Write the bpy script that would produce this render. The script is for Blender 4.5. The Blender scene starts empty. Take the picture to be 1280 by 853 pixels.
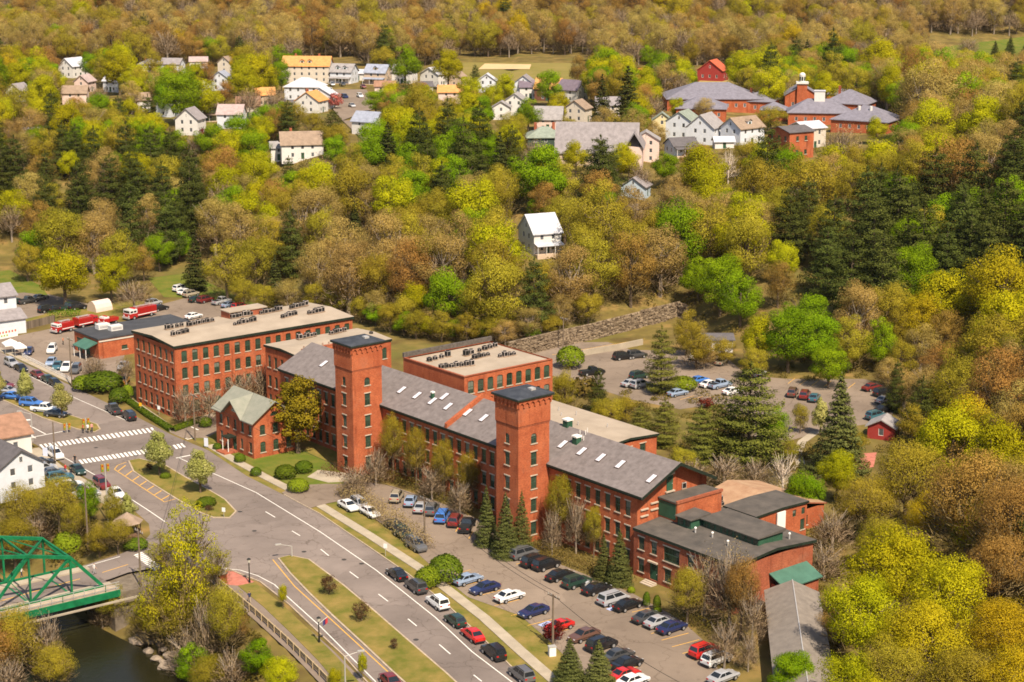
import bpy, math, random
import numpy as np
from mathutils import Vector, Matrix
R = math.radians
scene = bpy.context.scene
# ---------------------------------------------------------------- camera
FPX, PITCH, CAMH = 2256.1, R(13.52), 95.0          # focal length for a 1280 px wide picture
cam_d = bpy.data.cameras.new('camera'); cam = bpy.data.objects.new('camera', cam_d)
scene.collection.objects.link(cam); scene.camera = cam
cam_d.sensor_width = 36.0; cam_d.lens = FPX / 1280 * 36.0
cam_d.clip_start = 1.0; cam_d.clip_end = 20000
cam.location = (0, 0, CAMH); cam.rotation_euler = (R(90) - PITCH, 0, 0)
# ---------------------------------------------------------------- sky, sun, exposure
SUN_AZ, SUN_EL = R(23), R(52)                       # to the right of straight behind the camera
sun_dir = Vector((math.sin(SUN_AZ) * math.cos(SUN_EL), -math.cos(SUN_AZ) * math.cos(SUN_EL), math.sin(SUN_EL)))
world = bpy.data.worlds.new('World'); scene.world = world; world.use_nodes = True
wn = world.node_tree.nodes; wl = world.node_tree.links
sky_n = wn.new('ShaderNodeTexSky'); sky_n.sky_type = 'NISHITA'; sky_n.sun_disc = False
sky_n.sun_elevation = SUN_EL; sky_n.sun_rotation = math.atan2(sun_dir.x, sun_dir.y)
sky_n.air_density = 1.0; sky_n.dust_density = 1.5; sky_n.ozone_density = 0.6
wl.new(sky_n.outputs[0], wn['Background'].inputs[0]); wn['Background'].inputs[1].default_value = 0.085
sun_l = bpy.data.lights.new('sun', 'SUN'); sun_l.energy = 4.6; sun_l.angle = R(0.53); sun_l.color = (1.0, 0.865, 0.67)
sun_o = bpy.data.objects.new('sun', sun_l); scene.collection.objects.link(sun_o)
sun_o.rotation_euler = sun_dir.to_track_quat('Z', 'Y').to_euler(); sun_o.location = (60, -100, 300)
scene.view_settings.view_transform = 'Standard'; scene.view_settings.look = 'None'
scene.view_settings.exposure = 0.8; scene.view_settings.gamma = 1.0
scene.cycles.max_bounces = 5; scene.cycles.diffuse_bounces = 4; scene.cycles.glossy_bounces = 2
scene.cycles.transmission_bounces = 2; scene.cycles.transparent_max_bounces = 4
scene.cycles.use_denoising = True; scene.cycles.filter_width = 1.7
# ---------------------------------------------------------------- helpers
COL = scene.collection
rnd = random.Random(7)
def link(o, parent=None):
    COL.objects.link(o)
    if parent is not None: o.parent = parent
    return o
def tag(o, label=None, cat=None, group=None, kind=None):
    if label: o['label'] = label
    if cat: o['category'] = cat
    if group: o['group'] = group
    if kind: o['kind'] = kind
    return o
def empty(name, loc=(0, 0, 0), rz=0.0, label=None, cat=None, group=None, parent=None):
    o = bpy.data.objects.new(name, None); o.location = loc; o.rotation_euler = (0, 0, rz); o.empty_display_size = 0.5
    link(o, parent); tag(o, label, cat, group); return o
def copy_tree(o, parent=None):
    c = o.copy(); COL.objects.link(c); c.parent = parent
    for ch in list(o.children): copy_tree(ch, c)
    return c
def ray(px, py):
    dx = (px - 640) / FPX; dy = -(py - 426.5) / FPX
    return Vector((dx, math.cos(PITCH) + dy * math.sin(PITCH), -math.sin(PITCH) + dy * math.cos(PITCH)))
def at(px, py, z=0.0):                              # where the sight line through a pixel meets height z
    d = ray(px, py); s = (z - CAMH) / d.z
    return Vector((d.x * s, d.y * s, z))
def smooth(t): t = max(0.0, min(1.0, t)); return t * t * (3 - 2 * t)
def interp(x, pts):
    if x <= pts[0][0]: return pts[0][1]
    for (a, b), (c, d) in zip(pts, pts[1:]):
        if x <= c: return b + (d - b) * (x - a) / (c - a)
    return pts[-1][1]
# terrain: flat valley floor round the mill, river cut, wooded slope, town terrace, far hill
TOE = [(-400, 560), (-170, 490), (-110, 488), (-84, 484), (-60, 436), (-38, 412), (0, 386), (39, 416.5), (48, 398), (60, 368), (100, 358), (150, 352), (400, 340)]
RIVER = [(-135, 330), (-100, 275), (-76, 244), (-60, 226), (-49, 208), (-38, 180), (-28, 140), (-20, 60), (-20, -300)]
def river_d(x, y):
    best = 1e9
    for (a, b), (c, d) in zip(RIVER, RIVER[1:]):
        vx, vy = c - a, d - b; t = max(0, min(1, ((x - a) * vx + (y - b) * vy) / (vx * vx + vy * vy)))
        best = min(best, math.hypot(x - a - vx * t, y - b - vy * t))
    return best
def lumps(x, y): return math.sin(x * 0.021 + 1.3) * math.cos(y * 0.017 + 0.4) + 0.5 * math.sin(x * 0.053 - y * 0.041)
def hz(x, y):
    d = y - interp(x, TOE); z = 0.0
    if d > 0:
        z += 19 * smooth(d / 165) + 4 * smooth(d / 30) + 1.0 * lumps(x, y) * smooth(d / 60) * smooth((760 - y) / 60)
        if 0 < x < 40: z += 1.2 * smooth(d / 1.0)
    xr = 47 + (y - 211) * 0.23
    e = x - xr
    if e > 0 and y < 620: z += 0.46 * e * smooth(e / 25) * smooth((620 - y) / 160)
    if y > 900:
        f = y - 900
        z += 0.17 * f * smooth(f / 180) + 9 * lumps(x * 0.35, y * 0.35) * smooth(f / 150)
    if y < 345 and x < 20:
        r = river_d(x, y)
        if r < 24: z -= 6.2 * smooth((24 - r) / 11)
    return z
def gnd(px, py):                                    # where the sight line through a pixel meets the ground
    d = ray(px, py); s = 100.0; prev = s
    while s < 3000:
        if CAMH + d.z * s < hz(d.x * s, d.y * s):
            lo, hi = prev, s
            for _ in range(24):
                m = (lo + hi) / 2
                if CAMH + d.z * m < hz(d.x * m, d.y * m): hi = m
                else: lo = m
            s = hi; break
        prev = s; s += 4.0
    return Vector((d.x * s, d.y * s, hz(d.x * s, d.y * s)))
def project(p):
    Z = p[2] - CAMH; dep = p[1] * math.cos(PITCH) - Z * math.sin(PITCH); up = p[1] * math.sin(PITCH) + Z * math.cos(PITCH)
    return 640 + FPX * p[0] / dep, 426.5 - FPX * up / dep, dep
# ---------------------------------------------------------------- materials
MATS = {}
def mat(name, col, rough=0.8, spec=0.2, metal=0.0, var=0.0, scale=1.0, col2=None, coords='Object', bump=0.0, bscale=20.0, transl=0.0, detail=4.0, objvar=0.0, stretch=None, coat=0.0):
    if name in MATS: return MATS[name]
    m = bpy.data.materials.new(name); m.use_nodes = True; nt = m.node_tree; n = nt.nodes; l = nt.links
    b = n['Principled BSDF']; b.inputs['Roughness'].default_value = rough; b.inputs['Metallic'].default_value = metal
    b.inputs['Specular IOR Level'].default_value = spec; b.inputs['Coat Weight'].default_value = coat
    b.inputs['Base Color'].default_value = (*col, 1)
    src = None
    if var > 0 or col2 or bump > 0:
        tc = n.new('ShaderNodeTexCoord'); vec = tc.outputs[coords]
        if coords == 'World':
            pass
        if stretch:
            mp = n.new('ShaderNodeMapping'); mp.inputs['Scale'].default_value = stretch; l.new(vec, mp.inputs[0]); vec = mp.outputs[0]
        no = n.new('ShaderNodeTexNoise'); no.inputs['Scale'].default_value = scale; no.inputs['Detail'].default_value = detail; no.inputs['Roughness'].default_value = 0.62
        l.new(vec, no.inputs['Vector'])
        if var > 0 or col2:
            rp = n.new('ShaderNodeValToRGB'); rp.color_ramp.elements[0].position = 0.32; rp.color_ramp.elements[1].position = 0.68
            c2 = col2 or tuple(min(1, c * (1 + var)) for c in col); c1 = col if col2 else tuple(c * (1 - var) for c in col)
            rp.color_ramp.elements[0].color = (*c1, 1); rp.color_ramp.elements[1].color = (*c2, 1)
            l.new(no.outputs['Fac'], rp.inputs[0]); src = rp.outputs[0]
        if bump > 0:
            n2 = n.new('ShaderNodeTexNoise'); n2.inputs['Scale'].default_value = bscale; n2.inputs['Detail'].default_value = 3; l.new(vec, n2.inputs['Vector'])
            bp = n.new('ShaderNodeBump'); bp.inputs['Strength'].default_value = bump; bp.inputs['Distance'].default_value = 0.1
            l.new(n2.outputs['Fac'], bp.inputs['Height']); l.new(bp.outputs[0], b.inputs['Normal'])
    if objvar > 0:
        oi = n.new('ShaderNodeObjectInfo'); hs = n.new('ShaderNodeHueSaturation')
        mr = n.new('ShaderNodeMapRange'); mr.inputs[3].default_value = 1 - objvar; mr.inputs[4].default_value = 1 + objvar
        l.new(oi.outputs['Random'], mr.inputs[0]); l.new(mr.outputs[0], hs.inputs['Value'])
        if src: l.new(src, hs.inputs['Color'])
        else: hs.inputs['Color'].default_value = (*col, 1)
        src = hs.outputs[0]
    if src: l.new(src, b.inputs['Base Color'])
    MATS[name] = m; return m
def brick_mat(name, c1, c2, mortar, streak=0.5):
    m = bpy.data.materials.new(name); m.use_nodes = True; nt = m.node_tree; n = nt.nodes; l = nt.links
    b = n['Principled BSDF']; b.inputs['Roughness'].default_value = 0.9; b.inputs['Specular IOR Level'].default_value = 0.15
    tc = n.new('ShaderNodeTexCoord')
    def noise(sc, det, st=None):
        v = tc.outputs['Object']
        if st:
            mp = n.new('ShaderNodeMapping'); mp.inputs['Scale'].default_value = st; l.new(v, mp.inputs[0]); v = mp.outputs[0]
        no = n.new('ShaderNodeTexNoise'); no.inputs['Scale'].default_value = sc; no.inputs['Detail'].default_value = det; no.inputs['Roughness'].default_value = 0.65; l.new(v, no.inputs['Vector']); return no.outputs['Fac']
    def ramp(f, a, b_, ca, cb):
        rp = n.new('ShaderNodeValToRGB'); rp.color_ramp.elements[0].position = a; rp.color_ramp.elements[1].position = b_
        rp.color_ramp.elements[0].color = (*ca, 1); rp.color_ramp.elements[1].color = (*cb, 1); l.new(f, rp.inputs[0]); return rp.outputs[0]
    def mix(t, f, x, y):
        mx = n.new('ShaderNodeMixRGB'); mx.blend_type = t
        if isinstance(f, float): mx.inputs[0].default_value = f
        else: l.new(f, mx.inputs[0])
        l.new(x, mx.inputs[1])
        if isinstance(y, tuple): mx.inputs[2].default_value = (*y, 1)
        else: l.new(y, mx.inputs[2])
        return mx.outputs[0]
    base = ramp(noise(0.35, 6), 0.35, 0.65, c1, c2)
    fine = ramp(noise(3.0, 5, (1, 1, 3)), 0.25, 0.75, (0.50, 0.50, 0.50), (1.32, 1.32, 1.32))
    col = mix('MULTIPLY', 1.0, base, fine)
    st = ramp(noise(0.9, 5, (1.2, 1.2, 0.12)), 0.55, 0.75, (0, 0, 0), (1, 1, 1))
    col = mix('MIX', ramp(noise(0.25, 5), 0.56, 0.75, (0, 0, 0), (streak,) * 3), col, mortar)
    dk = mix('MULTIPLY', 1.0, col, (0.52, 0.47, 0.46)); col = mix('MIX', st, col, dk)
    l.new(col, b.inputs['Base Color'])
    MATS[name] = m; return m
def glass_mat(name, c1, c2):
    m = mat(name, c1, rough=0.08, spec=0.7, col2=c2, scale=0.6, coords='Object', objvar=0.35)
    return m
# ---------------------------------------------------------------- mesh builder
class MB:
    def __init__(s): s.v = []; s.f = []; s.m = []; s.cur = 0
    def quad(s, *p):
        i = len(s.v); s.v += [tuple(q) for q in p]; s.f.append(tuple(range(i, i + len(p)))); s.m.append(s.cur); return s
    def box(s, x0, x1, y0, y1, z0, z1, skip=''):
        i = len(s.v); s.v += [(x0, y0, z0), (x1, y0, z0), (x1, y1, z0), (x0, y1, z0), (x0, y0, z1), (x1, y0, z1), (x1, y1, z1), (x0, y1, z1)]
        F = {'b': (3, 2, 1, 0), 't': (4, 5, 6, 7), 's': (0, 1, 5, 4), 'e': (1, 2, 6, 5), 'n': (2, 3, 7, 6), 'w': (3, 0, 4, 7)}
        for k, q in F.items():
            if k not in skip: s.f.append(tuple(i + j for j in q)); s.m.append(s.cur)
        return s
    def prism(s, poly, z0, z1, bottom=False):       # counter-clockwise outline
        n = len(poly); i = len(s.v)
        zz0 = z0 if hasattr(z0, '__len__') else [z0] * n; zz1 = z1 if hasattr(z1, '__len__') else [z1] * n
        s.v += [(p[0], p[1], zz0[k]) for k, p in enumerate(poly)] + [(p[0], p[1], zz1[k]) for k, p in enumerate(poly)]
        for k in range(n): s.f.append((i + k, i + (k + 1) % n, i + n + (k + 1) % n, i + n + k)); s.m.append(s.cur)
        s.f.append(tuple(range(i + n, i + 2 * n))); s.m.append(s.cur)
        if bottom: s.f.append(tuple(reversed(range(i, i + n)))); s.m.append(s.cur)
        return s
    def tube(s, p0, p1, r0, r1=None, n=6, caps=True):
        r1 = r0 if r1 is None else r1; p0 = Vector(p0); p1 = Vector(p1); d = (p1 - p0)
        if d.length < 1e-6: return s
        d.normalize(); a = d.orthogonal().normalized(); b = d.cross(a); i = len(s.v)
        for p, r in ((p0, r0), (p1, r1)):
            for k in range(n):
                t = 2 * math.pi * k / n; s.v.append(tuple(p + a * (r * math.cos(t)) + b * (r * math.sin(t))))
        for k in range(n): s.f.append((i + k, i + (k + 1) % n, i + n + (k + 1) % n, i + n + k)); s.m.append(s.cur)
        if caps: s.f.append(tuple(range(i + n, i + 2 * n))); s.m.append(s.cur); s.f.append(tuple(reversed(range(i, i + n)))); s.m.append(s.cur)
        return s
    def bar(s, p0, p1, w, h, up=(0, 0, 1)):          # rectangular beam
        p0 = Vector(p0); p1 = Vector(p1); d = (p1 - p0).normalized(); a = d.cross(Vector(up))
        if a.length < 1e-4: a = Vector((1, 0, 0))
        a.normalize(); b = a.cross(d); i = len(s.v)
        for p in (p0, p1):
            for (u, w_) in ((-1, -1), (1, -1), (1, 1), (-1, 1)): s.v.append(tuple(p + a * (u * w / 2) + b * (w_ * h / 2)))
        for q in ((0, 1, 2, 3), (7, 6, 5, 4), (0, 4, 5, 1), (1, 5, 6, 2), (2, 6, 7, 3), (3, 7, 4, 0)): s.f.append(tuple(i + j for j in q)); s.m.append(s.cur)
        return s
    def ball(s, c, r, n=8, m=5, squash=1.0):
        i = len(s.v); c = Vector(c)
        s.v.append((c.x, c.y, c.z + r * squash))
        for j in range(1, m):
            ph = math.pi * j / m
            for k in range(n):
                t = 2 * math.pi * k / n; s.v.append((c.x + r * math.sin(ph) * math.cos(t), c.y + r * math.sin(ph) * math.sin(t), c.z + r * squash * math.cos(ph)))
        s.v.append((c.x, c.y, c.z - r * squash)); last = len(s.v) - 1
        for k in range(n): s.f.append((i, i + 1 + k, i + 1 + (k + 1) % n)); s.m.append(s.cur)
        for j in range(m - 2):
            for k in range(n):
                a = i + 1 + j * n + k; b = i + 1 + j * n + (k + 1) % n; s.f.append((a, a + n, b + n, b)); s.m.append(s.cur)
        for k in range(n): s.f.append((last, last - n + (k + 1) % n, last - n + k)); s.m.append(s.cur)
        return s
    def mesh(s, name, mats):
        me = bpy.data.meshes.new(name); me.from_pydata(s.v, [], s.f)
        if not isinstance(mats, (list, tuple)): mats = [mats]
        for m in mats: me.materials.append(m)
        if any(s.m): me.polygons.foreach_set('material_index', s.m)
        me.update(); return me
    def build(s, name, mats, parent=None, loc=None, rz=None):
        o = bpy.data.objects.new(name, s.mesh(name, mats))
        if loc is not None: o.location = loc
        if rz is not None: o.rotation_euler = (0, 0, rz)
        return link(o, parent)
def smooth_mesh(me): me.polygons.foreach_set('use_smooth', [True] * len(me.polygons))
def inst(name, me, parent=None, loc=(0, 0, 0), rz=0.0, scale=None):
    o = bpy.data.objects.new(name, me); o.location = loc; o.rotation_euler = (0, 0, rz)
    if scale is not None: o.scale = scale if hasattr(scale, '__len__') else (scale,) * 3
    return link(o, parent)
def ccw(poly):
    a = sum(p[0] * q[1] - q[0] * p[1] for p, q in zip(poly, poly[1:] + poly[:1]))
    return poly if a > 0 else list(reversed(poly))
def pix_poly(pts, z=0.0): return ccw([at(x, y, z)[:2] for x, y in pts])
def sheet(name, poly, z, m, parent=None, thick=0.0, loc=None):
    b = MB(); poly = ccw([tuple(p[:2]) for p in poly])
    if thick > 0: b.prism(poly, z - thick, z)
    else: b.quad(*[(p[0], p[1], z) for p in poly])
    return b.build(name, m, parent)
# ---------------------------------------------------------------- ground
def ground_material():
    m = bpy.data.materials.new('forest_floor'); m.use_nodes = True; n = m.node_tree.nodes; l = m.node_tree.links
    b = n['Principled BSDF']; b.inputs['Roughness'].default_value = 1.0; b.inputs['Specular IOR Level'].default_value = 0.05
    tc = n.new('ShaderNodeTexCoord')
    def noise(s, d=5):
        no = n.new('ShaderNodeTexNoise'); no.inputs['Scale'].default_value = s; no.inputs['Detail'].default_value = d; l.new(tc.outputs['Object'], no.inputs['Vector']); return no.outputs['Fac']
    r1 = n.new('ShaderNodeValToRGB'); e = r1.color_ramp.elements
    e[0].position = 0.30; e[0].color = (0.10, 0.068, 0.026, 1); e[1].position = 0.72; e[1].color = (0.26, 0.165, 0.06, 1)
    x = r1.color_ramp.elements.new(0.52); x.color = (0.15, 0.115, 0.035, 1)
    l.new(noise(0.18, 8), r1.inputs[0])
    r2 = n.new('ShaderNodeValToRGB'); r2.color_ramp.elements[0].position = 0.56; r2.color_ramp.elements[1].position = 0.75
    l.new(noise(0.035, 4), r2.inputs[0])
    mx = n.new('ShaderNodeMixRGB'); l.new(r2.outputs[0], mx.inputs[0]); l.new(r1.outputs[0], mx.inputs[1]); mx.inputs[2].default_value = (0.115, 0.115, 0.028, 1)
    l.new(mx.outputs[0], b.inputs['Base Color']); return m
def axis(a, b, near, step, far_pts): return sorted(set(list(np.round(np.arange(a, b + 1e-6, step), 3)) + far_pts))
gx = axis(-276, 276, 0, 3.0, [-5000, -3000, -1800, -1200, -900, -700, -560, -460, -400, -360, -330, -300, 300, 330, 360, 400, 460, 560, 700, 900, 1200, 1800, 3000, 5000])
gy = axis(126, 642, 0, 3.0, [-6000, -3000, -1500, -700, -300, -100, 0, 60, 100, 115]) + [648 + 12 * k for k in range(70)] + [1500, 1560, 1640, 1740, 1900, 2200, 3000, 4500, 7000]
V = [(float(x), float(y), hz(x, y)) for y in gy for x in gx]; nx = len(gx)
Fc = [(j * nx + i, j * nx + i + 1, (j + 1) * nx + i + 1, (j + 1) * nx + i) for j in range(len(gy) - 1) for i in range(nx - 1)]
me = bpy.data.meshes.new('ground'); me.from_pydata(V, [], Fc); me.materials.append(ground_material()); smooth_mesh(me)
tag(link(bpy.data.objects.new('ground', me)), 'brown and olive leaf-strewn ground of the valley and wooded hills', kind='structure')
# materials of the paved setting
def paving(name, c1, c2, seed):
    m = mat(name, c1, rough=0.95, spec=0.1, col2=c2, scale=0.09, detail=7, bump=0.1, bscale=6); n = m.node_tree.nodes; l = m.node_tree.links; b = n['Principled BSDF']; src = b.inputs['Base Color'].links[0].from_socket
    tc = n.new('ShaderNodeTexCoord'); mp = n.new('ShaderNodeMapping'); mp.inputs['Location'].default_value = (seed, seed * 2, 0); l.new(tc.outputs['Object'], mp.inputs[0])
    nz = n.new('ShaderNodeTexNoise'); nz.inputs['Scale'].default_value = 0.5; nz.inputs['Detail'].default_value = 4; l.new(mp.outputs[0], nz.inputs['Vector'])
    mxv = n.new('ShaderNodeMixRGB'); mxv.blend_type = 'ADD'; mxv.inputs[0].default_value = 1.0; l.new(mp.outputs[0], mxv.inputs[1]); sc = n.new('ShaderNodeVectorMath'); sc.operation = 'SCALE'; sc.inputs['Scale'].default_value = 3.0; l.new(nz.outputs['Color'], sc.inputs[0]); l.new(sc.outputs[0], mxv.inputs[2])
    def cells(scale, w):
        v = n.new('ShaderNodeTexVoronoi'); v.feature = 'DISTANCE_TO_EDGE'; v.inputs['Scale'].default_value = scale; l.new(mxv.outputs[0], v.inputs['Vector'])
        r = n.new('ShaderNodeValToRGB'); r.color_ramp.elements[0].position = 0.0; r.color_ramp.elements[0].color = (0.62, 0.60, 0.58, 1); r.color_ramp.elements[1].position = w; r.color_ramp.elements[1].color = (1, 1, 1, 1); l.new(v.outputs['Distance'], r.inputs[0]); return r.outputs[0]
    vc = n.new('ShaderNodeTexVoronoi'); vc.inputs['Scale'].default_value = 0.055; l.new(mxv.outputs[0], vc.inputs['Vector']); hs = n.new('ShaderNodeRGBToBW'); l.new(vc.outputs['Color'], hs.inputs[0]); mr = n.new('ShaderNodeMapRange'); mr.inputs[3].default_value = 0.82; mr.inputs[4].default_value = 1.14; l.new(hs.outputs[0], mr.inputs[0])
    out = src
    for f in (cells(0.06, 0.006), cells(0.13, 0.012), mr.outputs[0]):
        mx = n.new('ShaderNodeMixRGB'); mx.blend_type = 'MULTIPLY'; mx.inputs[0].default_value = 0.85; l.new(out, mx.inputs[1]); l.new(f, mx.inputs[2]); out = mx.outputs[0]
    sp = n.new('ShaderNodeTexNoise'); sp.inputs['Scale'].default_value = 0.8; sp.inputs['Detail'].default_value = 6; l.new(mp.outputs[0], sp.inputs['Vector']); r = n.new('ShaderNodeValToRGB'); r.color_ramp.elements[0].position = 0.62; r.color_ramp.elements[0].color = (1, 1, 1, 1); r.color_ramp.elements[1].position = 0.78; r.color_ramp.elements[1].color = (0.62, 0.6, 0.6, 1); l.new(sp.outputs['Fac'], r.inputs[0])
    mx = n.new('ShaderNodeMixRGB'); mx.blend_type = 'MULTIPLY'; mx.inputs[0].default_value = 0.7; l.new(out, mx.inputs[1]); l.new(r.outputs[0], mx.inputs[2]); l.new(mx.outputs[0], b.inputs['Base Color']); return m
asphalt = paving('asphalt', (0.155, 0.126, 0.112), (0.235, 0.192, 0.170), 3.0)
lot_mat = paving('lot_asphalt', (0.175, 0.134, 0.104), (0.25, 0.194, 0.15), 17.0)
concrete = mat('concrete', (0.35, 0.295, 0.225), rough=0.9, var=0.15, scale=0.4, spec=0.1)
granite = mat('granite_kerb', (0.38, 0.30, 0.22), rough=0.9, var=0.2, scale=0.8, spec=0.1)
white_paint = mat('road_paint_white', (0.72, 0.69, 0.64), rough=0.7, var=0.12, scale=3.0, spec=0.2)
yellow_paint = mat('road_paint_yellow', (0.60, 0.33, 0.06), rough=0.7, var=0.2, scale=3.0, spec=0.2)
blue_paint = mat('road_paint_blue', (0.35, 0.40, 0.62), rough=0.7, var=0.15, scale=3.0)
grass = mat('lawn_grass', (0.10, 0.112, 0.018), rough=1.0, spec=0.05, col2=(0.25, 0.175, 0.055), scale=0.3, detail=8, bump=0.5, bscale=5)
grass2 = mat('meadow_grass', (0.075, 0.118, 0.014), rough=1.0, spec=0.05, col2=(0.165, 0.150, 0.032), scale=0.22, detail=8, bump=0.5, bscale=4)
dirt = mat('dirt', (0.26, 0.17, 0.09), rough=1.0, var=0.25, scale=0.3, spec=0.05, detail=7)
red_pave = mat('red_pavers', (0.42, 0.15, 0.11), rough=0.9, var=0.2, scale=1.0)
KR = [(-40, 420), (0, 440), (92, 484), (172, 522), (217, 545), (260, 563), (308, 595), (355, 619), (400, 643), (462, 685), (510, 718), (557, 755), (605, 800), (645, 840), (690, 890)]
KL = [(520, 905), (470, 857), (430, 820), (400, 792), (362, 756), (325, 727), (280, 713), (250, 709), (205, 708), (160, 716), (138, 724), (98, 735), (40, 749), (0, 760), (-60, 777)]
KL2 = [(-60, 758), (0, 739), (50, 724), (102, 708), (150, 693), (176, 682), (188, 668), (186, 655), (165, 636), (122, 607), (75, 577), (45, 556), (0, 538), (-60, 515)]
road = sheet('road', [at(*p) for p in KR + KL + KL2], 0.02, asphalt); tag(road, 'grey asphalt road and crossing beside the mill', kind='structure')
# lawns, lots and pavements
def struct(name, pts, z, m, label, thick=0.0, zg=0.0):
    o = sheet(name, [at(x, y, zg) for x, y in pts], z, m, None, thick); tag(o, label, kind='structure'); return o
lawn = struct('verge', [(228, 541)] + KR[5:] + [(760, 890), (745, 858), (700, 815), (685, 800), (650, 770), (585, 747), (552, 720), (500, 672), (430, 624), (405, 600), (430, 570), (330, 520), (262, 540)], 0.03, grass, 'strip of grass between road and mill parking')
lot = struct('parking_lot', [(432, 622), (415, 606), (440, 600), (490, 608), (560, 632), (598, 650), (655, 684), (700, 706), (790, 742), (850, 775), (878, 800), (915, 870), (760, 890), (745, 858), (700, 815), (685, 800), (650, 770), (585, 747), (552, 720), (500, 672)], 0.06, lot_mat, 'brownish asphalt parking lot along the mill front')
flot = struct('parking_lot', [(700, 428), (760, 428), (790, 438), (858, 438), (905, 445), (935, 470), (985, 474), (1080, 474), (1122, 486), (1126, 505), (1108, 528), (1040, 536), (985, 552), (930, 545), (900, 505), (850, 512), (790, 500), (752, 488), (690, 470), (640, 470), (640, 446)], 0.03, lot_mat, 'far asphalt parking lot between the mill and the wooded hill')
llot = struct('parking_lot', [(-40, 402), (0, 424), (60, 412), (120, 404), (160, 405), (185, 385), (235, 372), (300, 379), (310, 392), (250, 408), (165, 420), (140, 487), (92, 482), (0, 437)], 0.025, lot_mat, 'asphalt yard in front of the fire station')
ulot = struct('parking_lot', [(-30, 372), (30, 363), (60, 368), (110, 380), (105, 388), (55, 392), (60, 404), (-20, 395)], 0.035, lot_mat, 'asphalt yard behind the yellow-green tree')
struct('meadow', [(185, 348), (235, 342), (300, 372), (340, 388), (300, 384), (240, 372), (205, 372), (195, 360)], 0.05, grass2, 'bright grass field behind the fire station')
struct('meadow', [(-30, 342), (12, 338), (52, 358), (60, 370), (30, 366), (-30, 372)], 0.05, grass2, 'small bright lawn behind the white building')
struct('verge', [(20, 412), (70, 402), (72, 396), (120, 398), (190, 388), (200, 380), (170, 376), (120, 384), (60, 392), (22, 402)], 0.045, grass, 'rough grass strip behind the fire engines')
struct('lawn', [(262, 553), (330, 590), (400, 627), (432, 612), (425, 585), (372, 560), (330, 566), (300, 560)], 0.07, grass2, 'green lawn in front of the small brick house')
struct('side_street', [(228, 548), (212, 541), (262, 520), (330, 492), (362, 482), (378, 490), (300, 524), (258, 548)], 0.05, lot_mat, 'narrow lane between the brick mill building and the small house')
# pavements and kerbs (real steps)
def strip(name, pts, w, z0, z1, m, label=None, parent=None, zg=0.0):
    P = [Vector(at(x, y, zg)[:2]) for x, y in pts]; L, Rr = [], []
    for i, p in enumerate(P):
        d = (P[min(i + 1, len(P) - 1)] - P[max(i - 1, 0)]).normalized(); nn = Vector((-d.y, d.x)) * (w / 2)
        L.append(p + nn); Rr.append(p - nn)
    b = MB(); b.prism(ccw([tuple(q) for q in L + Rr[::-1]]), z0, z1); o = b.build(name, m, parent)
    if label: tag(o, label, kind='structure')
    return o
walk = strip('pavement', [(262, 557), (295, 577), (330, 596), (400, 632), (462, 670), (525, 711), (605, 773), (650, 814), (700, 858)], 1.7, 0.0, 0.13, concrete, 'pale concrete pavement running along the grass verge')
strip('pavement', [(148, 492), (172, 508), (215, 537), (258, 522), (290, 510)], 1.8, 0.0, 0.13, concrete, 'pavement round the corner of the tall brick mill')
strip('pavement', [(-20, 430), (15, 443), (92, 479), (108, 486)], 1.6, 0.0, 0.13, concrete, 'pavement beside the fire station yard')
strip('pavement', [(38, 562), (70, 588), (122, 617), (150, 634)], 3.2, 0.0, 0.12, concrete, 'pavement outside the corner shops')
strip('kerb', KR[7:], 0.18, 0.0, 0.14, granite, 'granite kerb along the grass verge')
path = strip('footpath', [(283, 722), (300, 737), (345, 775), (390, 815), (440, 866)], 5.2, 0.0, 0.05, mat('path_asphalt', (0.20, 0.155, 0.125), rough=0.95, var=0.12, scale=0.4), 'smooth asphalt footpath beside the timber guard rail')
struct('red_paving', [(272, 713), (292, 715), (318, 728), (300, 733), (278, 731)], 0.06, red_pave, 'patch of red paving at the road corner')
strip('verge', [(308, 731), (340, 757), (375, 790), (410, 825), (440, 860)], 2.6, 0.0, 0.11, grass, 'narrow grass strip between the road and footpath')
strip('kerb', [(285, 712), (325, 728), (362, 757), (400, 793), (430, 821), (462, 857)], 0.2, 0.0, 0.15, granite, 'pale kerb at the footpath side of the road')
def island(pts, label, m=grass, cover=None):
    P = [Vector(at(*p)[:2]) for p in pts]; P = [Vector(q) for q in ccw([tuple(p) for p in P])]
    c = sum(P, Vector((0, 0))) / len(P); o = sheet('median', P, 0.15, granite, None, 0.15); tag(o, label, kind='structure')
    Q = []
    for i, p in enumerate(P):
        a, b = P[i - 1], P[(i + 1) % len(P)]; d = (b - a).normalized(); Q.append(p + Vector((-d.y, d.x)) * 0.28)
    g = sheet('grass_top', Q, 0.19, m, o, 0.02); return o
island([(160, 577), (175, 574), (207, 582), (232, 597), (260, 612), (282, 625), (296, 640), (288, 648), (266, 648), (250, 642), (217, 623), (185, 603), (166, 590)], 'raised grass median with two white-blossom trees')
island([(347, 699), (362, 695), (387, 700), (430, 732), (465, 761), (510, 800), (560, 843), (610, 890), (545, 890), (490, 841), (452, 805), (415, 771), (385, 742), (362, 718)], 'long raised grass median with small reddish trees')
island([(-40, 470), (0, 486), (60, 510), (122, 531), (126, 537), (118, 541), (95, 537), (52, 523), (8, 503), (-40, 484)], 'grass median between the parked cars and side road')
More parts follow.
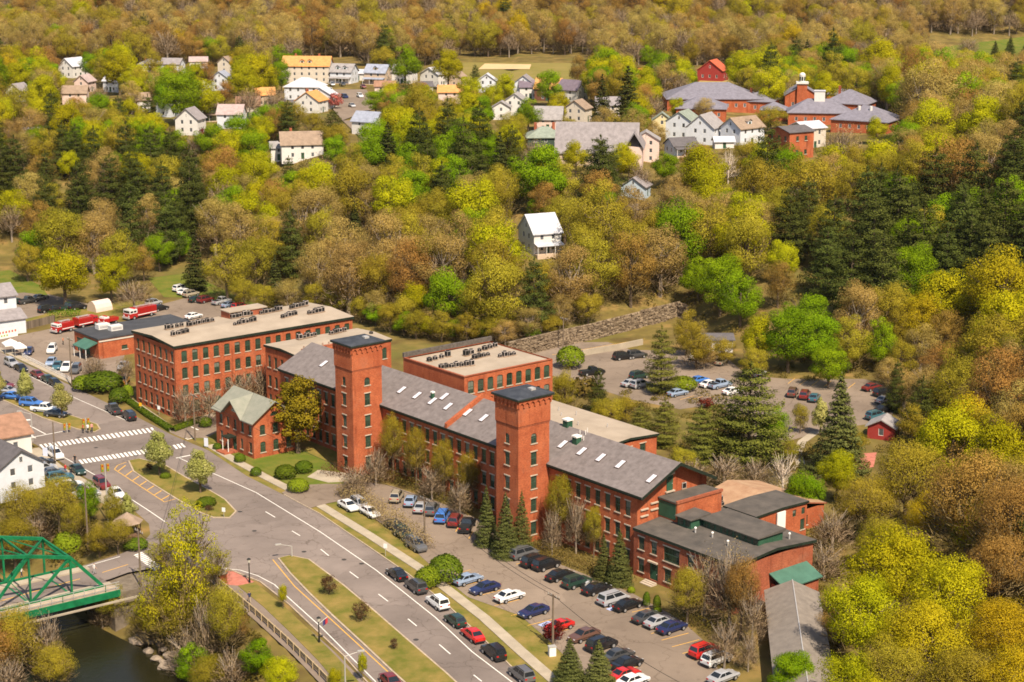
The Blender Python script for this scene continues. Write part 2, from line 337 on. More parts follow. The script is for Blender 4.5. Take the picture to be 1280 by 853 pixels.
# road markings, each stripe a part of the road
def stripe(p, q, w, m, parent, z, name='painted_line'):
    a = at(*p); b = at(*q); d = (b - a); L = d.length; mb = MB(); mb.box(-L / 2, L / 2, -w / 2, w / 2, 0, 0.004, skip='b')
    c = (a + b) / 2; return mb.build(name, m, parent, (c.x, c.y, z), math.atan2(d.y, d.x))
def pstripes(pts, w, m, parent, z):
    for p, q in zip(pts, pts[1:]): stripe(p, q, w, m, parent, z)
pstripes([(20, 462), (92, 497), (160, 527)], 0.13, white_paint, road, 0.026)
pstripes([(222, 572), (320, 616), (400, 665), (470, 713), (544, 772), (590, 815), (640, 853), (690, 905)], 0.15, white_paint, road, 0.026)
for a, b in (((332, 640), (344, 647)), ((365, 664), (375, 670)), ((401, 687), (411, 695)), ((437, 715), (448, 723)), ((473, 743), (485, 752)), ((510, 774), (521, 783)), ((549, 806), (563, 818)), ((592, 844), (602, 852))):
    stripe(a, b, 0.16, white_paint, road, 0.026)
pstripes([(276, 710.5), (300, 713), (322, 720), (343, 731), (360, 747), (400, 783), (435, 818), (470, 853)], 0.14, white_paint, road, 0.026)
pstripes([(341, 700), (368, 733), (413, 774), (450, 808), (488, 843), (530, 885)], 0.16, yellow_paint, road, 0.026)
pstripes([(80, 572), (122, 596)], 0.16, white_paint, road, 0.026); pstripes([(165, 625), (185, 638), (207, 653)], 0.16, white_paint, road, 0.026)
pstripes([(4, 530), (26, 542)], 0.2, white_paint, road, 0.026); pstripes([(23, 525), (57, 543)], 0.2, white_paint, road, 0.026); pstripes([(40, 547), (81, 539)], 0.25, white_paint, road, 0.026)
stripe((220, 573), (240, 569), 0.35, white_paint, road, 0.026); stripe((239, 534), (248, 538), 0.3, white_paint, road, 0.056)
stripe((26, 526), (38, 525), 0.8, white_paint, road, 0.026)
pstripes([(105, 709), (150, 696)], 0.14, white_paint, road, 0.026); pstripes([(128, 716), (160, 706)], 0.16, yellow_paint, road, 0.026); pstripes([(0, 752), (60, 735), (100, 724)], 0.2, yellow_paint, road, 0.040)
def crosswalk(p, q, n, lean, w):
    for k in range(n):
        t = (k + 0.5) / n; c = (p[0] + (q[0] - p[0]) * t, p[1] + (q[1] - p[1]) * t)
        stripe((c[0] - lean[0], c[1] - lean[1]), (c[0] + lean[0], c[1] + lean[1]), w, white_paint, road, 0.027, 'crosswalk_bar')
crosswalk((50, 559), (194, 537), 26, (2.4, 2.6), 0.42)
crosswalk((99, 578), (186, 564), 17, (2.2, 2.4), 0.42)
crosswalk((216, 537.5), (240, 549), 11, (5.5, -1.3), 0.26)
crosswalk((217, 559.5), (231, 556.5), 3, (2.2, 2.4), 0.42)
crosswalk((172, 692), (198, 712), 12, (5, -2.0), 0.4)
for k in range(7):                                   # hatched zone beside the median
    t = k / 6; stripe((148 + 54 * t, 589 + 36 * t), (157 + 57 * t, 582 + 36 * t), 0.22, yellow_paint, road, 0.026)
pstripes([(143, 587), (205, 627.5)], 0.16, yellow_paint, road, 0.027); pstripes([(143, 587), (147, 582), (158, 578)], 0.16, yellow_paint, road, 0.027)
pstripes([(205, 628), (226, 622)], 0.16, yellow_paint, road, 0.027)
# stall lines in the mill lot
def stalls(p, q, n, d0, d1, parent, m, z=0.066, w=0.13):
    for k in range(n):
        t = k / (n - 1); c = (p[0] + (q[0] - p[0]) * t, p[1] + (q[1] - p[1]) * t)
        stripe((c[0] + d0[0], c[1] + d0[1]), (c[0] + d1[0], c[1] + d1[1]), w, m, parent, z)
stalls((556, 721), (680, 795), 7, (0, 0), (32, -8), lot, yellow_paint); stalls((718, 800), (778, 850), 5, (0, 0), (34, -3), lot, yellow_paint)
stalls((645, 706), (790, 766), 8, (0, 0), (26, -6), lot, yellow_paint); stalls((788, 776), (866, 826), 7, (0, 0), (34, -9), lot, yellow_paint)
stalls((504, 630), (586, 674), 6, (0, 0), (5, -9), lot, yellow_paint)
stripe((675, 783), (688, 778), 0.9, blue_paint, lot, 0.066); stripe((760, 763), (770, 760), 0.9, blue_paint, lot, 0.066)
stalls((985, 480), (1060, 486), 6, (0, 0), (9, -7), flot, yellow_paint, 0.036); stalls((850, 500), (885, 498), 3, (0, 0), (18, -5), flot, yellow_paint, 0.036)
stripe((690, 444), (806, 424), 0.16, yellow_paint, flot, 0.037)
# river
water = bpy.data.materials.new('river_water'); water.use_nodes = True
wb = water.node_tree.nodes['Principled BSDF']; wb.inputs['Base Color'].default_value = (0.014, 0.013, 0.005, 1); wb.inputs['Roughness'].default_value = 0.22; wb.inputs['Specular IOR Level'].default_value = 0.18
nn_ = water.node_tree.nodes.new('ShaderNodeTexNoise'); nn_.inputs['Scale'].default_value = 1.2; nn_.inputs['Detail'].default_value = 4
bp_ = water.node_tree.nodes.new('ShaderNodeBump'); bp_.inputs['Strength'].default_value = 0.35; bp_.inputs['Distance'].default_value = 0.15
tc_ = water.node_tree.nodes.new('ShaderNodeTexCoord'); water.node_tree.links.new(tc_.outputs['Object'], nn_.inputs['Vector'])
water.node_tree.links.new(nn_.outputs['Fac'], bp_.inputs['Height']); water.node_tree.links.new(bp_.outputs[0], wb.inputs['Normal'])
tag(sheet('river', [(-150, 352), (-80, 262), (-28, 210), (2, 130), (5, -250), (-50, -250), (-52, 120), (-75, 200), (-165, 320)], -5.0, water), 'dark slow river under the green truss bridge', kind='structure')
for px, py in ((318, 664), (430, 700), (300, 640), (170, 570), (210, 600), (520, 800), (380, 690), (98, 547), (120, 560), (452, 705)):
    q_ = MB(); q_.tube((0, 0, 0), (0, 0, 0.006), 0.38, 0.38, 12); c_ = at(px, py); q_.build('manhole_cover', mat('cast_iron', (0.05, 0.045, 0.042), rough=0.7), road, (c_.x, c_.y, 0.024))
struct('red_paving', [(1068, 568), (1096, 566), (1092, 584), (1062, 592)], 0.05, red_pave, 'red paved court beside the small red shed')
strip('footpath', [(1020, 540), (1003, 552), (997, 566), (1001, 582)], 1.6, 0.0, 0.06, concrete, 'pale curving footpath beside the big spruce')
struct('driveway', [(352, 617), (370, 608), (405, 606), (436, 606), (440, 624), (410, 630), (388, 636)], 0.145, lot_mat, 'asphalt driveway from the road into the mill lot', 0.05)
struct('plaza', [(384, 597), (398, 588), (432, 592), (446, 602), (410, 604)], 0.10, concrete, 'pale paved patch at the foot of the round-windowed tower', 0.04)
# ---------------------------------------------------------------- buildings: walls with real openings, windows set into them
BRICK = brick_mat('mill_brick', (0.335, 0.084, 0.036), (0.45, 0.130, 0.056), (0.36, 0.165, 0.10))
BRICK2 = brick_mat('mill_brick_deep', (0.28, 0.078, 0.040), (0.37, 0.115, 0.060), (0.36, 0.17, 0.11))
STONE = mat('pale_stone', (0.44, 0.36, 0.28), rough=0.85, var=0.12, scale=1.5)
SASH = mat('green_sash', (0.045, 0.085, 0.055), rough=0.5)
SASHW = mat('white_sash', (0.70, 0.68, 0.64), rough=0.5)
GLASS = glass_mat('mill_glass', (0.012, 0.022, 0.014), (0.05, 0.075, 0.05))
GLASSH = glass_mat('house_glass', (0.05, 0.055, 0.065), (0.13, 0.135, 0.15))
SHADE = mat('green_blind', (0.06, 0.12, 0.07), rough=0.6, objvar=0.4)
CORN = mat('dark_green_trim', (0.018, 0.026, 0.018), rough=0.6, var=0.3, scale=1.0)
SLATE = mat('grey_shingle', (0.130, 0.110, 0.106), rough=0.9, col2=(0.205, 0.175, 0.170), scale=1.1, detail=8, bump=0.25, bscale=7)
MEMB = mat('beige_roof_membrane', (0.30, 0.242, 0.185), rough=0.9, col2=(0.38, 0.31, 0.24), scale=0.25, detail=7)
TAR = mat('dark_roof_felt', (0.065, 0.058, 0.052), rough=0.9, col2=(0.115, 0.098, 0.085), scale=0.5, detail=7)
TARB = mat('blue_black_roof', (0.028, 0.032, 0.042), rough=0.7, col2=(0.06, 0.066, 0.08), scale=0.6)
METAL = mat('galvanised_metal', (0.48, 0.46, 0.45), rough=0.45, metal=0.3, var=0.1, scale=2)
DARK = mat('dark_interior', (0.01, 0.01, 0.01), rough=0.9)
WHITE = mat('white_paint', (0.74, 0.71, 0.67), rough=0.6, var=0.05, scale=1.0)
GREENP = mat('green_paint', (0.03, 0.085, 0.05), rough=0.55, var=0.15, scale=1.0)
WIN = {}
def window_meshes(w, h, style):
    k = (round(w, 2), round(h, 2), style)
    if k in WIN: return WIN[k]
    fr = MB(); f = 0.07 * max(1, min(1.6, w)); sash = SASHW if 'w' in style else SASH
    fr.box(-w / 2, -w / 2 + f, -0.03, 0.03, 0, h); fr.box(w / 2 - f, w / 2, -0.03, 0.03, 0, h)
    fr.box(-w / 2 + f, w / 2 - f, -0.03, 0.03, h - f, h); fr.box(-w / 2 + f, w / 2 - f, -0.03, 0.03, 0, f)
    if 'n' not in style: fr.box(-w / 2 + f, w / 2 - f, -0.04, 0.03, h * 0.5 - f * 0.5, h * 0.5 + f * 0.5)
    if w > 0.9 and 'n' not in style: fr.box(-0.02, 0.02, -0.025, 0.025, f, h - f)
    pa = MB(); pa.quad((-w / 2 + f, 0, f), (w / 2 - f, 0, f), (w / 2 - f, 0, h - f), (-w / 2 + f, 0, h - f))
    si = MB(); si.box(-w / 2 - 0.12, w / 2 + 0.12, -0.27, 0.02, -0.15, 0.0)
    li = MB(); li.box(-w / 2 - 0.14, w / 2 + 0.14, -0.235, -0.15, h, h + 0.18)
    bl = MB(); bl.quad((-w / 2 + f, 0.03, h * 0.5), (w / 2 - f, 0.03, h * 0.5), (w / 2 - f, 0.03, h - f), (-w / 2 + f, 0.03, h - f))
    WIN[k] = (fr.mesh('window', sash), pa.mesh('pane', GLASSH if 'w' in style else GLASS), si.mesh('sill', STONE), li.mesh('lintel', STONE), bl)
    return WIN[k]
BLM = [mat('blind_green', (0.045, 0.075, 0.05), rough=0.5), mat('blind_pale', (0.14, 0.15, 0.12), rough=0.5), mat('blind_dark', (0.03, 0.05, 0.035), rough=0.4)]; BLC = {}
def blind_mesh(w, h, f, c):
    k = (round(w, 2), round(h, 2), f, c)
    if k not in BLC: b = MB(); b.quad((-w / 2 + 0.1, -0.012, h * (1 - f)), (w / 2 - 0.1, -0.012, h * (1 - f)), (w / 2 - 0.1, -0.012, h - 0.08), (-w / 2 + 0.1, -0.012, h - 0.08)); BLC[k] = b.mesh('blind', BLM[c])
    return BLC[k]
def put_window(root, x, y, z, ang, w, h, style='s', name='window'):
    fr, pa, si, li, _ = window_meshes(w, h, style)
    o = inst(name, fr, root, (x, y, z), ang)
    inst('pane', pa, o)
    if 'w' not in style and w > 0.7 and rnd.random() < 0.55: inst('blind', blind_mesh(w, h, rnd.choice((0.3, 0.45, 0.5, 0.7)), rnd.randrange(3)), o)
    if 's' in style: inst('sill', si, o)
    if 'l' in style: inst('lintel', li, o)
    return o
def facade(mb, p, u, L, z0, z1, ops, depth=0.2, z1b=None):
    """one wall plane from local point p along unit u; ops = (s0, s1, za, zb, arched)"""
    nx_, ny_ = u[1], -u[0]
    def P(s, z, d=0.0): return (p[0] + u[0] * s - nx_ * d, p[1] + u[1] * s - ny_ * d, z)
    xs = sorted({0.0, L, *[o[0] for o in ops], *[o[1] for o in ops]}); zs = sorted({z0, z1, *[o[2] for o in ops], *[o[3] for o in ops]})
    for i in range(len(xs) - 1):
        run = None
        for j in range(len(zs) - 1):
            cx, cz = (xs[i] + xs[i + 1]) / 2, (zs[j] + zs[j + 1]) / 2
            hole = any(o[0] < cx < o[1] and o[2] < cz < o[3] for o in ops)
            if not hole and run is None: run = zs[j]
            if hole and run is not None: mb.quad(P(xs[i], run), P(xs[i + 1], run), P(xs[i + 1], zs[j]), P(xs[i], zs[j])); run = None
        if run is not None: mb.quad(P(xs[i], run), P(xs[i + 1], run), P(xs[i + 1], z1), P(xs[i], z1))
    for o in ops:
        s0, s1, a, b = o[:4]
        mb.quad(P(s0, a), P(s0, a, depth), P(s0, b, depth), P(s0, b)); mb.quad(P(s1, a, depth), P(s1, a), P(s1, b), P(s1, b, depth))
        mb.quad(P(s0, b), P(s0, b, depth), P(s1, b, depth), P(s1, b)); mb.quad(P(s0, a, depth), P(s0, a), P(s1, a), P(s1, a, depth))
        if len(o) > 4 and o[4] > 0:                   # arched head: brick spandrels in the upper corners
            rise = o[4]; c = (s0 + s1) / 2; hw = (s1 - s0) / 2; N = 5
            for sgn in (-1, 1):
                pts = [(c + sgn * hw * t, b - rise * (1 - math.sqrt(max(0, 1 - t * t)))) for t in [k / N for k in range(N + 1)]]
                for (sa, za), (sb, zb) in zip(pts, pts[1:]):
                    q = [P(sa, za, 0.02), P(sb, zb, 0.02), P(sb, b, 0.02), P(sa, b, 0.02)]
                    mb.quad(*(q if sgn > 0 else q[::-1]))
    return P
def wall_windows(root, mb, p, u, L, z0, z1, ops, style='sl', depth=0.2):
    P = facade(mb, p, u, L, z0, z1, ops, depth); ang = math.atan2(u[1], u[0])
    for o in ops:
        q = P((o[0] + o[1]) / 2, o[2], depth - 0.04); st = o[5] if len(o) > 5 else style
        if st == 'door': door_leaf(root, q, ang, o[1] - o[0], o[3] - o[2])
        elif st != 'blank': put_window(root, q[0], q[1], q[2], ang, o[1] - o[0], o[3] - o[2], st)
def door_leaf(root, q, ang, w, h, m=None):
    b = MB(); b.box(-w / 2, w / 2, -0.05, 0.03, 0, h); d = b.build('door', m or GREENP, root, q, ang)
    k = MB(); k.ball((w * 0.35, -0.09, 1.0), 0.06); k.build('handle', METAL, d)
    g = MB(); g.box(-w * 0.28, w * 0.28, -0.07, -0.05, h * 0.55, h * 0.88); g.build('pane', GLASS, d)
def rows(n, s0, step, w, zs, arch=0.0, style=None):
    out = []
    for (za, zb) in zs:
        for k in range(n):
            c = s0 + k * step; out.append((c - w / 2, c + w / 2, za, zb, arch) + ((style,) if style else ()))
    return out
TH = R(39.55); E0 = Vector((-23.3, 299.4)); AV = Vector((math.sin(TH), -math.cos(TH))); BV = Vector((math.cos(TH), math.sin(TH)))
def mw(a, b, z=0.0): q = E0 + AV * a + BV * b; return Vector((q.x, q.y, z))
MROT = TH - math.pi / 2
def ab(px, py, z): q = at(px, py, z).xy - E0; return q.dot(AV), q.dot(BV)
def four_walls(root, mb, x0, x1, y0, y1, z0, z1, S=(), Ee=(), N=(), W=(), style='sl', depth=0.2):
    wall_windows(root, mb, (x0, y0), (1, 0), x1 - x0, z0, z1, S, style, depth); wall_windows(root, mb, (x1, y0), (0, 1), y1 - y0, z0, z1, Ee, style, depth)
    wall_windows(root, mb, (x1, y1), (-1, 0), x1 - x0, z0, z1, N, style, depth); wall_windows(root, mb, (x0, y1), (0, -1), y1 - y0, z0, z1, W, style, depth)
# --- long mill range with two stair towers ------------------------------------------------------------
mill = empty('mill_building', mw(0, 0), MROT, 'long brick mill with grey shingled gable roof and rows of skylights', 'mill')
MA0, MA1, EZ, RZ, RW = -31.6, 65.0, 12.0, 15.77, 15.35
def mroof(b): return EZ + (RZ - EZ) * (1 - abs(b - RW / 2) / (RW / 2))
wm = MB()
zrow = [(0.9, 3.0), (4.55, 6.65), (8.2, 10.45)]
cols = [-29.4 + 2.16 * k for k in range(11)] + [2.9 + 2.16 * k for k in range(17)] + [47.2 + 2.2 * k for k in range(8)]
ops = [(c - MA0 - 0.55, c - MA0 + 0.55, za, zb, 0.0) for c in cols for za, zb in zrow]
wall_windows(mill, wm, (MA0, 0.55), (1, 0), 64.6 - MA0, 0, 12.05, ops, 'sl')
gops = [(7.2, 8.45, 11.2, 13.5, 0.0, 'door'), (1.6, 2.9, 4.0, 4.1, 0, 'blank')]
gy0, gy1 = 0.55, 14.8
wall_windows(mill, wm, (64.6, gy0), (0, 1), gy1 - gy0, 0, 12.05, [])
door_leaf(mill, (64.66, 7.0, 11.25), math.pi / 2, 1.25, 2.4)
q = MB(); q.box(64.6, 64.9, 6.2, 7.8, 13.68, 13.95); q.build('lintel', STONE, mill); q = MB(); q.box(64.6, 64.95, 6.1, 7.9, 11.02, 11.22); q.build('sill', STONE, mill)
wm.quad((64.6, gy0, 12.05), (64.6, gy1, 12.05), (64.6, RW / 2 + 0.6, 15.35), (64.6, RW / 2 - 0.6, 15.35))
facade(wm, (64.6, gy1), (-1, 0), 64.6 - MA0, 0, 12.05, []); facade(wm, (MA0, gy1), (0, -1), gy1 - gy0, 0, 12.05, [])
wm.build('wall', BRICK, mill)
for bq, zq in ((1.9, 8.3), (3.9, 8.9), (1.9, 5.6), (3.9, 6.2), (1.9, 3.0), (3.9, 9.9), (1.9, 9.3)):      # blocked windows on the gable keep their pale sills
    s = MB(); s.box(64.6, 64.85, bq - 0.75, bq + 0.75, zq, zq + 0.2); s.build('sill', STONE, mill)
rf = MB(); t = 0.28; yl, yr, ym = -0.05, RW + 0.05, RW / 2
for (ya, za, yb, zb) in ((yl, EZ, ym, RZ), (ym, RZ, yr, EZ)):
    rf.quad((MA0, ya, za), (66.2, ya, za), (66.2, yb, zb), (MA0, yb, zb)); rf.quad((MA0, yb, zb - t), (66.2, yb, zb - t), (66.2, ya, za - t), (MA0, ya, za - t))
    rf.quad((66.2, ya, za - t), (66.2, yb, zb - t), (66.2, yb, zb), (66.2, ya, za)); rf.quad((MA0, ya, za), (MA0, yb, zb), (MA0, yb, zb - t), (MA0, ya, za - t))
rf.quad((MA0, yl, EZ - t), (66.2, yl, EZ - t), (66.2, yl, EZ), (MA0, yl, EZ)); rf.quad((66.2, yr, EZ - t), (MA0, yr, EZ - t), (MA0, yr, EZ), (66.2, yr, EZ))
roof = rf.build('roof', SLATE, mill)
cb = MB(); cb.box(MA0, 65.9, 0.05, 0.5, EZ - 0.55, EZ - 0.29); cb.box(MA0, 66.1, -0.09, -0.055, EZ - 0.30, EZ - 0.02); cb.build('eave_trim', CORN, mill)
for sgn in (0, 1):                                  # rake boards on the open gable
    b = MB(); y0, y1 = (yl, ym) if sgn == 0 else (ym, yr); z0, z1 = (EZ, RZ) if sgn == 0 else (RZ, EZ)
    b.quad((66.22, y0, z0 - 0.5), (66.22, y1, z1 - 0.5), (66.22, y1, z1 + 0.02), (66.22, y0, z0 + 0.02)); b.build('rake_board', CORN, mill)
b = MB()
for (y0, y1) in ((yl, ym), (ym, yr)):
    zz0, zz1 = mroof(max(0, y0)), mroof(min(RW, y1))
    b.prism([(19.3, y0), (19.9, y0), (19.9, y1), (19.3, y1)], [zz0 - 0.2, zz0 - 0.2, zz1 - 0.2, zz1 - 0.2], [zz0 + 0.75, zz0 + 0.75, zz1 + 0.75, zz1 + 0.75])
b.build('fire_wall', BRICK, mill)
SKYF = mat('skylight_frame', (0.10, 0.075, 0.065), rough=0.6); SKYG = mat('skylight_glass', (0.62, 0.60, 0.66), rough=0.15, spec=0.6, var=0.1, scale=0.8)
sk_m = None
def on_roof(px, py):
    z = 13.9
    for _ in range(12): a, b = ab(px, py, z); z = mroof(b)
    return a, b, z
slope = math.atan2(RZ - EZ, RW / 2)
skf = MB(); skf.box(-0.5, 0.5, -0.95, 0.95, 0.0, 0.14); skf_m = skf.mesh('skylight', SKYF)
skg = MB(); skg.box(-0.40, -0.03, -0.85, 0.85, 0.145, 0.17); skg_m = skg.mesh('pane', SKYG); skg2 = MB(); skg2.box(0.03, 0.40, -0.85, 0.85, 0.145, 0.17); skg2_m = skg2.mesh('pane', SKYG)
for px, py in ((502.5, 490.5), (521.7, 496.8), (540.8, 502.8), (560.5, 509.5), (555.7, 491.5), (585, 518.5), (605, 525.3), (405, 457), (703.7, 559.5), (727.5, 567), (751.3, 575.3), (775.7, 583.5), (815, 582.5)):
    a, b_, z = on_roof(px, py); o = inst('skylight', skf_m, roof, (a, b_, z)); o.rotation_euler = (slope, 0, 0)
    inst('pane', skg_m, o); inst('pane', skg2_m, o)
for px, py, r in ((709.5, 536.5, 0.55), (718.5, 534, 0.55), (721, 546.5, 0.5), (540.8, 487.5, 0.25), (558, 480.5, 0.4), (503, 459, 0.6), (495, 457, 0.6)):
    a, b_, z = on_roof(px, py); q = MB(); q.box(a - r, a + r, b_ - r, b_ + r, z - 0.4, z + 0.9); v_ = q.build('roof_vent', GREENP, roof)
    q = MB(); q.box(a - r * 1.2, a + r * 1.2, b_ - r * 1.2, b_ + r * 1.2, z + 0.9, z + 1.15); q.build('cap', WHITE, v_)
for k in range(5):
    a, b_, z = on_roof(725 + k * 2.3, 542 + k * 1.3); q = MB(); q.tube((a, b_, z - 0.1), (a, b_, z + 0.7), 0.06); q.build('vent_pipe', WHITE, roof)
# towers (attached to the range: parts of the mill)
def tower(a0, a1, b0, b1, oculus):
    tw = MB(); la, lb = a1 - a0, b1 - b0
    zz = [(1.15, 3.2), (4.85, 6.9), (8.5, 10.55), (12.3, 14.4)]
    S = rows(1, la / 2, 1, 1.15, zz, 0, 'sl') + [(la / 2 - 0.5, la / 2 + 0.5, 15.75, 17.3, 0.5, 's')]
    Ee = rows(1, lb / 2, 1, 1.15, zz, 0, 'sl') + ([(lb / 2 - 0.58, lb / 2 + 0.58, 15.85, 17.2, 0.58, 's')] if oculus else [(lb / 2 - 0.58, lb / 2 + 0.58, 15.75, 17.3, 0.58, 's')])
    four_walls(tob, tw, a0, a1, b0, b1, 0, 18.6, S, Ee)
    o_ = 0.12
    four_walls(tob, tw, a0 - o_, a1 + o_, b0 - o_, b1 + o_, 18.85, 22.9)
    tw.box(a0 - o_, a1 + o_, b0 - o_, b1 + o_, 18.845, 18.855)
    tw.build('wall', BRICK, tob)
    b = MB(); b.box(a0 - 0.05, a1 + 0.05, b0 - 0.05, b1 + 0.05, 18.6, 18.85); b.build('string_course', BRICK2, tob)
    for side in range(4):                            # corbel table: small arches under the roof slab
        L = la if side % 2 == 0 else lb; n = 6
        for k in range(n):
            s = (k + 0.5) * (L + 0.24) / n - 0.12; c = MB(); w = (L + 0.24) / n
            pts = [(-w / 2, 0.0), (-w / 2 + 0.14, 0.0)] + [(-w / 2 + 0.14 + (w - 0.28) * j / 6, 0.42 + 0.32 * math.sin(math.pi * j / 6)) for j in range(7)] + [(w / 2 - 0.14, 0.0), (w / 2, 0.0), (w / 2, 1.15), (-w / 2, 1.15)]
            i = len(c.v); n_ = len(pts)
            for d in (-0.22, 0.0): c.v += [(x, d, z) for x, z in pts]
            c.f.append(tuple(range(i, i + n_))); c.m.append(0)
            for j in range(n_): c.f.append((i + (j + 1) % n_, i + j, i + n_ + j, i + n_ + (j + 1) % n_)); c.m.append(0)
            loc, rz = {0: ((a0 + s, b0 - o_, 21.75), 0), 1: ((a1 + o_, b0 + s, 21.75), math.pi / 2), 2: ((a1 - s, b1 + o_, 21.75), math.pi), 3: ((a0 - o_, b1 - s, 21.75), -math.pi / 2)}[side]
            c.build('corbel', BRICK, tob, loc, rz)
    r = MB(); e = 0.55; r.box(a0 - e, a1 + e, b0 - e, b1 + e, 22.9, 23.15); ca, cb_ = (a0 + a1) / 2, (b0 + b1) / 2
    sl = r.build('cornice', CORN, tob)
    r = MB(); cc = [(a0 - e, b0 - e), (a1 + e, b0 - e), (a1 + e, b1 + e), (a0 - e, b1 + e)]
    for (p_, q_) in zip(cc, cc[1:] + cc[:1]): r.quad((*p_, 23.15), (*q_, 23.15), (*q_, 23.27), (*p_, 23.27)); r.quad((*p_, 23.27), (*q_, 23.27), (ca, cb_, 23.85))
    r.build('roof', TARB, tob)
    h = MB(); h.box(ca + 0.4, ca + 1.3, cb_ + 0.6, cb_ + 1.5, 23.5, 23.95); h.build('roof_hatch', METAL, tob)
tob = empty('stair_tower', mw(0, 0), MROT, 'square brick tower with a round window, beside the tall olive tree', 'tower', 'brick stair towers of the mill')
tower(-4.25, 0.9, -5.53, 0.54, True)
tob = empty('stair_tower', mw(0, 0), MROT, 'square brick tower with two arched windows, spruces at its foot', 'tower', 'brick stair towers of the mill')
tower(39.6, 44.9, -5.62, 0.54, False)
# --- tall flat-roofed mill by the road ----------------------------------------------------------------
BL = at(163.9, 413.1, 14.5); T1 = R(38.84); BROT = T1 - math.pi / 2
b1 = empty('brick_mill_block', (BL.x, BL.y, 0), BROT, 'tall brick mill block with pale flat roof, facing the crossing', 'mill')
w1, d1 = 17.15, 40.9; m1 = MB()
z4 = [(1.2, 3.3), (4.5, 6.6), (7.85, 9.95), (11.1, 13.25)]
S = rows(7, 1.75, 2.27, 1.05, z4, 0.22, 's') + rows(7, 1.75, 2.27, 1.0, [(0.1, 0.75)], 0, 'n')
Ee = rows(17, 2.0, 2.31, 1.2, z4, 0.22, 's')
four_walls(b1, m1, 0.3, w1 - 0.3, 0.3, d1 - 0.3, 0, 14.05, S, Ee, rows(7, 2.0, 2.2, 1.05, z4, 0.22, 's'), ())
m1.build('wall', BRICK, b1)
def low_roof(root, x0, x1, y0, y1, ze, zr, th, m, trim, axis='x', name='roof'):
    """very low gable: ridge along y when axis == 'x'"""
    r = MB()
    if axis == 'x':
        xm = (x0 + x1) / 2; P = [(x0, y0, ze), (xm, y0, zr), (x1, y0, ze)]; Q = [(x0, y1, ze), (xm, y1, zr), (x1, y1, ze)]
    else:
        ym_ = (y0 + y1) / 2; P = [(x1, y0, ze), (x1, ym_, zr), (x1, y1, ze)]; Q = [(x0, y0, ze), (x0, ym_, zr), (x0, y1, ze)]
    r.quad(P[0], P[1], Q[1], Q[0]); r.quad(P[1], P[2], Q[2], Q[1])
    if axis == 'x': r.f = [tuple(q) for q in r.f]
    o = r.build(name, m, root)
    c = MB(); D = lambda p: (p[0], p[1], p[2] - th)
    ring = [P[0], P[1], P[2], Q[2], Q[1], Q[0]]
    for p, q in zip(ring, ring[1:] + ring[:1]): c.quad(D(p), D(q), (q[0], q[1], q[2] - 0.01), (p[0], p[1], p[2] - 0.01))
    c.quad(*[D(p) for p in (P[0], Q[0], Q[1], P[1])]); c.quad(*[D(p) for p in (P[1], Q[1], Q[2], P[2])])
    c.build('cornice', trim, root); return o
low_roof(b1, 0, w1, 0, d1, 14.5, 15.05, 0.5, MEMB, CORN, 'x')
hb = MB(); hb.box(1.0, 4.4, 19.5, 28.0, 14.3, 16.0); hb.build('roof_house', BRICK2, b1); hb = MB(); hb.box(0.8, 4.6, 19.3, 28.2, 16.0, 16.2); hb.build('roof_house_cap', MEMB, b1)
# --- second flat-roofed block ---------------------------------------------------------------------------
b2 = empty('brick_mill_block', mw(-43.8, 4.6), MROT, 'brick block with pale flat roof joined to the shingled mill', 'mill')
m2 = MB(); four_walls(b2, m2, 0.25, 11.75, 0.25, 21.6, 0, 13.1, rows(5, 1.3, 2.25, 1.05, [(1.9, 4.0), (5.5, 7.7), (9.3, 11.6)], 0.2, 's'), [(19.0, 20.3, 9.8, 12.0, 0.2, 's')]); m2.build('wall', BRICK, b2)
low_roof(b2, 0, 11.9, 0, 21.8, 13.5, 13.85, 0.45, MEMB, CORN, 'x')
pb = MB(); pb.box(11.45, 12.1, 1.2, 13.5, 11.0, 14.45); pb.build('parapet', BRICK, b2)
pb = MB(); pb.box(11.4, 12.15, 1.15, 13.55, 14.45, 14.6); pb.build('coping', BRICK2, b2)
for k in range(9):
    q = MB(); q.tube((11.75, 1.6 + k * 1.4, 14.6), (11.75, 1.6 + k * 1.4, 15.15), 0.16, 0.16, 8); q.build('flue', mat('flue_pot', (0.35, 0.24, 0.18), rough=0.8), b2)
# --- flat-roofed block behind the mill ------------------------------------------------------------------
b3 = empty('brick_mill_block', mw(-14.3, 16.2), MROT, 'brick block behind the mill with pale roof and tall arched windows', 'mill')
m3 = MB(); four_walls(b3, m3, 0, 18.1, 0, 20.5, 0, 14.7, (), rows(9, 1.5, 2.2, 1.35, [(8.1, 10.2), (11.5, 13.8)], 0.3, 's')); m3.build('wall', BRICK, b3)
q = MB(); q.box(0.3, 17.9, 0.3, 20.3, 14.3, 14.5); q.build('roof', MEMB, b3)
q = MB(); q.box(-0.1, 18.25, -0.12, 0.3, 14.7, 14.86); q.box(-0.1, 0.3, 0.3, 20.2, 14.7, 14.86); q.box(17.9, 18.25, 0.3, 20.2, 14.7, 14.86); q.build('coping', BRICK2, b3)
q = MB(); q.box(-0.1, 0.35, -0.1, 20.6, 14.86, 15.7); q.build('parapet', mat('grey_parapet', (0.10, 0.085, 0.075), rough=0.9, var=0.3, scale=2), b3)
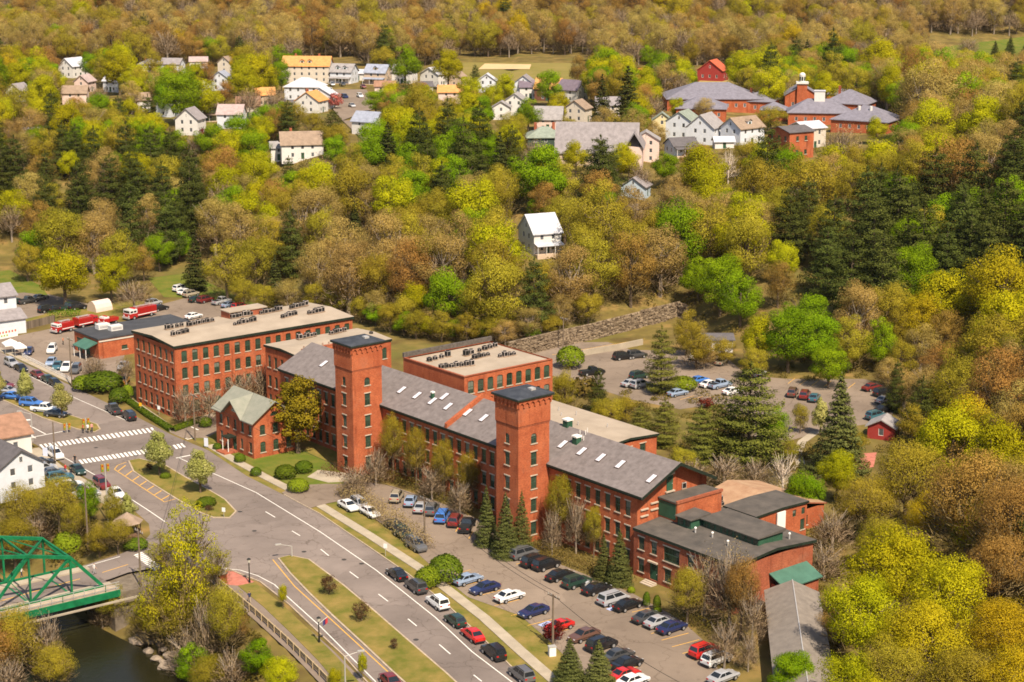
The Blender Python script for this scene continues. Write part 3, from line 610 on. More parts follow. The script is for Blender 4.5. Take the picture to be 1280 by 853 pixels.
# --- low pale-roofed block --------------------------------------------------------------------------------
b4 = empty('brick_mill_block', mw(8, 16.5), MROT, 'low brick block with pale flat roof behind the shingled gable', 'mill')
m4 = MB(); four_walls(b4, m4, 0.3, 31.0, 0.3, 12.7, 0, 9.6, (), [(1.6, 2.7, 6.6, 8.8, 0.1, 'sl'), (5.6, 6.8, 6.6, 8.8, 0.1, 'sl'), (8.6, 9.9, 6.4, 8.9, 0.1, 'sl')]); m4.build('wall', BRICK, b4)
low_roof(b4, 0, 31.3, 0, 13, 10.0, 10.45, 0.4, MEMB, CORN, 'y')
for k, (x, y) in enumerate(((9, 6), (11, 8.5), (14, 6.5), (15, 9), (20, 5), (24, 8))):
    q = MB(); q.tube((x, y, 9.95), (x, y, 11.0), 0.09); q.build('vent_pipe', METAL, b4)
# --- end building with roof lantern -------------------------------------------------------------------------
b5 = empty('brick_workshop', mw(65.0, -0.7), MROT, 'two-storey brick workshop with dark roof and long roof lantern', 'workshop')
m5 = MB(); x5, y5, z5 = 20.2, 16.3, 6.95
S5 = [(1.0, 2.2, 4.3, 6.2, 0, 'sl'), (3.6, 4.8, 4.3, 6.2, 0, 'sl'), (6.2, 9.4, 4.0, 6.2, 0, 'sl'), (11.0, 12.3, 4.3, 6.2, 0, 'sl'), (14.0, 15.3, 4.3, 6.2, 0, 'sl'), (17.0, 18.3, 4.3, 6.2, 0, 'sl'),
      (1.0, 2.2, 0.9, 2.9, 0, 'sl'), (3.4, 5.1, 0.35, 3.0, 0, 'door'), (6.4, 7.8, 0.9, 2.9, 0, 'sl'), (11.0, 12.3, 0.9, 2.9, 0, 'sl'), (14.0, 15.3, 0.9, 2.9, 0, 'sl')]
four_walls(b5, m5, 0.02, x5, 0.25, y5, 0, z5, S5, ()); m5.build('wall', BRICK2, b5)
low_roof(b5, 0.01, x5 + 0.35, 0, y5 + 0.35, 7.3, 8.0, 0.42, TAR, CORN, 'y')
q = MB(); q.box(3.3, 5.2, -0.16, 0.2, 3.02, 3.25); q.build('lintel', STONE, b5)
# lantern: two long raised pieces along the building
def lantern(x0, x1, y0, y1, zb, zt):
    l_ = MB(); l_.box(x0, x1, y0, y1, zb, zt); o = l_.build('roof_lantern', GREENP, b5)
    l_ = MB(); l_.prism([(x0 - 0.3, y0 - 0.4), (x1 + 0.3, y0 - 0.4), (x1 + 0.3, y1 + 0.3), (x0 - 0.3, y1 + 0.3)], zt, [zt + 0.12, zt + 0.12, zt + 0.45, zt + 0.45], True); l_.build('lantern_roof', TAR, o)
    n = int((x1 - x0) / 1.2)
    for k in range(n):
        g_ = MB(); xx = x0 + (k + 0.5) * (x1 - x0) / n; g_.box(xx - 0.45, xx + 0.45, y0 - 0.03, y0 - 0.005, zb + 0.15 + 0.55, zt - 0.1); g_.build('pane', GLASS, o)
lantern(4.2, 6.9, 5.0, 8.4, 7.3, 9.1); lantern(7.4, 18.2, 7.0, 12.0, 7.3, 9.0)
for x, y in ((8.2, 4.6), (11.2, 5.0), (15, 4.2), (18.4, 13.2)):
    q = MB(); q.tube((x, y, 7.3), (x, y, 8.3), 0.12, 0.12, 8); v_ = q.build('vent_pipe', METAL, b5); q = MB(); q.ball((x, y, 8.4), 0.2); q.build('cap', WHITE, v_)
st = MB()
for k in range(3): st.box(3.1, 5.4, -0.6 - 0.4 * k, -0.2 - 0.4 * k, 0, 0.36 - 0.12 * k)
st.build('entrance_step', STONE, b5)
# link roof against the gable, and the small two-storey wing behind
b6 = empty('brick_annex', mw(64.66, 4.8), MROT, 'small brick annex with dark flat roof against the mill gable', 'annex')
m6 = MB(); four_walls(b6, m6, 0, 3.9, 0, 9.2, 0, 10.6); m6.build('wall', BRICK, b6)
q = MB(); q.box(0.0, 3.75, -0.2, 9.3, 10.6, 10.8); q.build('roof', TAR, b6)
q = MB(); q.box(3.7, 4.05, -0.15, 9.35, 10.6, 11.0); q.build('coping', BRICK2, b6)
q = MB(); q.box(0.1, 3.6, -0.06, -0.01, 8.0, 10.4); q.build('shutter', GREENP, b6)
b7 = empty('brick_annex', mw(65.8, 17.2), MROT, 'small brick wing with dark flat roof and one white downpipe panel', 'annex')
m7 = MB(); four_walls(b7, m7, 0.2, 6.6, 0.2, 11.6, 0, 6.7, (), [(1.2, 2.0, 4.6, 5.6, 0, 's'), (8.2, 9.0, 5.0, 6.1, 0, 'n'), (10.2, 11.0, 5.0, 6.1, 0, 'n'), (10.0, 11.0, 2.6, 4.3, 0.1, 's')]); m7.build('wall', BRICK, b7)
low_roof(b7, 0, 6.85, 0, 11.85, 7.0, 7.2, 0.35, TAR, CORN, 'y')
q = MB(); q.box(6.82, 7.0, 4.6, 6.4, 0, 6.6); q.build('white_panel', WHITE, b7)
# low collapsed shed roof beside the bare bushes
b8 = empty('low_shed', mw(54, 24), MROT, 'low old shed with rusty brown roof behind the brick wing', 'shed')
m8 = MB(); four_walls(b8, m8, 0, 14, 0, 14, 0, 3.4, (), [(2, 3.2, 0.8, 2.4, 0, 's'), (9, 10.2, 0.8, 2.4, 0, 's')]); m8.build('wall', BRICK, b8)
low_roof(b8, -0.3, 14.3, -0.3, 14.3, 3.6, 5.2, 0.2, mat('rusty_roof', (0.30, 0.17, 0.10), rough=0.9, col2=(0.40, 0.26, 0.16), scale=0.5), BRICK2, 'y')
# green canopy shed and the long grey-roofed building toward the camera
b9 = empty('green_roofed_shed', mw(85.4, 6.8), MROT, 'low shed with green metal roof against the brick workshop end', 'shed')
m9 = MB(); four_walls(b9, m9, 0, 2.6, 0, 7.0, 0, 2.9); m9.build('wall', BRICK2, b9)
GRNROOF = mat('green_metal_roof', (0.06, 0.14, 0.105), rough=0.6, var=0.15, scale=0.6)
q = MB(); q.prism([(-0.1, -0.4), (3.0, -0.4), (3.0, 7.4), (-0.1, 7.4)], [4.3, 2.9, 2.9, 4.3], [4.45, 3.05, 3.05, 4.45], True); q.build('roof', GRNROOF, b9)
p0, p1 = at(990, 725, 4.6), at(1003, 812, 4.6); dd = (p1 - p0).normalized(); LB = math.atan2(dd.y, dd.x)
b10 = empty('long_shed', (p0.x, p0.y, 0), LB, 'long low building with plain grey-brown gable roof near the brick workshop', 'shed')
GB = mat('grey_brown_shingle', (0.17, 0.145, 0.125), rough=0.95, col2=(0.24, 0.205, 0.175), scale=0.9, detail=8)
m10 = MB(); four_walls(b10, m10, 0.4, 40, -3.3, 3.3, 0, 2.9, rows(8, 3, 4.4, 1.1, [(1.0, 2.3)], 0, 's')); m10.quad((0.4, 3.3, 2.9), (0.4, -3.3, 2.9), (0.4, 0, 4.3)); m10.build('wall', WHITE, b10)
q = MB()
q.quad((0, -3.8, 2.95), (40.5, -3.8, 2.95), (40.5, 0, 4.6), (0, 0, 4.6)); q.quad((0, 0, 4.6), (40.5, 0, 4.6), (40.5, 3.8, 2.95), (0, 3.8, 2.95)); q.build('roof', GB, b10)
q = MB(); q.box(0.0, 40.5, 0.0, 0.12, 4.58, 4.68); q.build('ridge_flashing', METAL, b10)
# --- small gabled brick house ---------------------------------------------------------------------------------
h0 = empty('brick_house', mw(-32.0, -13.6), MROT, 'small red brick house with green-grey cross-gabled roof', 'house')
mh = MB(); hw, hd, he, hr = 13.4, 9.2, 6.8, 10.1
Sh = [(1.3, 2.3, 1.0, 2.9, 0.15, 's'), (3.6, 4.5, 1.0, 2.9, 0.15, 's'), (5.6, 7.0, 0.25, 2.7, 0, 'door'), (8.3, 9.2, 1.0, 2.9, 0.15, 's'), (11.2, 12.2, 1.0, 2.9, 0.15, 's'),
      (1.3, 2.3, 4.2, 6.0, 0, 's'), (3.7, 4.6, 4.2, 6.0, 0, 's'), (6.2, 7.1, 4.2, 6.0, 0, 's'), (8.7, 9.6, 4.2, 6.0, 0, 's'), (11.2, 12.2, 4.2, 6.0, 0, 's')]
Eh = rows(3, 1.9, 2.7, 1.1, [(1.0, 2.9), (4.2, 6.0)], 0.3, 's')
four_walls(h0, mh, 0.3, hw - 0.3, 0.3, hd - 0.3, 0, he, Sh, Eh)
ymid = hd / 2
mh.quad((hw - 0.3, 0.3, he), (hw - 0.3, hd - 0.3, he), (hw - 0.3, ymid, 9.85)); mh.quad((0.3, hd - 0.3, he), (0.3, 0.3, he), (0.3, ymid, 9.85))
mh.quad((3.4, 0.28, he), (9.9, 0.28, he), (6.65, 0.28, 9.3)); mh.build('wall', BRICK, h0)
for (xx, yy, an) in ((6.65, 0.26, 0), (hw - 0.28, ymid, math.pi / 2)):      # half-round attic windows
    g = MB(); pts = [(0.75 * math.cos(math.pi * k / 8), 7.35 + 0.75 * math.sin(math.pi * k / 8)) for k in range(9)]; g.quad(*[(x, -0.03, z) for x, z in pts]); g.build('attic_window', GLASS, h0, (xx, yy, 0), an)
HROOF = mat('green_grey_roof', (0.20, 0.205, 0.165), rough=0.9, col2=(0.255, 0.25, 0.205), scale=0.8)
q = MB()
sl = (hr - he) / ymid
def slab(pts, th=0.18):
    q.quad(*pts); q.quad(*[(x, y, z - th) for x, y, z in reversed(pts)])
    for p, r_ in zip(pts, pts[1:] + pts[:1]): q.quad((p[0], p[1], p[2] - th), (r_[0], r_[1], r_[2] - th), r_, p)
slab([(-0.3, -0.35, he - 0.1), (3.2, -0.35, he - 0.1), (6.65, ymid, hr), (-0.3, ymid, hr)])
slab([(10.1, -0.35, he - 0.1), (hw + 0.4, -0.35, he - 0.1), (hw + 0.4, ymid, hr), (6.65, ymid, hr)])
slab([(hw + 0.4, hd + 0.35, he - 0.1), (-0.3, hd + 0.35, he - 0.1), (-0.3, ymid, hr), (hw + 0.4, ymid, hr)])
slab([(3.2, -0.5, he - 0.1), (6.65, -0.5, hr - 0.5), (6.65, ymid, hr), (3.2, -0.35, he - 0.1)][:3] + [(6.65, ymid - 0.1, hr)])
slab([(6.65, -0.5, hr - 0.5), (10.1, -0.5, he - 0.1), (10.1, -0.35, he - 0.1), (6.65, ymid - 0.1, hr)])
q.build('roof', HROOF, h0)
q = MB(); q.box(5.2, 7.4, -1.6, 0.25, 2.8, 3.0); pr = q.build('porch_roof', CORN, h0)
for xx in (5.35, 7.25):
    q = MB(); q.tube((xx, -1.45, 0), (xx, -1.45, 2.8), 0.08); q.build('porch_post', SASHW, h0)
q = MB(); q.box(4.8, 7.8, -2.6, 0.2, 0, 0.35); q.build('porch_floor', BRICK2, h0)
# --- rooftop condensers -----------------------------------------------------------------------------------------
cs = MB(); cs.box(-0.42, 0.42, -0.42, 0.42, 0.12, 0.95); cs_m = cs.mesh('casing', mat('condenser_grey', (0.30, 0.26, 0.24), rough=0.6, objvar=0.5)); fg = MB(); fg.tube((0, 0, 0.95), (0, 0, 1.02), 0.36, 0.36, 10); fg_m = fg.mesh('fan_grille', DARK)
bs = MB(); bs.box(-0.5, 0.5, -0.5, 0.5, 0.0, 0.12); bs_m = bs.mesh('base_rail', mat('timber_rail', (0.25, 0.16, 0.10), rough=0.9))
lv = MB(); lv.box(-0.43, -0.421, -0.34, 0.34, 0.2, 0.85); lv.box(0.421, 0.43, -0.34, 0.34, 0.2, 0.85); lv.box(-0.34, 0.34, -0.43, -0.421, 0.2, 0.85); lv_m = lv.mesh('louvre', DARK)
RN = ['first', 'second', 'third', 'fourth', 'fifth', 'sixth', 'seventh', 'eighth', 'ninth']
def acs(p, q, n, z, lab, grp):
    for k in range(n):
        t = (k + rnd.uniform(-0.12, 0.12)) / max(1, n - 1) if n > 1 else 0.0
        c = at(p[0] + (q[0] - p[0]) * t, p[1] + (q[1] - p[1]) * t, z)
        o = empty('air_conditioner', (c.x, c.y, z), MROT + rnd.uniform(-0.05, 0.05), lab, 'air conditioner', grp); s = rnd.uniform(0.65, 1.05); o.scale = (s, s, s * rnd.uniform(0.85, 1.2))
        inst('casing', cs_m, o); inst('fan_grille', fg_m, o); inst('base_rail', bs_m, o); inst('louvre', lv_m, o)
for k_, (p, q, n, ln) in enumerate((((209, 412), (227, 408), 4, 'first rear row'), ((217, 420), (234, 416), 4, 'first front row'), ((237, 408), (265, 402), 6, 'long row before the roof house'), ((291, 398), (314, 394), 6, 'rear row just past the roof house'), ((294, 407), (318, 402), 6, 'front row just past the roof house'), ((327, 393), (351, 388), 6, 'middle rear row'), ((353, 398), (369, 394), 5, 'middle front row'), ((365, 386), (382, 382), 5, 'last rear row'), ((387, 393), (403, 390), 5, 'last front row'))):
    acs(p, q, n, 14.9, 'grey air conditioner, ' + ln + ', tall mill roof', 'condensers of the ' + ln)
for p, q, n, ln in (((375, 424), (393, 420), 5, 'in the row nearest the road'), ((414, 418), (431, 414), 4, 'in the row nearest the round-windowed tower'), ((464, 418), (464, 418), 1, 'standing alone')): acs(p, q, n, 13.7, 'grey air conditioner ' + ln + ' on the joined block roof', 'condensers of the joined block ' + ln)
for p, q, n, ln in (((537, 452), (560, 446), 4, 'row by the parapet corner'), ((552, 461), (590, 457), 7, 'long row along the mill side'), ((583, 445), (589, 443), 2, 'pair in the middle'), ((593, 449), (610, 445), 4, 'middle row'), ((599, 440), (619, 434), 4, 'row by the rear parapet'), ((625, 447), (643, 444), 4, 'row nearest the far lot')): acs(p, q, n, 14.5, 'grey air conditioner, ' + ln + ', arched-window block roof', 'condensers of the rear block, ' + ln)
for p, q, n, ln in (((876, 630), (900, 627), 5, 'rear'), ((880, 635), (902, 632), 5, 'front')): acs(p, q, n, 7.6, 'grey air conditioner in the ' + ln + ' row behind the roof lantern', 'condensers by the lantern, ' + ln)
acs((853, 611), (853, 611), 1, 10.8, 'single air conditioner on the small annex by the gable', None)
# ---------------------------------------------------------------- trees
def leaf_material(name, c1, c2, tr=0.45, hue=0.012, val=0.16, mixattr=False):
    m = bpy.data.materials.new(name); m.use_nodes = True; nt = m.node_tree; n = nt.nodes; l = nt.links
    for q in list(n): n.remove(q)
    out = n.new('ShaderNodeOutputMaterial'); df = n.new('ShaderNodeBsdfDiffuse'); tl = n.new('ShaderNodeBsdfTranslucent'); mx = n.new('ShaderNodeMixShader'); mx.inputs[0].default_value = tr
    at_ = n.new('ShaderNodeAttribute'); at_.attribute_name = 'tone'
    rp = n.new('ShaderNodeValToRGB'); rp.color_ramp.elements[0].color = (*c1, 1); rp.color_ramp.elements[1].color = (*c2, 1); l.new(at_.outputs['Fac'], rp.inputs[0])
    hs = n.new('ShaderNodeHueSaturation'); oi = n.new('ShaderNodeObjectInfo')
    m1_ = n.new('ShaderNodeMapRange'); m1_.inputs[3].default_value = 0.5 - hue; m1_.inputs[4].default_value = 0.5 + hue
    w_ = n.new('ShaderNodeMath'); w_.operation = 'FRACT'; mu = n.new('ShaderNodeMath'); mu.operation = 'MULTIPLY'; mu.inputs[1].default_value = 7.31
    m2_ = n.new('ShaderNodeMapRange'); m2_.inputs[3].default_value = 1 - val; m2_.inputs[4].default_value = 1 + val
    l.new(oi.outputs['Random'], m1_.inputs[0]); l.new(oi.outputs['Random'], mu.inputs[0]); l.new(mu.outputs[0], w_.inputs[0]); l.new(w_.outputs[0], m2_.inputs[0])
    l.new(m1_.outputs[0], hs.inputs['Hue']); l.new(m2_.outputs[0], hs.inputs['Value']); l.new(rp.outputs[0], hs.inputs['Color'])
    l.new(hs.outputs[0], df.inputs[0]); l.new(hs.outputs[0], tl.inputs[0]); l.new(df.outputs[0], mx.inputs[1]); l.new(tl.outputs[0], mx.inputs[2]); l.new(mx.outputs[0], out.inputs[0])
    MATS[name] = m; return m
BARK = mat('bark', (0.13, 0.095, 0.065), rough=1.0, var=0.3, scale=3.0, spec=0.05)
BARKG = mat('grey_bark', (0.30, 0.245, 0.19), rough=1.0, var=0.25, scale=3.0, spec=0.05)
BIRCH = mat('pale_bark', (0.62, 0.52, 0.42), rough=0.9, var=0.15, scale=3.0, spec=0.05)
def quads_mesh(name, V, mats, tone=None, midx=None, normals=None):
    """V: (n,4,3) array of quads"""
    n = len(V); me = bpy.data.meshes.new(name)
    me.vertices.add(n * 4); me.vertices.foreach_set('co', V.reshape(-1).astype(np.float32))
    me.loops.add(n * 4); me.loops.foreach_set('vertex_index', np.arange(n * 4, dtype=np.int32))
    me.polygons.add(n); me.polygons.foreach_set('loop_start', np.arange(0, n * 4, 4, dtype=np.int32)); me.polygons.foreach_set('loop_total', np.full(n, 4, dtype=np.int32))
    for m in (mats if isinstance(mats, (list, tuple)) else [mats]): me.materials.append(m)
    if midx is not None: me.polygons.foreach_set('material_index', midx.astype(np.int32))
    if tone is not None:
        a = me.attributes.new('tone', 'FLOAT', 'POINT'); a.data.foreach_set('value', np.repeat(tone, 4).astype(np.float32))
    me.update(calc_edges=True)
    if normals is not None:                           # soft foliage shading: normals follow the clump, not each leaf
        nn = normals / np.maximum(np.linalg.norm(normals, axis=1, keepdims=True), 1e-6); me.polygons.foreach_set('use_smooth', np.ones(n, dtype=bool)); me.normals_split_custom_set_from_vertices(np.repeat(nn, 4, axis=0).astype(np.float32))
    return me
def leaf_quads(rng, P, Nrm, size, asp=1.0):
    n = len(P); Nrm = Nrm / np.maximum(np.linalg.norm(Nrm, axis=1, keepdims=True), 1e-6)
    r = rng.normal(size=(n, 3)); t1 = np.cross(Nrm, r); t1 /= np.maximum(np.linalg.norm(t1, axis=1, keepdims=True), 1e-6); t2 = np.cross(Nrm, t1)
    s = (size * rng.uniform(0.6, 1.35, n))[:, None]; a = t1 * s * 0.5; b = t2 * s * 0.5 * asp
    j = lambda: rng.uniform(0.55, 1.15, (n, 1))
    return np.stack([P - a * j(), P - b * j(), P + a * j(), P + b * j()], 1)
def twig_quads(rng, P, D, length, width):
    n = len(P); D = D / np.maximum(np.linalg.norm(D, axis=1, keepdims=True), 1e-6)
    side = np.cross(D, rng.normal(size=(n, 3))); side /= np.maximum(np.linalg.norm(side, axis=1, keepdims=True), 1e-6)
    L = (length * rng.uniform(0.5, 1.3, n))[:, None]; Q = P + D * L; w = width * 0.5
    return np.stack([P - side * w, P + side * w, Q + side * w * 0.3, Q - side * w * 0.3], 1)
def limbs(rng, H, W, n=7, base=0.28, tr=0.022, m=BARK, lean=0.0):
    b = MB(); r0 = H * tr; top = Vector((rng.normal() * 0.02 * H, rng.normal() * 0.02 * H, H * 0.62))
    mid = Vector((top.x * 0.4, top.y * 0.4, H * base)); b.tube((0, 0, -0.4), mid, r0 * 1.25, r0, 7, False); b.tube(mid, top, r0, r0 * 0.4, 6, False)
    tips = []
    for k in range(n):
        a = 2 * math.pi * (k + rng.uniform(-0.3, 0.3)) / n; z0 = rng.uniform(base, 0.55); st = mid.lerp(top, (z0 - base) / (0.62 - base))
        rr = W * rng.uniform(0.26, 0.40); e = Vector((rr * math.cos(a), rr * math.sin(a), H * rng.uniform(0.5, 0.85)))
        k_ = st.lerp(e, 0.5) + Vector((0, 0, -0.04 * H)); b.tube(st, k_, r0 * 0.45, r0 * 0.3, 5, False); b.tube(k_, e, r0 * 0.3, r0 * 0.10, 4, False); tips.append(e)
        for q in range(2):
            e2 = k_.lerp(e, 0.4) + Vector((rng.normal() * W * 0.12, rng.normal() * W * 0.12, H * 0.14)); b.tube(k_, e2, r0 * 0.22, r0 * 0.07, 4, False)
    return b.mesh('trunk', m)
def clump_pts(rng, H, W, nclump, per, zlo, zhi, rfac, shell=0.5, peak=1.0, taper=0.0):
    C = []; PP = []; NN = []; TT = []; SS = []
    zc, rz = (zlo + zhi) / 2 * H, (zhi - zlo) / 2 * H
    for k in range(nclump):
        d = rng.normal(size=3); d /= np.linalg.norm(d); d[2] = d[2] * 0.8 + 0.15
        f = rng.uniform(shell, 0.93); wz = 1.0 - 0.35 * max(0, d[2]) * (peak - 0.4)
        c = np.array([d[0] * W / 2 * f * wz, d[1] * W / 2 * f * wz, zc + d[2] * rz * f]); r = W * rfac * rng.uniform(0.7, 1.25)
        n = int(per * rng.uniform(0.7, 1.3)); v = rng.normal(size=(n, 3)); v /= np.linalg.norm(v, axis=1, keepdims=True); rr = rng.uniform(0.35, 1.0, n) ** 0.5
        p = c + v * rr[:, None] * r * np.array([1, 1, 0.8]); PP.append(p); NN.append(v * 0.8 + rng.normal(size=(n, 3)) * 0.55 + np.array([0, 0, 0.35]))
        TT.append(np.clip(rng.normal(0.5, 0.11, n) + rng.normal(0, 0.2), 0, 1)); SS.append(v * 0.62 + d[None] * 0.38 + np.array([0, 0, 0.22]) + rng.normal(size=(n, 3)) * 0.09)
    Pt = np.concatenate(PP)
    if taper: Pt[:, :2] *= np.clip(1 + taper * (0.45 - Pt[:, 2:3] / H), 0.15, 2.0)
    return Pt, np.concatenate(NN), np.concatenate(TT), np.concatenate(SS)
def decid(seed, name, H, W, lm, nclump, per, leaf, twigs=0, zlo=0.24, zhi=1.0, rfac=0.17, bark=BARK, tw_mat=None, tw_len=1.4, shell=0.5, peak=1.0, nl=7, taper=0.0):
    rng = np.random.default_rng(seed); tr = limbs(rng, H, W, n=nl, m=bark)
    P, N, T, S = clump_pts(rng, H, W, nclump, per, zlo, zhi, rfac, shell, peak, taper)
    Q = leaf_quads(rng, P, N, leaf); mi = np.zeros(len(Q))
    if twigs:
        n = twigs; d = rng.normal(size=(n, 3)); d /= np.linalg.norm(d, axis=1, keepdims=True); d[:, 2] = np.abs(d[:, 2]) * 0.9 - 0.15
        f = rng.uniform(0.25, 0.92, n)[:, None]; c = np.array([0, 0, (zlo + 0.12) * H]); ext = np.array([W / 2, W / 2, (zhi - zlo - 0.12) * H])
        P2 = c + d * f * ext; Q2 = twig_quads(rng, P2, d * 0.8 + np.array([0, 0, 0.55]) + rng.normal(size=(n, 3)) * 0.35, tw_len, 0.085 * H / 15)
        S = np.concatenate([S, d + rng.normal(size=(n, 3)) * 0.6]); Q = np.concatenate([Q, Q2]); T = np.concatenate([T, rng.uniform(0, 1, n)]); mi = np.concatenate([mi, np.ones(n)])
    return tr, quads_mesh('crown', Q, [lm, tw_mat or bark], T, mi, S)
def conifer(seed, H, W, lm, tiers, per, leaf, z0=0.14, cone=1.0, droop=-0.05, irr=0.2, flat=0.25, nb=7):
    rng = np.random.default_rng(seed); b = MB(); r0 = H * 0.016
    b.tube((0, 0, -0.4), (0, 0, H * 0.55), r0, r0 * 0.6, 6, False); b.tube((0, 0, H * 0.55), (0, 0, H * 0.97), r0 * 0.6, r0 * 0.12, 5, False)
    PP, NN, TT, SS = [], [], [], []
    for k in range(tiers):
        t = k / (tiers - 1); z = H * (z0 + (0.985 - z0) * t); Rr = W / 2 * ((1 - t) ** cone * 0.96 + 0.05)
        if cone < 0.9: Rr *= (0.62 + 0.38 * min(1, t * 4))
        n_b = max(4, int(nb * (1 - 0.35 * t)))
        for j in range(n_b):
            a = 2 * math.pi * (j + rng.uniform(-0.35, 0.35) + 0.5 * (k % 2)) / n_b; L = Rr * rng.uniform(1 - irr, 1 + irr * 0.6); zz = z + rng.normal() * H * 0.012
            n = max(8, int(per * L / (W / 2))); s = rng.uniform(0.12, 1.0, n) ** 0.75; w = rng.normal(size=n) * 0.20 * L * (0.45 + 0.6 * (1 - np.abs(s - 0.55)))
            x = s * L; p = np.stack([x * math.cos(a) - w * math.sin(a), x * math.sin(a) + w * math.cos(a), zz + droop * x + 0.10 * x * s + rng.normal(size=n) * flat * 0.5], 1)
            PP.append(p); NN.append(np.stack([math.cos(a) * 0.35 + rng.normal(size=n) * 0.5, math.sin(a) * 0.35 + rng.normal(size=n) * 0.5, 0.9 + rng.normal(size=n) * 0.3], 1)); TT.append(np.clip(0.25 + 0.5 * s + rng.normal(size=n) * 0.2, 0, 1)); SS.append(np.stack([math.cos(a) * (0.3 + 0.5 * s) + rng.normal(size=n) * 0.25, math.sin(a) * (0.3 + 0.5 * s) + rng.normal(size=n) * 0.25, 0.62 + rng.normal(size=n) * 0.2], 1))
            if L > 1.0: b.tube((0, 0, zz), (0.75 * L * math.cos(a), 0.75 * L * math.sin(a), zz + droop * L * 0.7), r0 * 0.22, r0 * 0.08, 3, False)
    P = np.concatenate(PP); Q = leaf_quads(rng, P, np.concatenate(NN), leaf, 0.7)
    return b.mesh('trunk', BARK), quads_mesh('crown', Q, lm, np.concatenate(TT), None, np.concatenate(SS))
def shrub(seed, lm, n=900, leaf=0.22, rad=(1, 1, 0.8), rough=0.05):
    rng = np.random.default_rng(seed); d = rng.normal(size=(n, 3)); d /= np.linalg.norm(d, axis=1, keepdims=True); d[:, 2] = np.where(d[:, 2] < -0.25, -d[:, 2], d[:, 2])
    r = 1 + rng.normal(size=n) * rough; P = d * r[:, None] * np.array(rad) + np.array([0, 0, rad[2] * 0.75]); Q = leaf_quads(rng, P, d + rng.normal(size=(n, 3)) * 0.35, leaf)
    b = MB(); b.tube((0, 0, -0.2), (0, 0, rad[2] * 0.8), 0.08, 0.04, 5, False)
    for k in range(5): b.tube((0, 0, 0.1), (0.55 * rad[0] * math.cos(k * 1.256), 0.55 * rad[1] * math.sin(k * 1.256), rad[2]), 0.05, 0.02, 4, False)
    return b.mesh('stem', BARK), quads_mesh('foliage', Q, lm, np.clip(rng.normal(0.5, 0.22, n), 0, 1), None, d + rng.normal(size=(n, 3)) * 0.2)
L_ = leaf_material
LM = dict(
    YG=L_('leaf_yellow_green', (0.33, 0.33, 0.008), (0.58, 0.53, 0.014), tr=0.45), G=L_('leaf_bright_green', (0.145, 0.235, 0.006), (0.30, 0.42, 0.010), tr=0.45),
    O=L_('leaf_olive_bud', (0.285, 0.238, 0.022), (0.50, 0.41, 0.040)), T=L_('leaf_tan_bud', (0.335, 0.24, 0.066), (0.57, 0.42, 0.128), hue=0.014),
    R=L_('leaf_russet_bud', (0.31, 0.18, 0.042), (0.50, 0.305, 0.076)), GO=L_('leaf_golden', (0.40, 0.31, 0.012), (0.66, 0.51, 0.02), tr=0.45),
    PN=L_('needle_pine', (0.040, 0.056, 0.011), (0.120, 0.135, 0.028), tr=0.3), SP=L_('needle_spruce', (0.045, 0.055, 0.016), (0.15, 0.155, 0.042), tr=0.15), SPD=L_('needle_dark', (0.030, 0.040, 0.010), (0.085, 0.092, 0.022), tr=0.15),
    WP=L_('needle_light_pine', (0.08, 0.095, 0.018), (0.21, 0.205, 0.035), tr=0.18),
    P=L_('leaf_pear_blossom', (0.31, 0.32, 0.06), (0.62, 0.58, 0.22)), OC=L_('leaf_olive_dense', (0.24, 0.20, 0.012), (0.47, 0.375, 0.028)),
    BU=L_('leaf_clipped_hedge', (0.05, 0.085, 0.008), (0.12, 0.16, 0.012), tr=0.15), BUL=L_('leaf_light_hedge', (0.10, 0.145, 0.008), (0.20, 0.25, 0.014), tr=0.15),
    RD=L_('leaf_red', (0.13, 0.018, 0.012), (0.26, 0.045, 0.03)), PK=L_('leaf_pink', (0.40, 0.08, 0.08), (0.62, 0.18, 0.17)), UN=L_('leaf_undergrowth', (0.09, 0.075, 0.016), (0.25, 0.18, 0.045)),
    B=L_('leaf_sparse_bud', (0.26, 0.18, 0.08), (0.44, 0.32, 0.15)), FB=L_('leaf_fox_bronze', (0.09, 0.045, 0.022), (0.19, 0.10, 0.05)))
TWIG = mat('twig_brown', (0.24, 0.175, 0.08), rough=1.0, spec=0.05); TWIGG = mat('twig_grey', (0.34, 0.245, 0.155), rough=1.0, spec=0.05)
KIND = {}
def kind(key, *variants): KIND[key] = variants
def V_(key, n, f): KIND[key] = [f(i) for i in range(n)]
# nominal height, width travel with each kind
NOM = {}
def reg(key, n, H, W, f): NOM[key] = (H, W); V_(key, n, f)
reg('YG', 3, 15, 12, lambda i: decid(10 + i, 'c', 15, 12, LM['YG'], 50, 420, 0.27, rfac=0.17, zlo=0.06))
reg('G', 3, 15, 12, lambda i: decid(20 + i, 'c', 15, 12, LM['G'], 50, 420, 0.27, rfac=0.17, zlo=0.06))
reg('O', 3, 16, 12, lambda i: decid(30 + i, 'c', 16, 12, LM['O'], 48, 370, 0.23, zlo=0.06, twigs=900, rfac=0.17, tw_mat=TWIG))
reg('T', 4, 17, 12, lambda i: decid(40 + i, 'c', 17, 12, LM['T'], 46, 350, 0.22, zlo=0.06, twigs=1200, rfac=0.17, tw_mat=TWIGG, bark=BARKG))
reg('R', 3, 16, 12, lambda i: decid(50 + i, 'c', 16, 12, LM['R'], 46, 350, 0.22, zlo=0.06, twigs=1000, rfac=0.17, tw_mat=TWIG))
reg('GO', 2, 16, 13, lambda i: decid(60 + i, 'c', 16, 13, LM['GO'], 58, 420, 0.26, rfac=0.16, zlo=0.05))
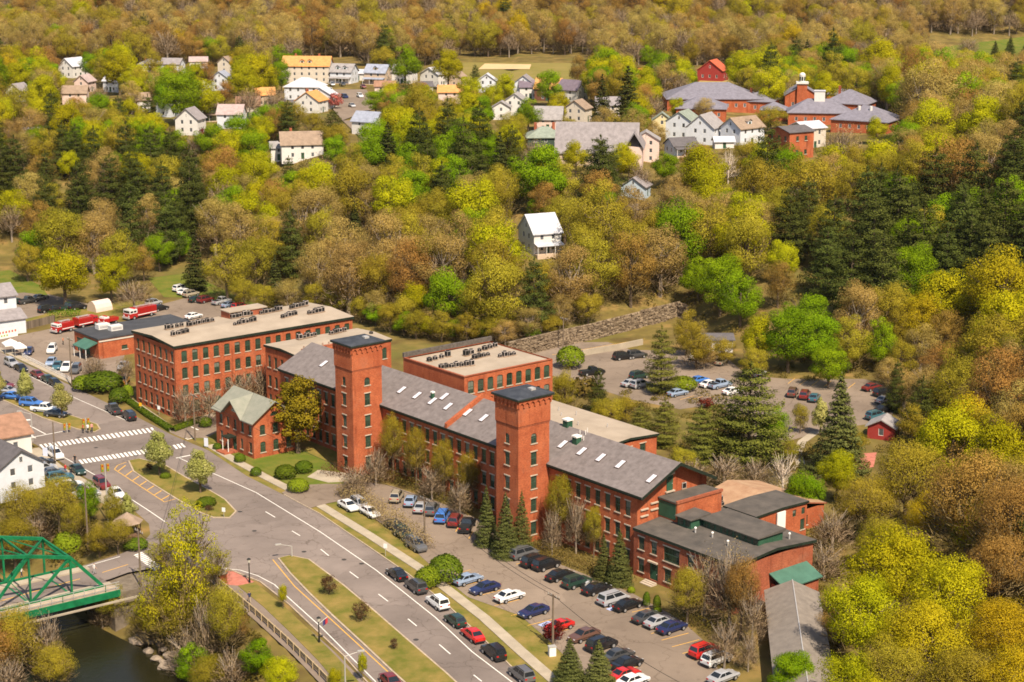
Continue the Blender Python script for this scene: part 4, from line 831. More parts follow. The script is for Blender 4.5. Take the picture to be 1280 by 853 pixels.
reg('B', 3, 13, 11, lambda i: decid(70 + i, 'c', 13, 11, LM['B'], 26, 26, 0.30, twigs=1900, rfac=0.18, tw_mat=TWIGG, bark=BARKG, tw_len=1.5, nl=9))
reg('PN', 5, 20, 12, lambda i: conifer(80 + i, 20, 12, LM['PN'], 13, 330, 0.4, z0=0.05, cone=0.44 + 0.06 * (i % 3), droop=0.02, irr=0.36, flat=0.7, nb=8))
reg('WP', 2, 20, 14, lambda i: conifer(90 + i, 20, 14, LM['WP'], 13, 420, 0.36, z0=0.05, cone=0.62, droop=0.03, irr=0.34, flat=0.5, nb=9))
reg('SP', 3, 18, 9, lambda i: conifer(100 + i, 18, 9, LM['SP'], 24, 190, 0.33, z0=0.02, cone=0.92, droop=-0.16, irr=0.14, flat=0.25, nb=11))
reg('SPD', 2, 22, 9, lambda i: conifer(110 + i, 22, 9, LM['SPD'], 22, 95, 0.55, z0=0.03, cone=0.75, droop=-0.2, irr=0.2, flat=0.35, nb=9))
# detailed kinds for the nearest trees
reg('YGn', 2, 15, 12, lambda i: decid(120 + i, 'c', 15, 12, LM['YG'], 84, 380, 0.2, twigs=500, rfac=0.15, tw_mat=TWIG, nl=9))
reg('YS', 2, 15, 11, lambda i: decid(125 + i, 'c', 15, 11, LM['YG'], 46, 95, 0.26, twigs=900, rfac=0.13, tw_mat=TWIG, nl=11, zlo=0.08, shell=0.35))
reg('OCn', 1, 14, 8, lambda i: decid(130 + i, 'c', 14, 8, LM['OC'], 95, 130, 0.32, rfac=0.15, zlo=-0.04, zhi=1.02, shell=0.3, peak=1.2, taper=0.45))
reg('GOn', 2, 16, 13, lambda i: decid(140 + i, 'c', 16, 13, LM['GO'], 84, 380, 0.2, twigs=700, rfac=0.15, tw_mat=TWIG, nl=9))
reg('On', 2, 16, 12, lambda i: decid(150 + i, 'c', 16, 12, LM['O'], 76, 320, 0.17, twigs=2200, rfac=0.165, tw_mat=TWIG, nl=9))
reg('Rn', 2, 16, 12, lambda i: decid(160 + i, 'c', 16, 12, LM['R'], 76, 310, 0.17, twigs=2200, rfac=0.165, tw_mat=TWIG, nl=9))
reg('Bn', 3, 12, 9, lambda i: decid(170 + i, 'c', 12, 9, LM['B'], 24, 24, 0.2, twigs=2600, rfac=0.18, tw_mat=TWIGG, bark=BARKG, tw_len=1.1, nl=10, zlo=0.12))
reg('P', 2, 8, 4.6, lambda i: decid(180 + i, 'c', 8, 4.6, LM['P'], 90, 170, 0.2, rfac=0.18, zlo=0.06, zhi=1.02, shell=0.2, peak=1.4, taper=1.0))
reg('RD', 2, 5, 4, lambda i: decid(190 + i, 'c', 5, 4, LM['FB'], 26, 60, 0.2, twigs=300, rfac=0.17, zlo=0.12))
reg('RB', 1, 3, 3.4, lambda i: decid(195 + i, 'c', 3, 3.4, LM['RD'], 26, 70, 0.2, rfac=0.17, zlo=0.05))
reg('PK', 1, 6, 6, lambda i: decid(196, 'c', 6, 6, LM['PK'], 26, 70, 0.4, rfac=0.18, zlo=0.15))
reg('BI', 1, 12, 8, lambda i: decid(198, 'c', 12, 8, LM['B'], 10, 8, 0.2, twigs=900, rfac=0.18, tw_mat=BIRCH, bark=BIRCH, tw_len=1.5, nl=11, zlo=0.12))
reg('BU', 2, 2.0, 2.2, lambda i: shrub(200 + i, LM['BU'], 2200, 0.17, (1.1, 1.1, 1.1)))
reg('BUL', 2, 2.0, 2.2, lambda i: shrub(205 + i, LM['BUL'], 2200, 0.16, (1.1, 1.1, 1.1)))
reg('UN', 3, 2.0, 2.6, lambda i: shrub(210 + i, LM['UN'], 420, 0.36, (1.3, 1.3, 1.0), 0.22))
SPECIES = {'YG': ('maple_tree', 'yellow-green leafy maple'), 'G': ('maple_tree', 'bright green leafy maple'), 'O': ('ash_tree', 'olive budding tree'), 'T': ('oak_tree', 'tan budding oak'), 'R': ('budding_tree', 'russet budding tree'), 'GO': ('golden_tree', 'golden yellow leafy tree'),
           'B': ('bare_tree', 'bare grey-brown tree'), 'PN': ('pine_tree', 'dark green pine'), 'WP': ('pine_tree', 'light green spreading pine'), 'SP': ('spruce_tree', 'conical green spruce'), 'SPD': ('spruce_tree', 'tall dark spruce'), 'YGn': ('maple_tree', 'yellow-green leafy maple'),
           'YS': ('maple_tree', 'sparse yellow-green tree'), 'OCn': ('olive_tree', 'dense olive-yellow tree'), 'GOn': ('golden_tree', 'golden yellow leafy tree'), 'On': ('ash_tree', 'olive budding tree'), 'Rn': ('budding_tree', 'russet budding tree'), 'Bn': ('bare_tree', 'bare grey-brown tree'), 'P': ('pear_tree', 'white-blossom pear tree'),
           'RD': ('plum_tree', 'small bronze-leaved tree'), 'RB': ('red_shrub', 'red-leaved shrub'), 'PK': ('cherry_tree', 'pink blossoming tree'), 'BI': ('birch_tree', 'pale bare birch'), 'BU': ('hedge_bush', 'clipped green bush'), 'BUL': ('hedge_bush', 'clipped light green bush'), 'UN': ('wild_shrub', 'wild olive shrub')}
TREEO = []
TREES = []                                          # (x, y, radius) of every tree set so far
def plant(key, x, y, z, W, H, label=None, group=None):
    nm, lab = SPECIES[key]; var = KIND[key]; v = var[rnd.randrange(len(var))]; nH, nW = NOM[key]; cat = 'bush' if key in ('BU', 'BUL', 'UN', 'RB') else 'tree'
    o = empty(nm, (x, y, z - 0.15), rnd.uniform(0, 6.28), label or lab, cat, group)
    o.scale = (W / nW, W / nW * rnd.uniform(0.94, 1.06), H / nH)
    inst('stem' if cat == 'bush' and key != 'RB' else 'trunk', v[0], o); inst('foliage' if cat == 'bush' and key != 'RB' else 'crown', v[1], o); TREES.append((x, y, W / 2)); TREEO.append((o, key, x, y, W, H, label is None or group is not None)); return o
RATIO = {'YG': 1.25, 'G': 1.25, 'O': 1.3, 'T': 1.35, 'R': 1.3, 'GO': 1.2, 'B': 1.2, 'PN': 1.55, 'WP': 1.45, 'SP': 2.1, 'SPD': 2.5, 'YGn': 1.25, 'YS': 1.3, 'On': 1.3, 'Rn': 1.3, 'GOn': 1.2, 'Bn': 1.2, 'P': 1.75, 'OCn': 1.8, 'RD': 1.2, 'RB': 0.8, 'PK': 1.0, 'BI': 1.5, 'BU': 0.9, 'BUL': 0.9, 'UN': 0.8}
def ptree(key, cx, ytop, wpx, label=None, group=None, hpx=None):
    h = hpx or wpx * RATIO[key]; p = gnd(cx, ytop + h); _, _, dep = project(p); k = FPX / dep
    return plant(key, p.x, p.y, p.z, wpx / k, h / k / 0.965, label, group)
def many(lst, where, grp):
    for t in lst:
        k = t[3]; nm, lab = SPECIES[k]; ptree(k, t[0], t[1], t[2], lab + ' ' + where, grp + ', ' + nm.replace('_', ' '), t[4] if len(t) > 4 else None)
# ---------------------------------------------------------------- houses on the terrace and other buildings
def paint(name, c, v=0.06): return mat('paint_' + name, c, rough=0.7, var=v, scale=0.8, spec=0.2)
PW = {'white': paint('white', (0.60, 0.575, 0.55)), 'cream': paint('cream', (0.52, 0.46, 0.39)), 'blue': paint('blue', (0.42, 0.50, 0.58)), 'pink': paint('pink', (0.62, 0.47, 0.42)), 'green': paint('green', (0.22, 0.26, 0.15)), 'brown': paint('brown', (0.14, 0.06, 0.035)),
      'darkgreen': paint('darkgreen', (0.05, 0.075, 0.06)), 'red': paint('red', (0.28, 0.035, 0.03)), 'beige': paint('beige', (0.50, 0.38, 0.28)), 'yellow': paint('yellow', (0.62, 0.52, 0.30)), 'icy': paint('icy', (0.55, 0.57, 0.62)), 'brick': BRICK}
def shing(name, c): return mat('roof_' + name, c, rough=0.9, var=0.18, scale=0.9, spec=0.15)
PR = {'grey': shing('grey', (0.24, 0.215, 0.22)), 'white': shing('white', (0.46, 0.46, 0.50)), 'pale': shing('pale', (0.27, 0.25, 0.25)), 'orange': shing('orange', (0.52, 0.25, 0.09)), 'brown': shing('brown', (0.27, 0.15, 0.10)), 'dark': shing('dark', (0.11, 0.10, 0.105)), 'tan': shing('tan', (0.26, 0.19, 0.14)),
      'blue': shing('blue', (0.27, 0.29, 0.36)), 'green': shing('green', (0.22, 0.25, 0.21)), 'plum': shing('plum', (0.15, 0.12, 0.15)), 'school': shing('school', (0.175, 0.165, 0.20)), 'red': shing('red', (0.45, 0.10, 0.05)), 'pinkish': shing('pinkish', (0.36, 0.28, 0.27))}
EXCL = []                                           # (x, y, radius) kept free of forest trees
CHIM = BRICK2
def gable_roof(mb, w, d, e, r, ov=0.45, th=0.2):
    sl_ = r / (d / 2); x0, x1 = -w / 2 - ov, w / 2 + ov; y0 = -d / 2 - ov; ze = e - sl_ * ov; zr = e + r
    for s in (1, -1):
        p = [(x0, y0 * s, ze), (x1, y0 * s, ze), (x1, 0, zr), (x0, 0, zr)]
        if s < 0: p = p[::-1]
        mb.quad(*[(a, b, c + th) for a, b, c in p]); mb.quad(*[(a, b, c) for a, b, c in reversed(p)])
        for a, b in zip(p, p[1:] + p[:1]): mb.quad(a, b, (b[0], b[1], b[2] + th), (a[0], a[1], a[2] + th))
def hip_roof(mb, w, d, e, r, ov=0.5, ridge=None):
    x0, x1, y0, y1 = -w / 2 - ov, w / 2 + ov, -d / 2 - ov, d / 2 + ov; h = max(0.2, (w - d) / 2) if ridge is None else ridge
    a, b = (-h, 0, e + r), (h, 0, e + r); c = [(x0, y0, e), (x1, y0, e), (x1, y1, e), (x0, y1, e)]
    mb.quad(c[0], c[1], b, a); mb.quad(c[1], c[2], b); mb.quad(c[2], c[3], a, b); mb.quad(c[3], c[0], a)
    for p, q in zip(c, c[1:] + c[:1]): mb.quad((p[0], p[1], e - 0.22), (q[0], q[1], e - 0.22), q, p)
    mb.quad(*[(p[0], p[1], e - 0.22) for p in reversed(c)])
def house(px, py, w, d, e, r, yaw, wall, roof_, label, kind_='gable', floors=2, chim=0, porch=False, dormer=0, group=None, name='house', cat='house', win='nw', front=True, z=None):
    p = gnd(px, py) if z is None else at(px, py, z); yw = R(yaw); ext = (abs(math.cos(yw)) * d + abs(math.sin(yw)) * w) / 2
    p = Vector((p.x, p.y + ext, 0)); p.z = (hz(p.x, p.y) if z is None else z) - 0.15
    h = empty(name, p, yw, label, cat, group); mb = MB(); wm_ = PW[wall] if isinstance(wall, str) else wall; rm_ = PR[roof_] if isinstance(roof_, str) else roof_
    fh = e / floors; ww, wh = (0.95, 1.35) if e > 2 else (0.8, 1.0)
    zs = [(f * fh + fh * 0.36, min(f * fh + fh * 0.36 + wh, (f + 1) * fh - 0.25)) for f in range(floors)]
    def rw(L):
        n = max(1, int(L / 3.3)); return rows(n, L / 2 - (n - 1) * 1.55, 3.1, ww, zs, 0, win)
    S_ = rw(w)
    if front: S_ = [o for o in S_ if not (abs((o[0] + o[1]) / 2 - w / 2) < 1.0 and o[2] < fh)] + [(w / 2 - 0.5, w / 2 + 0.5, 0.2, 2.2, 0, 'door')]
    four_walls(h, mb, -w / 2, w / 2, -d / 2, d / 2, -1.2, e, S_, rw(d), rw(w), rw(d), win, 0.12)
    if kind_ == 'gable':
        for s in (1, -1): mb.quad((s * w / 2, -s * d / 2, e), (s * w / 2, s * d / 2, e), (s * w / 2, 0, e + r))
        for s in (1, -1):
            if r > 2.0: put_window(h, s * (w / 2 - 0.0), 0, e + r * 0.22, s * math.pi / 2, 0.7, min(1.1, r * 0.4), 'nw')
    mb.build('wall', wm_, h); rb = MB(); (gable_roof if kind_ == 'gable' else hip_roof)(rb, w, d, e, r); ro = rb.build('roof', rm_, h)
    for k in range(chim):
        c = MB(); xx = (-0.25 + 0.5 * k) * w; c.box(xx - 0.4, xx + 0.4, 0.3, 1.1, e + r * 0.3, e + r + 1.1); c.build('chimney', CHIM, ro)
    for k in range(dormer):
        xx = (k - (dormer - 1) / 2) * 3.2; dm = MB(); y0 = -d / 2 * 0.72; zb = e + r * 0.22; dm.box(xx - 0.9, xx + 0.9, y0, -0.3, zb, zb + 1.3); dd_ = dm.build('dormer', wm_, ro)
        q = MB(); q.quad((xx - 1.15, y0 - 0.3, zb + 1.25), (xx, y0 - 0.3, zb + 2.0), (xx, -0.1, zb + 2.0), (xx - 1.15, -0.1, zb + 1.25)); q.quad((xx, y0 - 0.3, zb + 2.0), (xx + 1.15, y0 - 0.3, zb + 1.25), (xx + 1.15, -0.1, zb + 1.25), (xx, -0.1, zb + 2.0)); q.quad((xx - 0.9, y0 - 0.01, zb + 1.3), (xx + 0.9, y0 - 0.01, zb + 1.3), (xx, y0 - 0.01, zb + 1.9)); q.build('dormer_roof', rm_, dd_)
        g = MB(); g.box(xx - 0.45, xx + 0.45, y0 - 0.04, y0 - 0.01, zb + 0.25, zb + 1.15); g.build('pane', GLASS, dd_)
    if porch:
        q = MB(); q.prism([(-w / 2, -d / 2 - 2.2), (w / 2, -d / 2 - 2.2), (w / 2, -d / 2), (-w / 2, -d / 2)], [2.3, 2.3, 2.75, 2.75], [2.45, 2.45, 2.95, 2.95], True); q.build('porch_roof', rm_, h)
        q = MB(); q.box(-w / 2, w / 2, -d / 2 - 2.1, -d / 2, -0.8, 0.25); q.build('porch_floor', PW['beige'], h)
        for k in range(4):
            xx = -w / 2 + 0.2 + k * (w - 0.4) / 3; q = MB(); q.tube((xx, -d / 2 - 2.0, 0.2), (xx, -d / 2 - 2.0, 2.35), 0.09, 0.09, 6); q.build('porch_post', PW['white'], h)
    EXCL.append((p.x, p.y, max(w, d) * 0.62)); return h
HG = 'houses on the terrace'
for a in [
    (88, 98, 10, 8, 5.2, 3.2, 62, 'white', 'white', 'white house with white gabled roof and rosy lean-to beside a round green maple', dict(porch=False, chim=0)),
    (92, 131, 9, 7, 4.5, 2.4, 5, 'pink', 'tan', 'faded house with tan roof half hidden by bare trees', {}),
    (141, 116, 7, 6, 4.6, 2.4, -25, 'icy', 'white', 'small pale blue house with white roof above a red shrub', {}),
    (187, 90, 10, 8, 3.6, 2.2, 0, 'white', 'grey', 'white house with grey hipped roof and small central chimney', dict(kind_='hip', chim=1, floors=1)),
    (214, 93, 9, 7, 4.6, 2.2, -12, 'icy', 'grey', 'white house with grey gable roof beside the hipped one', {}),
    (247, 86, 8, 6, 3.4, 1.8, 8, 'white', 'pinkish', 'low white house with pale pinkish roof near a russet tree', dict(floors=1)),
    (276, 114, 6.5, 8, 5.0, 2.8, 80, 'icy', 'blue', 'narrow blue-white house with steep gable between two leafy maples', {}),
    (282, 92, 6, 6, 5.0, 2.4, 75, 'cream', 'tan', 'small cream house with tan roof peeping between yellow maples', {}),
    (236, 170, 7.5, 8, 5.2, 3.4, 78, 'white', 'grey', 'white gable-fronted house with grey roof beside a dark red shrub', dict(chim=0)),
    (257, 152, 8, 7, 5.0, 2.6, 4, 'green', 'tan', 'olive-green house with grey-tan roof and small porch', dict(porch=True)),
    (288, 161, 8.5, 7, 4.8, 2.8, -4, 'icy', 'pinkish', 'white house with pale pink roof above a golden treetop', {}),
    (309, 148, 8, 7, 4.6, 2.6, 6, 'cream', 'brown', 'cream house with brown roof behind bare trees', {}),
    (44, 178, 9, 6, 2.6, 1.6, 6, 'white', 'blue', 'long low house with blue-grey roof among the pines', dict(floors=1)),
    (383, 104, 20, 11, 7.2, 3.6, -4, 'cream', 'orange', 'large cream three-storey house with orange roof, dormers and chimneys', dict(floors=3, chim=2, dormer=2)),
    (380, 127, 14, 11, 5.6, 3.2, -8, 'icy', 'white', 'wide white house with pale hipped roof below the orange-roofed one', dict(kind_='hip')),
    (388, 142, 8, 9, 4.6, 3.0, 70, 'white', 'orange', 'white gabled house with orange roof next to pink blossom', dict(chim=1)),
    (402, 137, 7, 9, 5.4, 2.6, 78, 'white', 'white', 'white gable-ended house directly beside the pink blossoming tree', {}),
    (362, 141, 7, 6, 2.6, 1.8, 0, 'brown', 'dark', 'small dark-roofed garage below the hipped white house', dict(floors=1)),
    (429, 105, 9.5, 8, 5.0, 3.0, -18, 'icy', 'pale', 'white house with pale roof, wide dormer and porch on the street', dict(porch=True, dormer=2)),
    (449, 101, 4.5, 5, 3.2, 1.4, -10, 'white', 'white', 'tiny white outbuilding behind the dormered house', dict(floors=1)),
    (472, 106, 9.5, 8, 5.0, 3.0, -20, 'beige', 'blue', 'beige house with blue-grey roof and dormer', dict(dormer=1, porch=True)),
    (481, 117, 8, 6, 3.0, 1.8, 0, 'pink', 'brown', 'low pinkish house with brown roof by the street', dict(floors=1)),
    (505, 105, 9, 7.5, 5.0, 2.8, -15, 'white', 'pale', 'white house with pale roof and pointed dormer behind a dark pine', dict(dormer=1)),
    (543, 109, 8.5, 9, 5.2, 2.6, 58, 'white', 'white', 'white house with bright metal roof and front porch', dict(porch=False)),
    (530, 117, 6, 6, 3.0, 1.6, 10, 'white', 'dark', 'low white wing with dark roof before the metal-roofed house', dict(floors=1)),
    (563, 130, 9, 7, 4.4, 2.2, 0, 'pink', 'orange', 'pink-walled house with orange-tan roof above the pines', {}),
    (571, 108, 5, 6, 4.0, 2.0, 60, 'beige', 'tan', 'small tan-roofed house behind yellow-green maples', {}),
    (609, 116, 5, 7, 5.0, 2.4, 85, 'icy', 'white', 'narrow white house with blue-trimmed gable', {}),
    (627, 150, 4.5, 6, 4.6, 1.8, 85, 'white', 'pale', 'little white gable tucked behind the dark pines', {}),
    (460, 170, 9, 7, 4.6, 2.8, -28, 'white', 'blue', 'white house with grey-blue roof at the end of the street', {}),
    (375, 203, 13, 9, 4.8, 3.4, 10, 'white', 'tan', 'house with broad grey-brown roof and brick chimney among budding oaks', dict(chim=1)),
    (347, 203, 5, 5, 4.2, 1.6, 10, 'white', 'pale', 'white sunroom wing with big windows beside the brown roof', {}),
    (656, 123, 7, 8, 5.4, 3.0, 80, 'icy', 'grey', 'white house with tall pointed front gable and grey roof', {}),
    (663, 124, 8, 6, 4.6, 2.0, 0, 'white', 'plum', 'white wing with dark grey roof by the pointed gable', {}),
    (687, 127, 9.5, 8, 4.8, 3.4, -15, 'brown', 'orange', 'dark brown house with orange roof and rounded dormer', dict(dormer=1)),
    (716, 129, 9, 8, 4.8, 3.2, -35, 'white', 'plum', 'white gabled house with plum-grey roof', {}),
    (723, 154, 6.5, 7.5, 4.8, 2.6, 66, 'cream', 'tan', 'cream gable-fronted house with tan roof beside tall spruces', {}),
    (686, 164, 9, 7, 4.0, 3.6, -6, 'pink', 'pale', 'pinkish house with big pale grey roof', {}),
    (681, 192, 11, 9, 4.6, 2.8, 4, 'darkgreen', 'green', 'dark green house with green-grey hipped roof and two brick chimneys', dict(kind_='hip', chim=2)),
    (808, 205, 5.5, 8, 7.0, 2.4, 84, 'pink', 'pale', 'pale stepped clapboard building beside the grey church roof', dict(floors=3)),
    (796, 250, 6, 7, 3.2, 2.4, 70, 'blue', 'grey', 'little blue house with grey gable roof and dark trim', dict(floors=1)),
    (675, 322, 7.5, 9.5, 5.4, 4.0, 24, 'white', 'white', 'white house with steep white roof and porch alone in the woods', dict(porch=True)),
    (828, 168, 4, 6, 4.8, 2.2, 85, 'yellow', 'green', 'narrow yellow house with green roof edge', {}),
    (856, 176, 9, 9, 6.0, 3.0, 66, 'icy', 'green', 'blue-white house with green-grey gable roof in the row', {}),
    (884, 182, 10, 9, 5.6, 3.8, 64, 'icy', 'pale', 'big white house with pale barn-shaped roof in the row', dict(dormer=0)),
    (931, 182, 11, 8.5, 5.4, 3.0, 40, 'icy', 'tan', 'white house with tan and grey roof at the end of the row', dict(dormer=1, porch=False)),
    (853, 196, 8, 7, 3.2, 2.0, 20, 'blue', 'dark', 'low blue house with dark roof and white porch below the row', dict(floors=1, porch=True)),
    (905, 186, 6, 4, 2.4, 1.2, 5, 'white', 'white', 'small white shed with pale flat roof beside the row', dict(floors=1)),
    (172, 140, 7, 6, 4.4, 2.2, 20, 'white', 'tan', 'small white house with tan roof between two dark pines', {}),
    (208, 147, 7, 6, 4.6, 2.4, 70, 'icy', 'grey', 'small grey-roofed house behind the dark pines', {}),
    (104, 116, 7, 6, 4.4, 2.4, 75, 'pink', 'pinkish', 'small pinkish house above the bare trees', {}),
    (330, 133, 7, 6, 4.4, 2.4, 10, 'beige', 'orange', 'small beige house with orange roof among bare trees', {}),
    (250, 124, 6, 6, 4.2, 2.2, 80, 'white', 'blue', 'small white cottage behind big yellow-green maples', {}),
    (645, 142, 7, 7, 4.6, 2.4, 80, 'white', 'pale', 'narrow white cottage below the pointed gable', {}),
    (760, 148, 8, 7, 4.6, 2.4, 0, 'cream', 'grey', 'cream cottage with grey roof between spruces and church', {}),
    (20, 128, 7, 7, 4.4, 2.6, 70, 'white', 'grey', 'white cottage at the woods edge beyond the pines', {}),
    (1012, 186, 8, 8, 6.2, 1.6, 30, 'cream', 'white', 'cream building with white roof behind the brick hall', {}),
]:
    house(*a[:10], group=HG, **a[10])
# church with long steep roof
ch = house(748, 212, 24, 12, 4.2, 8.0, -6, 'beige', 'grey', 'grey stone church with long steep grey roof', floors=1, name='church', cat='church', chim=0)
q = MB(); q.box(9.0, 13.5, -7.5, 7.5, -1, 6.0); tr_ = q.build('transept', PW['pink'], ch)
q = MB(); gable_roof(q, 15.5, 5, 6.0, 4.0); tro = q.build('transept_roof', PR['grey'], ch); tro.location = (11.2, 0, 0); tro.rotation_euler = (0, 0, math.pi / 2)
for xx in (-8, -4, 0, 4):
    put_window(ch, xx, -6.0, 1.2, 0, 0.9, 2.2, 'ns')
# brick hall with arched windows
bh = house(992, 200, 9, 10, 8.0, 1.2, 30, 'brick', 'dark', 'brick hall with arched windows and hooded gable beside a tall pine', floors=2, name='brick_hall', cat='hall', win='s', chim=0)
# red barn and shed
house(893, 103, 9, 11, 5.0, 4.0, 66, 'red', 'red', 'dark red barn with bright red roof at the edge of the woods', floors=1, name='barn', cat='barn')
house(800, 97, 4, 4, 2.4, 1.4, 60, 'red', 'red', 'tiny red shed beside the ball field', floors=1, name='shed', cat='shed')
# school: brick wings under grey hipped roofs
SG = 'wings of the school'
for a in [(893, 140, 34, 22, 4.6, 5.0, 0, 'wide brick school wing with the largest grey hipped roof', {}), (880, 152, 17, 15, 4.2, 3.6, -8, 'brick school wing with grey roof in front of the largest one', {}),
          (952, 143, 12, 14, 4.4, 3.0, -18, 'brick school wing with grey roof beside the gabled hall', {}), (970, 152, 9, 9, 4.0, 2.4, -10, 'small brick school wing in front of the courtyard', {}), (1028, 157, 21, 13, 4.4, 4.2, -8, 'brick school wing with white box cupola on its grey roof', {}),
          (1068, 146, 16, 15, 4.6, 4.4, -25, 'brick school wing with chimney behind the cupola wing', {}), (1092, 168, 19, 16, 4.2, 4.2, -30, 'brick school wing with two white roof vents near budding trees', {}), (1045, 132, 16, 8, 4.4, 1.6, 0, 'low brick school wing linking the hall and chimney wing', {})]:
    s_ = house(*a[:7], 'brick', 'school', a[7], 'hip', floors=1, chim=1 if 'chimney' in a[7] or 'gabled' in a[7] else 0, group=SG, name='school_wing', cat='school', win='nw', front=False)
    if 'white box cupola' in a[7]:
        q = MB(); q.box(-1.8, 1.8, -1.5, 1.5, 7.6, 11.2); cu = q.build('cupola', PW['white'], s_); q = MB(); q.box(-2.0, 2.0, -1.7, 1.7, 11.2, 11.4); q.build('cupola_roof', PR['white'], cu)
    if 'vents' in a[7]:
        for xx in (-2, 2):
            q = MB(); q.tube((xx, -2.5, 6.8), (xx, -2.5, 8.4), 0.5, 0.5, 8); q.build('roof_vent', PW['white'], s_)
hall = house(1004, 140, 12, 12, 6.0, 3.6, 84, 'brick', 'school', 'gabled brick school hall with brick bell turret and white lantern', floors=1, group=SG, name='school_hall', cat='school', win='nw', front=False)
q = MB(); q.box(-7.2, -4.2, -1.8, 1.8, -1, 10.2); tu = q.build('turret', BRICK, hall)
q = MB(); q.box(-7.6, -3.8, -2.2, 2.2, 10.2, 10.9); q.build('balustrade', PW['white'], hall)
la_ = MB(); la_.tube((-5.7, 0, 10.9), (-5.7, 0, 13.2), 1.1, 1.1, 8); lo = la_.build('lantern', PW['white'], hall)
for k in range(8):
    q = MB(); t_ = k * math.pi / 4; q.box(-0.02, 0.02, -0.28, 0.28, 0, 1.4); q.build('pane', GLASS, lo, (-5.7 + 1.1 * math.cos(t_), 1.1 * math.sin(t_), 11.3), t_)
q = MB(); q.ball((-5.7, 0, 13.2), 1.15, 10, 6, 0.9); q.build('dome', PW['white'], hall)
# draped ground sheets: fields, streets up on the terrace
def drape(name, quad, m, label, n=14, lift=0.35):
    a, b, c, d = [Vector((*q, 0)) for q in quad]; mb = MB(); pts = []
    for i in range(n + 1):
        for j in range(n + 1):
            u, v = i / n, j / n; q = a.lerp(b, u).lerp(d.lerp(c, u), v); g = gnd(q.x, q.y); pts.append((g.x, g.y, g.z + lift))
    mb.v = pts; mb.f = [(i * (n + 1) + j, (i + 1) * (n + 1) + j, (i + 1) * (n + 1) + j + 1, i * (n + 1) + j + 1) for i in range(n) for j in range(n)]; mb.m = [0] * len(mb.f)
    o = mb.build(name, m); smooth_mesh(o.data); tag(o, label, kind='structure'); g = [sum(p[k] for p in pts) / len(pts) for k in range(2)]; return o
field = mat('dry_field', (0.17, 0.15, 0.035), rough=1, col2=(0.24, 0.185, 0.06), scale=0.06, detail=7, spec=0.05)
drape('ball_field', [(560, 104), (735, 106), (728, 80), (575, 79)], field, 'dry green ball field in front of the far woods', 10)
drape('ball_diamond', [(598, 88), (662, 88), (664, 82), (606, 81)], mat('infield_sand', (0.56, 0.38, 0.20), rough=1, var=0.1, scale=0.3), 'sandy infield strip of the ball field', 6, 0.5)
drape('meadow', [(1140, 82), (1290, 92), (1290, 46), (1180, 60)], grass2, 'green sloping meadow at the foot of the far hill', 14, 0.5)
drape('dirt_yard', [(795, 116), (848, 120), (842, 100), (800, 98)], dirt, 'bare dirt yard near the red barn', 6)
drape('dirt_yard', [(870, 108), (925, 108), (920, 97), (878, 97)], mat('dry_grass', (0.30, 0.22, 0.07), rough=1, var=0.2, scale=0.2), 'dry grass round the red barn', 6)
drape('street', [(396, 113), (458, 113), (470, 136), (428, 152)], lot_mat, 'short town street between the white houses', 10)
drape('street', [(428, 152), (446, 152), (470, 175), (455, 178)], lot_mat, 'lower end of the town street', 6)
drape('street', [(980, 224), (1022, 238), (1020, 246), (975, 232)], lot_mat, 'strip of road behind the tall lone pine', 6)
drape('street', [(770, 268), (812, 262), (815, 255), (775, 258)], lot_mat, 'small lane by the little blue house', 5)
for x, y, r in ((432, 128, 34), (600, 92, 60), (660, 92, 60), (1245, 68, 40), (822, 108, 16), (898, 104, 20), (1000, 232, 10), (452, 162, 10), (700, 95, 30)):
    g = gnd(x, y); EXCL.append((g.x, g.y, r * 0.45 * 1.6))
# --- fire station -----------------------------------------------------------------------------------------
fa, fb = ab(122, 424, 4.6); fa0, _ = ab(91, 412, 4.6)
fs = empty('fire_station', mw(fa0, fb), MROT, 'low brick fire station with dark flat roof and green awning', 'fire station')
fl, fw = fa - fa0, 24.0; mf = MB(); four_walls(fs, mf, 0.2, fl - 0.2, 0.2, fw, 0, 4.3, [(1.0, 3.6, 0.1, 3.2, 0, 'door'), (4.6, 7.2, 0.1, 3.2, 0, 'door')] if fl > 8 else [(1.0, 3.4, 0.1, 3.2, 0, 'door')], [(5.5, 6.9, 1.4, 2.3, 0, 's'), (14, 15.4, 1.4, 2.3, 0, 's')]); mf.build('wall', BRICK, fs)
q = MB(); q.box(0, fl, 0, fw + 0.2, 4.3, 4.62); q.build('roof', mat('charcoal_roof', (0.055, 0.056, 0.062), rough=0.8, var=0.2, scale=0.4), fs)
q = MB(); q.box(fl - 0.18, fl - 0.05, 0.3, fw - 0.2, 3.75, 4.05); q.build('white_fascia', PW['cream'], fs)
q = MB(); q.prism([(fl - 6.5, -2.8), (fl - 0.5, -2.8), (fl - 0.5, 0.2), (fl - 6.5, 0.2)], [2.5, 2.5, 3.5, 3.5], [2.65, 2.65, 3.75, 3.75], True); q.build('awning', GRNROOF, fs)
for xx in (fl - 6.3, fl - 3.5, fl - 0.7):
    q = MB(); q.tube((xx, -2.6, 0), (xx, -2.6, 2.6), 0.1, 0.1, 6); q.build('awning_post', PW['white'], fs)
for (xx, yy, sx, sy) in ((3.4, 5.5, 1.4, 0.9), (6.4, 7.0, 1.4, 0.9)):
    q = MB(); q.box(xx - sy, xx + sy, yy - sx, yy + sx, 4.62, 5.7); u_ = q.build('roof_unit', PW['white'], fs); q = MB(); q.box(xx + sy, xx + sy + 0.02, yy - sx * 0.8, yy + sx * 0.8, 4.9, 5.4); q.build('louvre', METAL, u_)
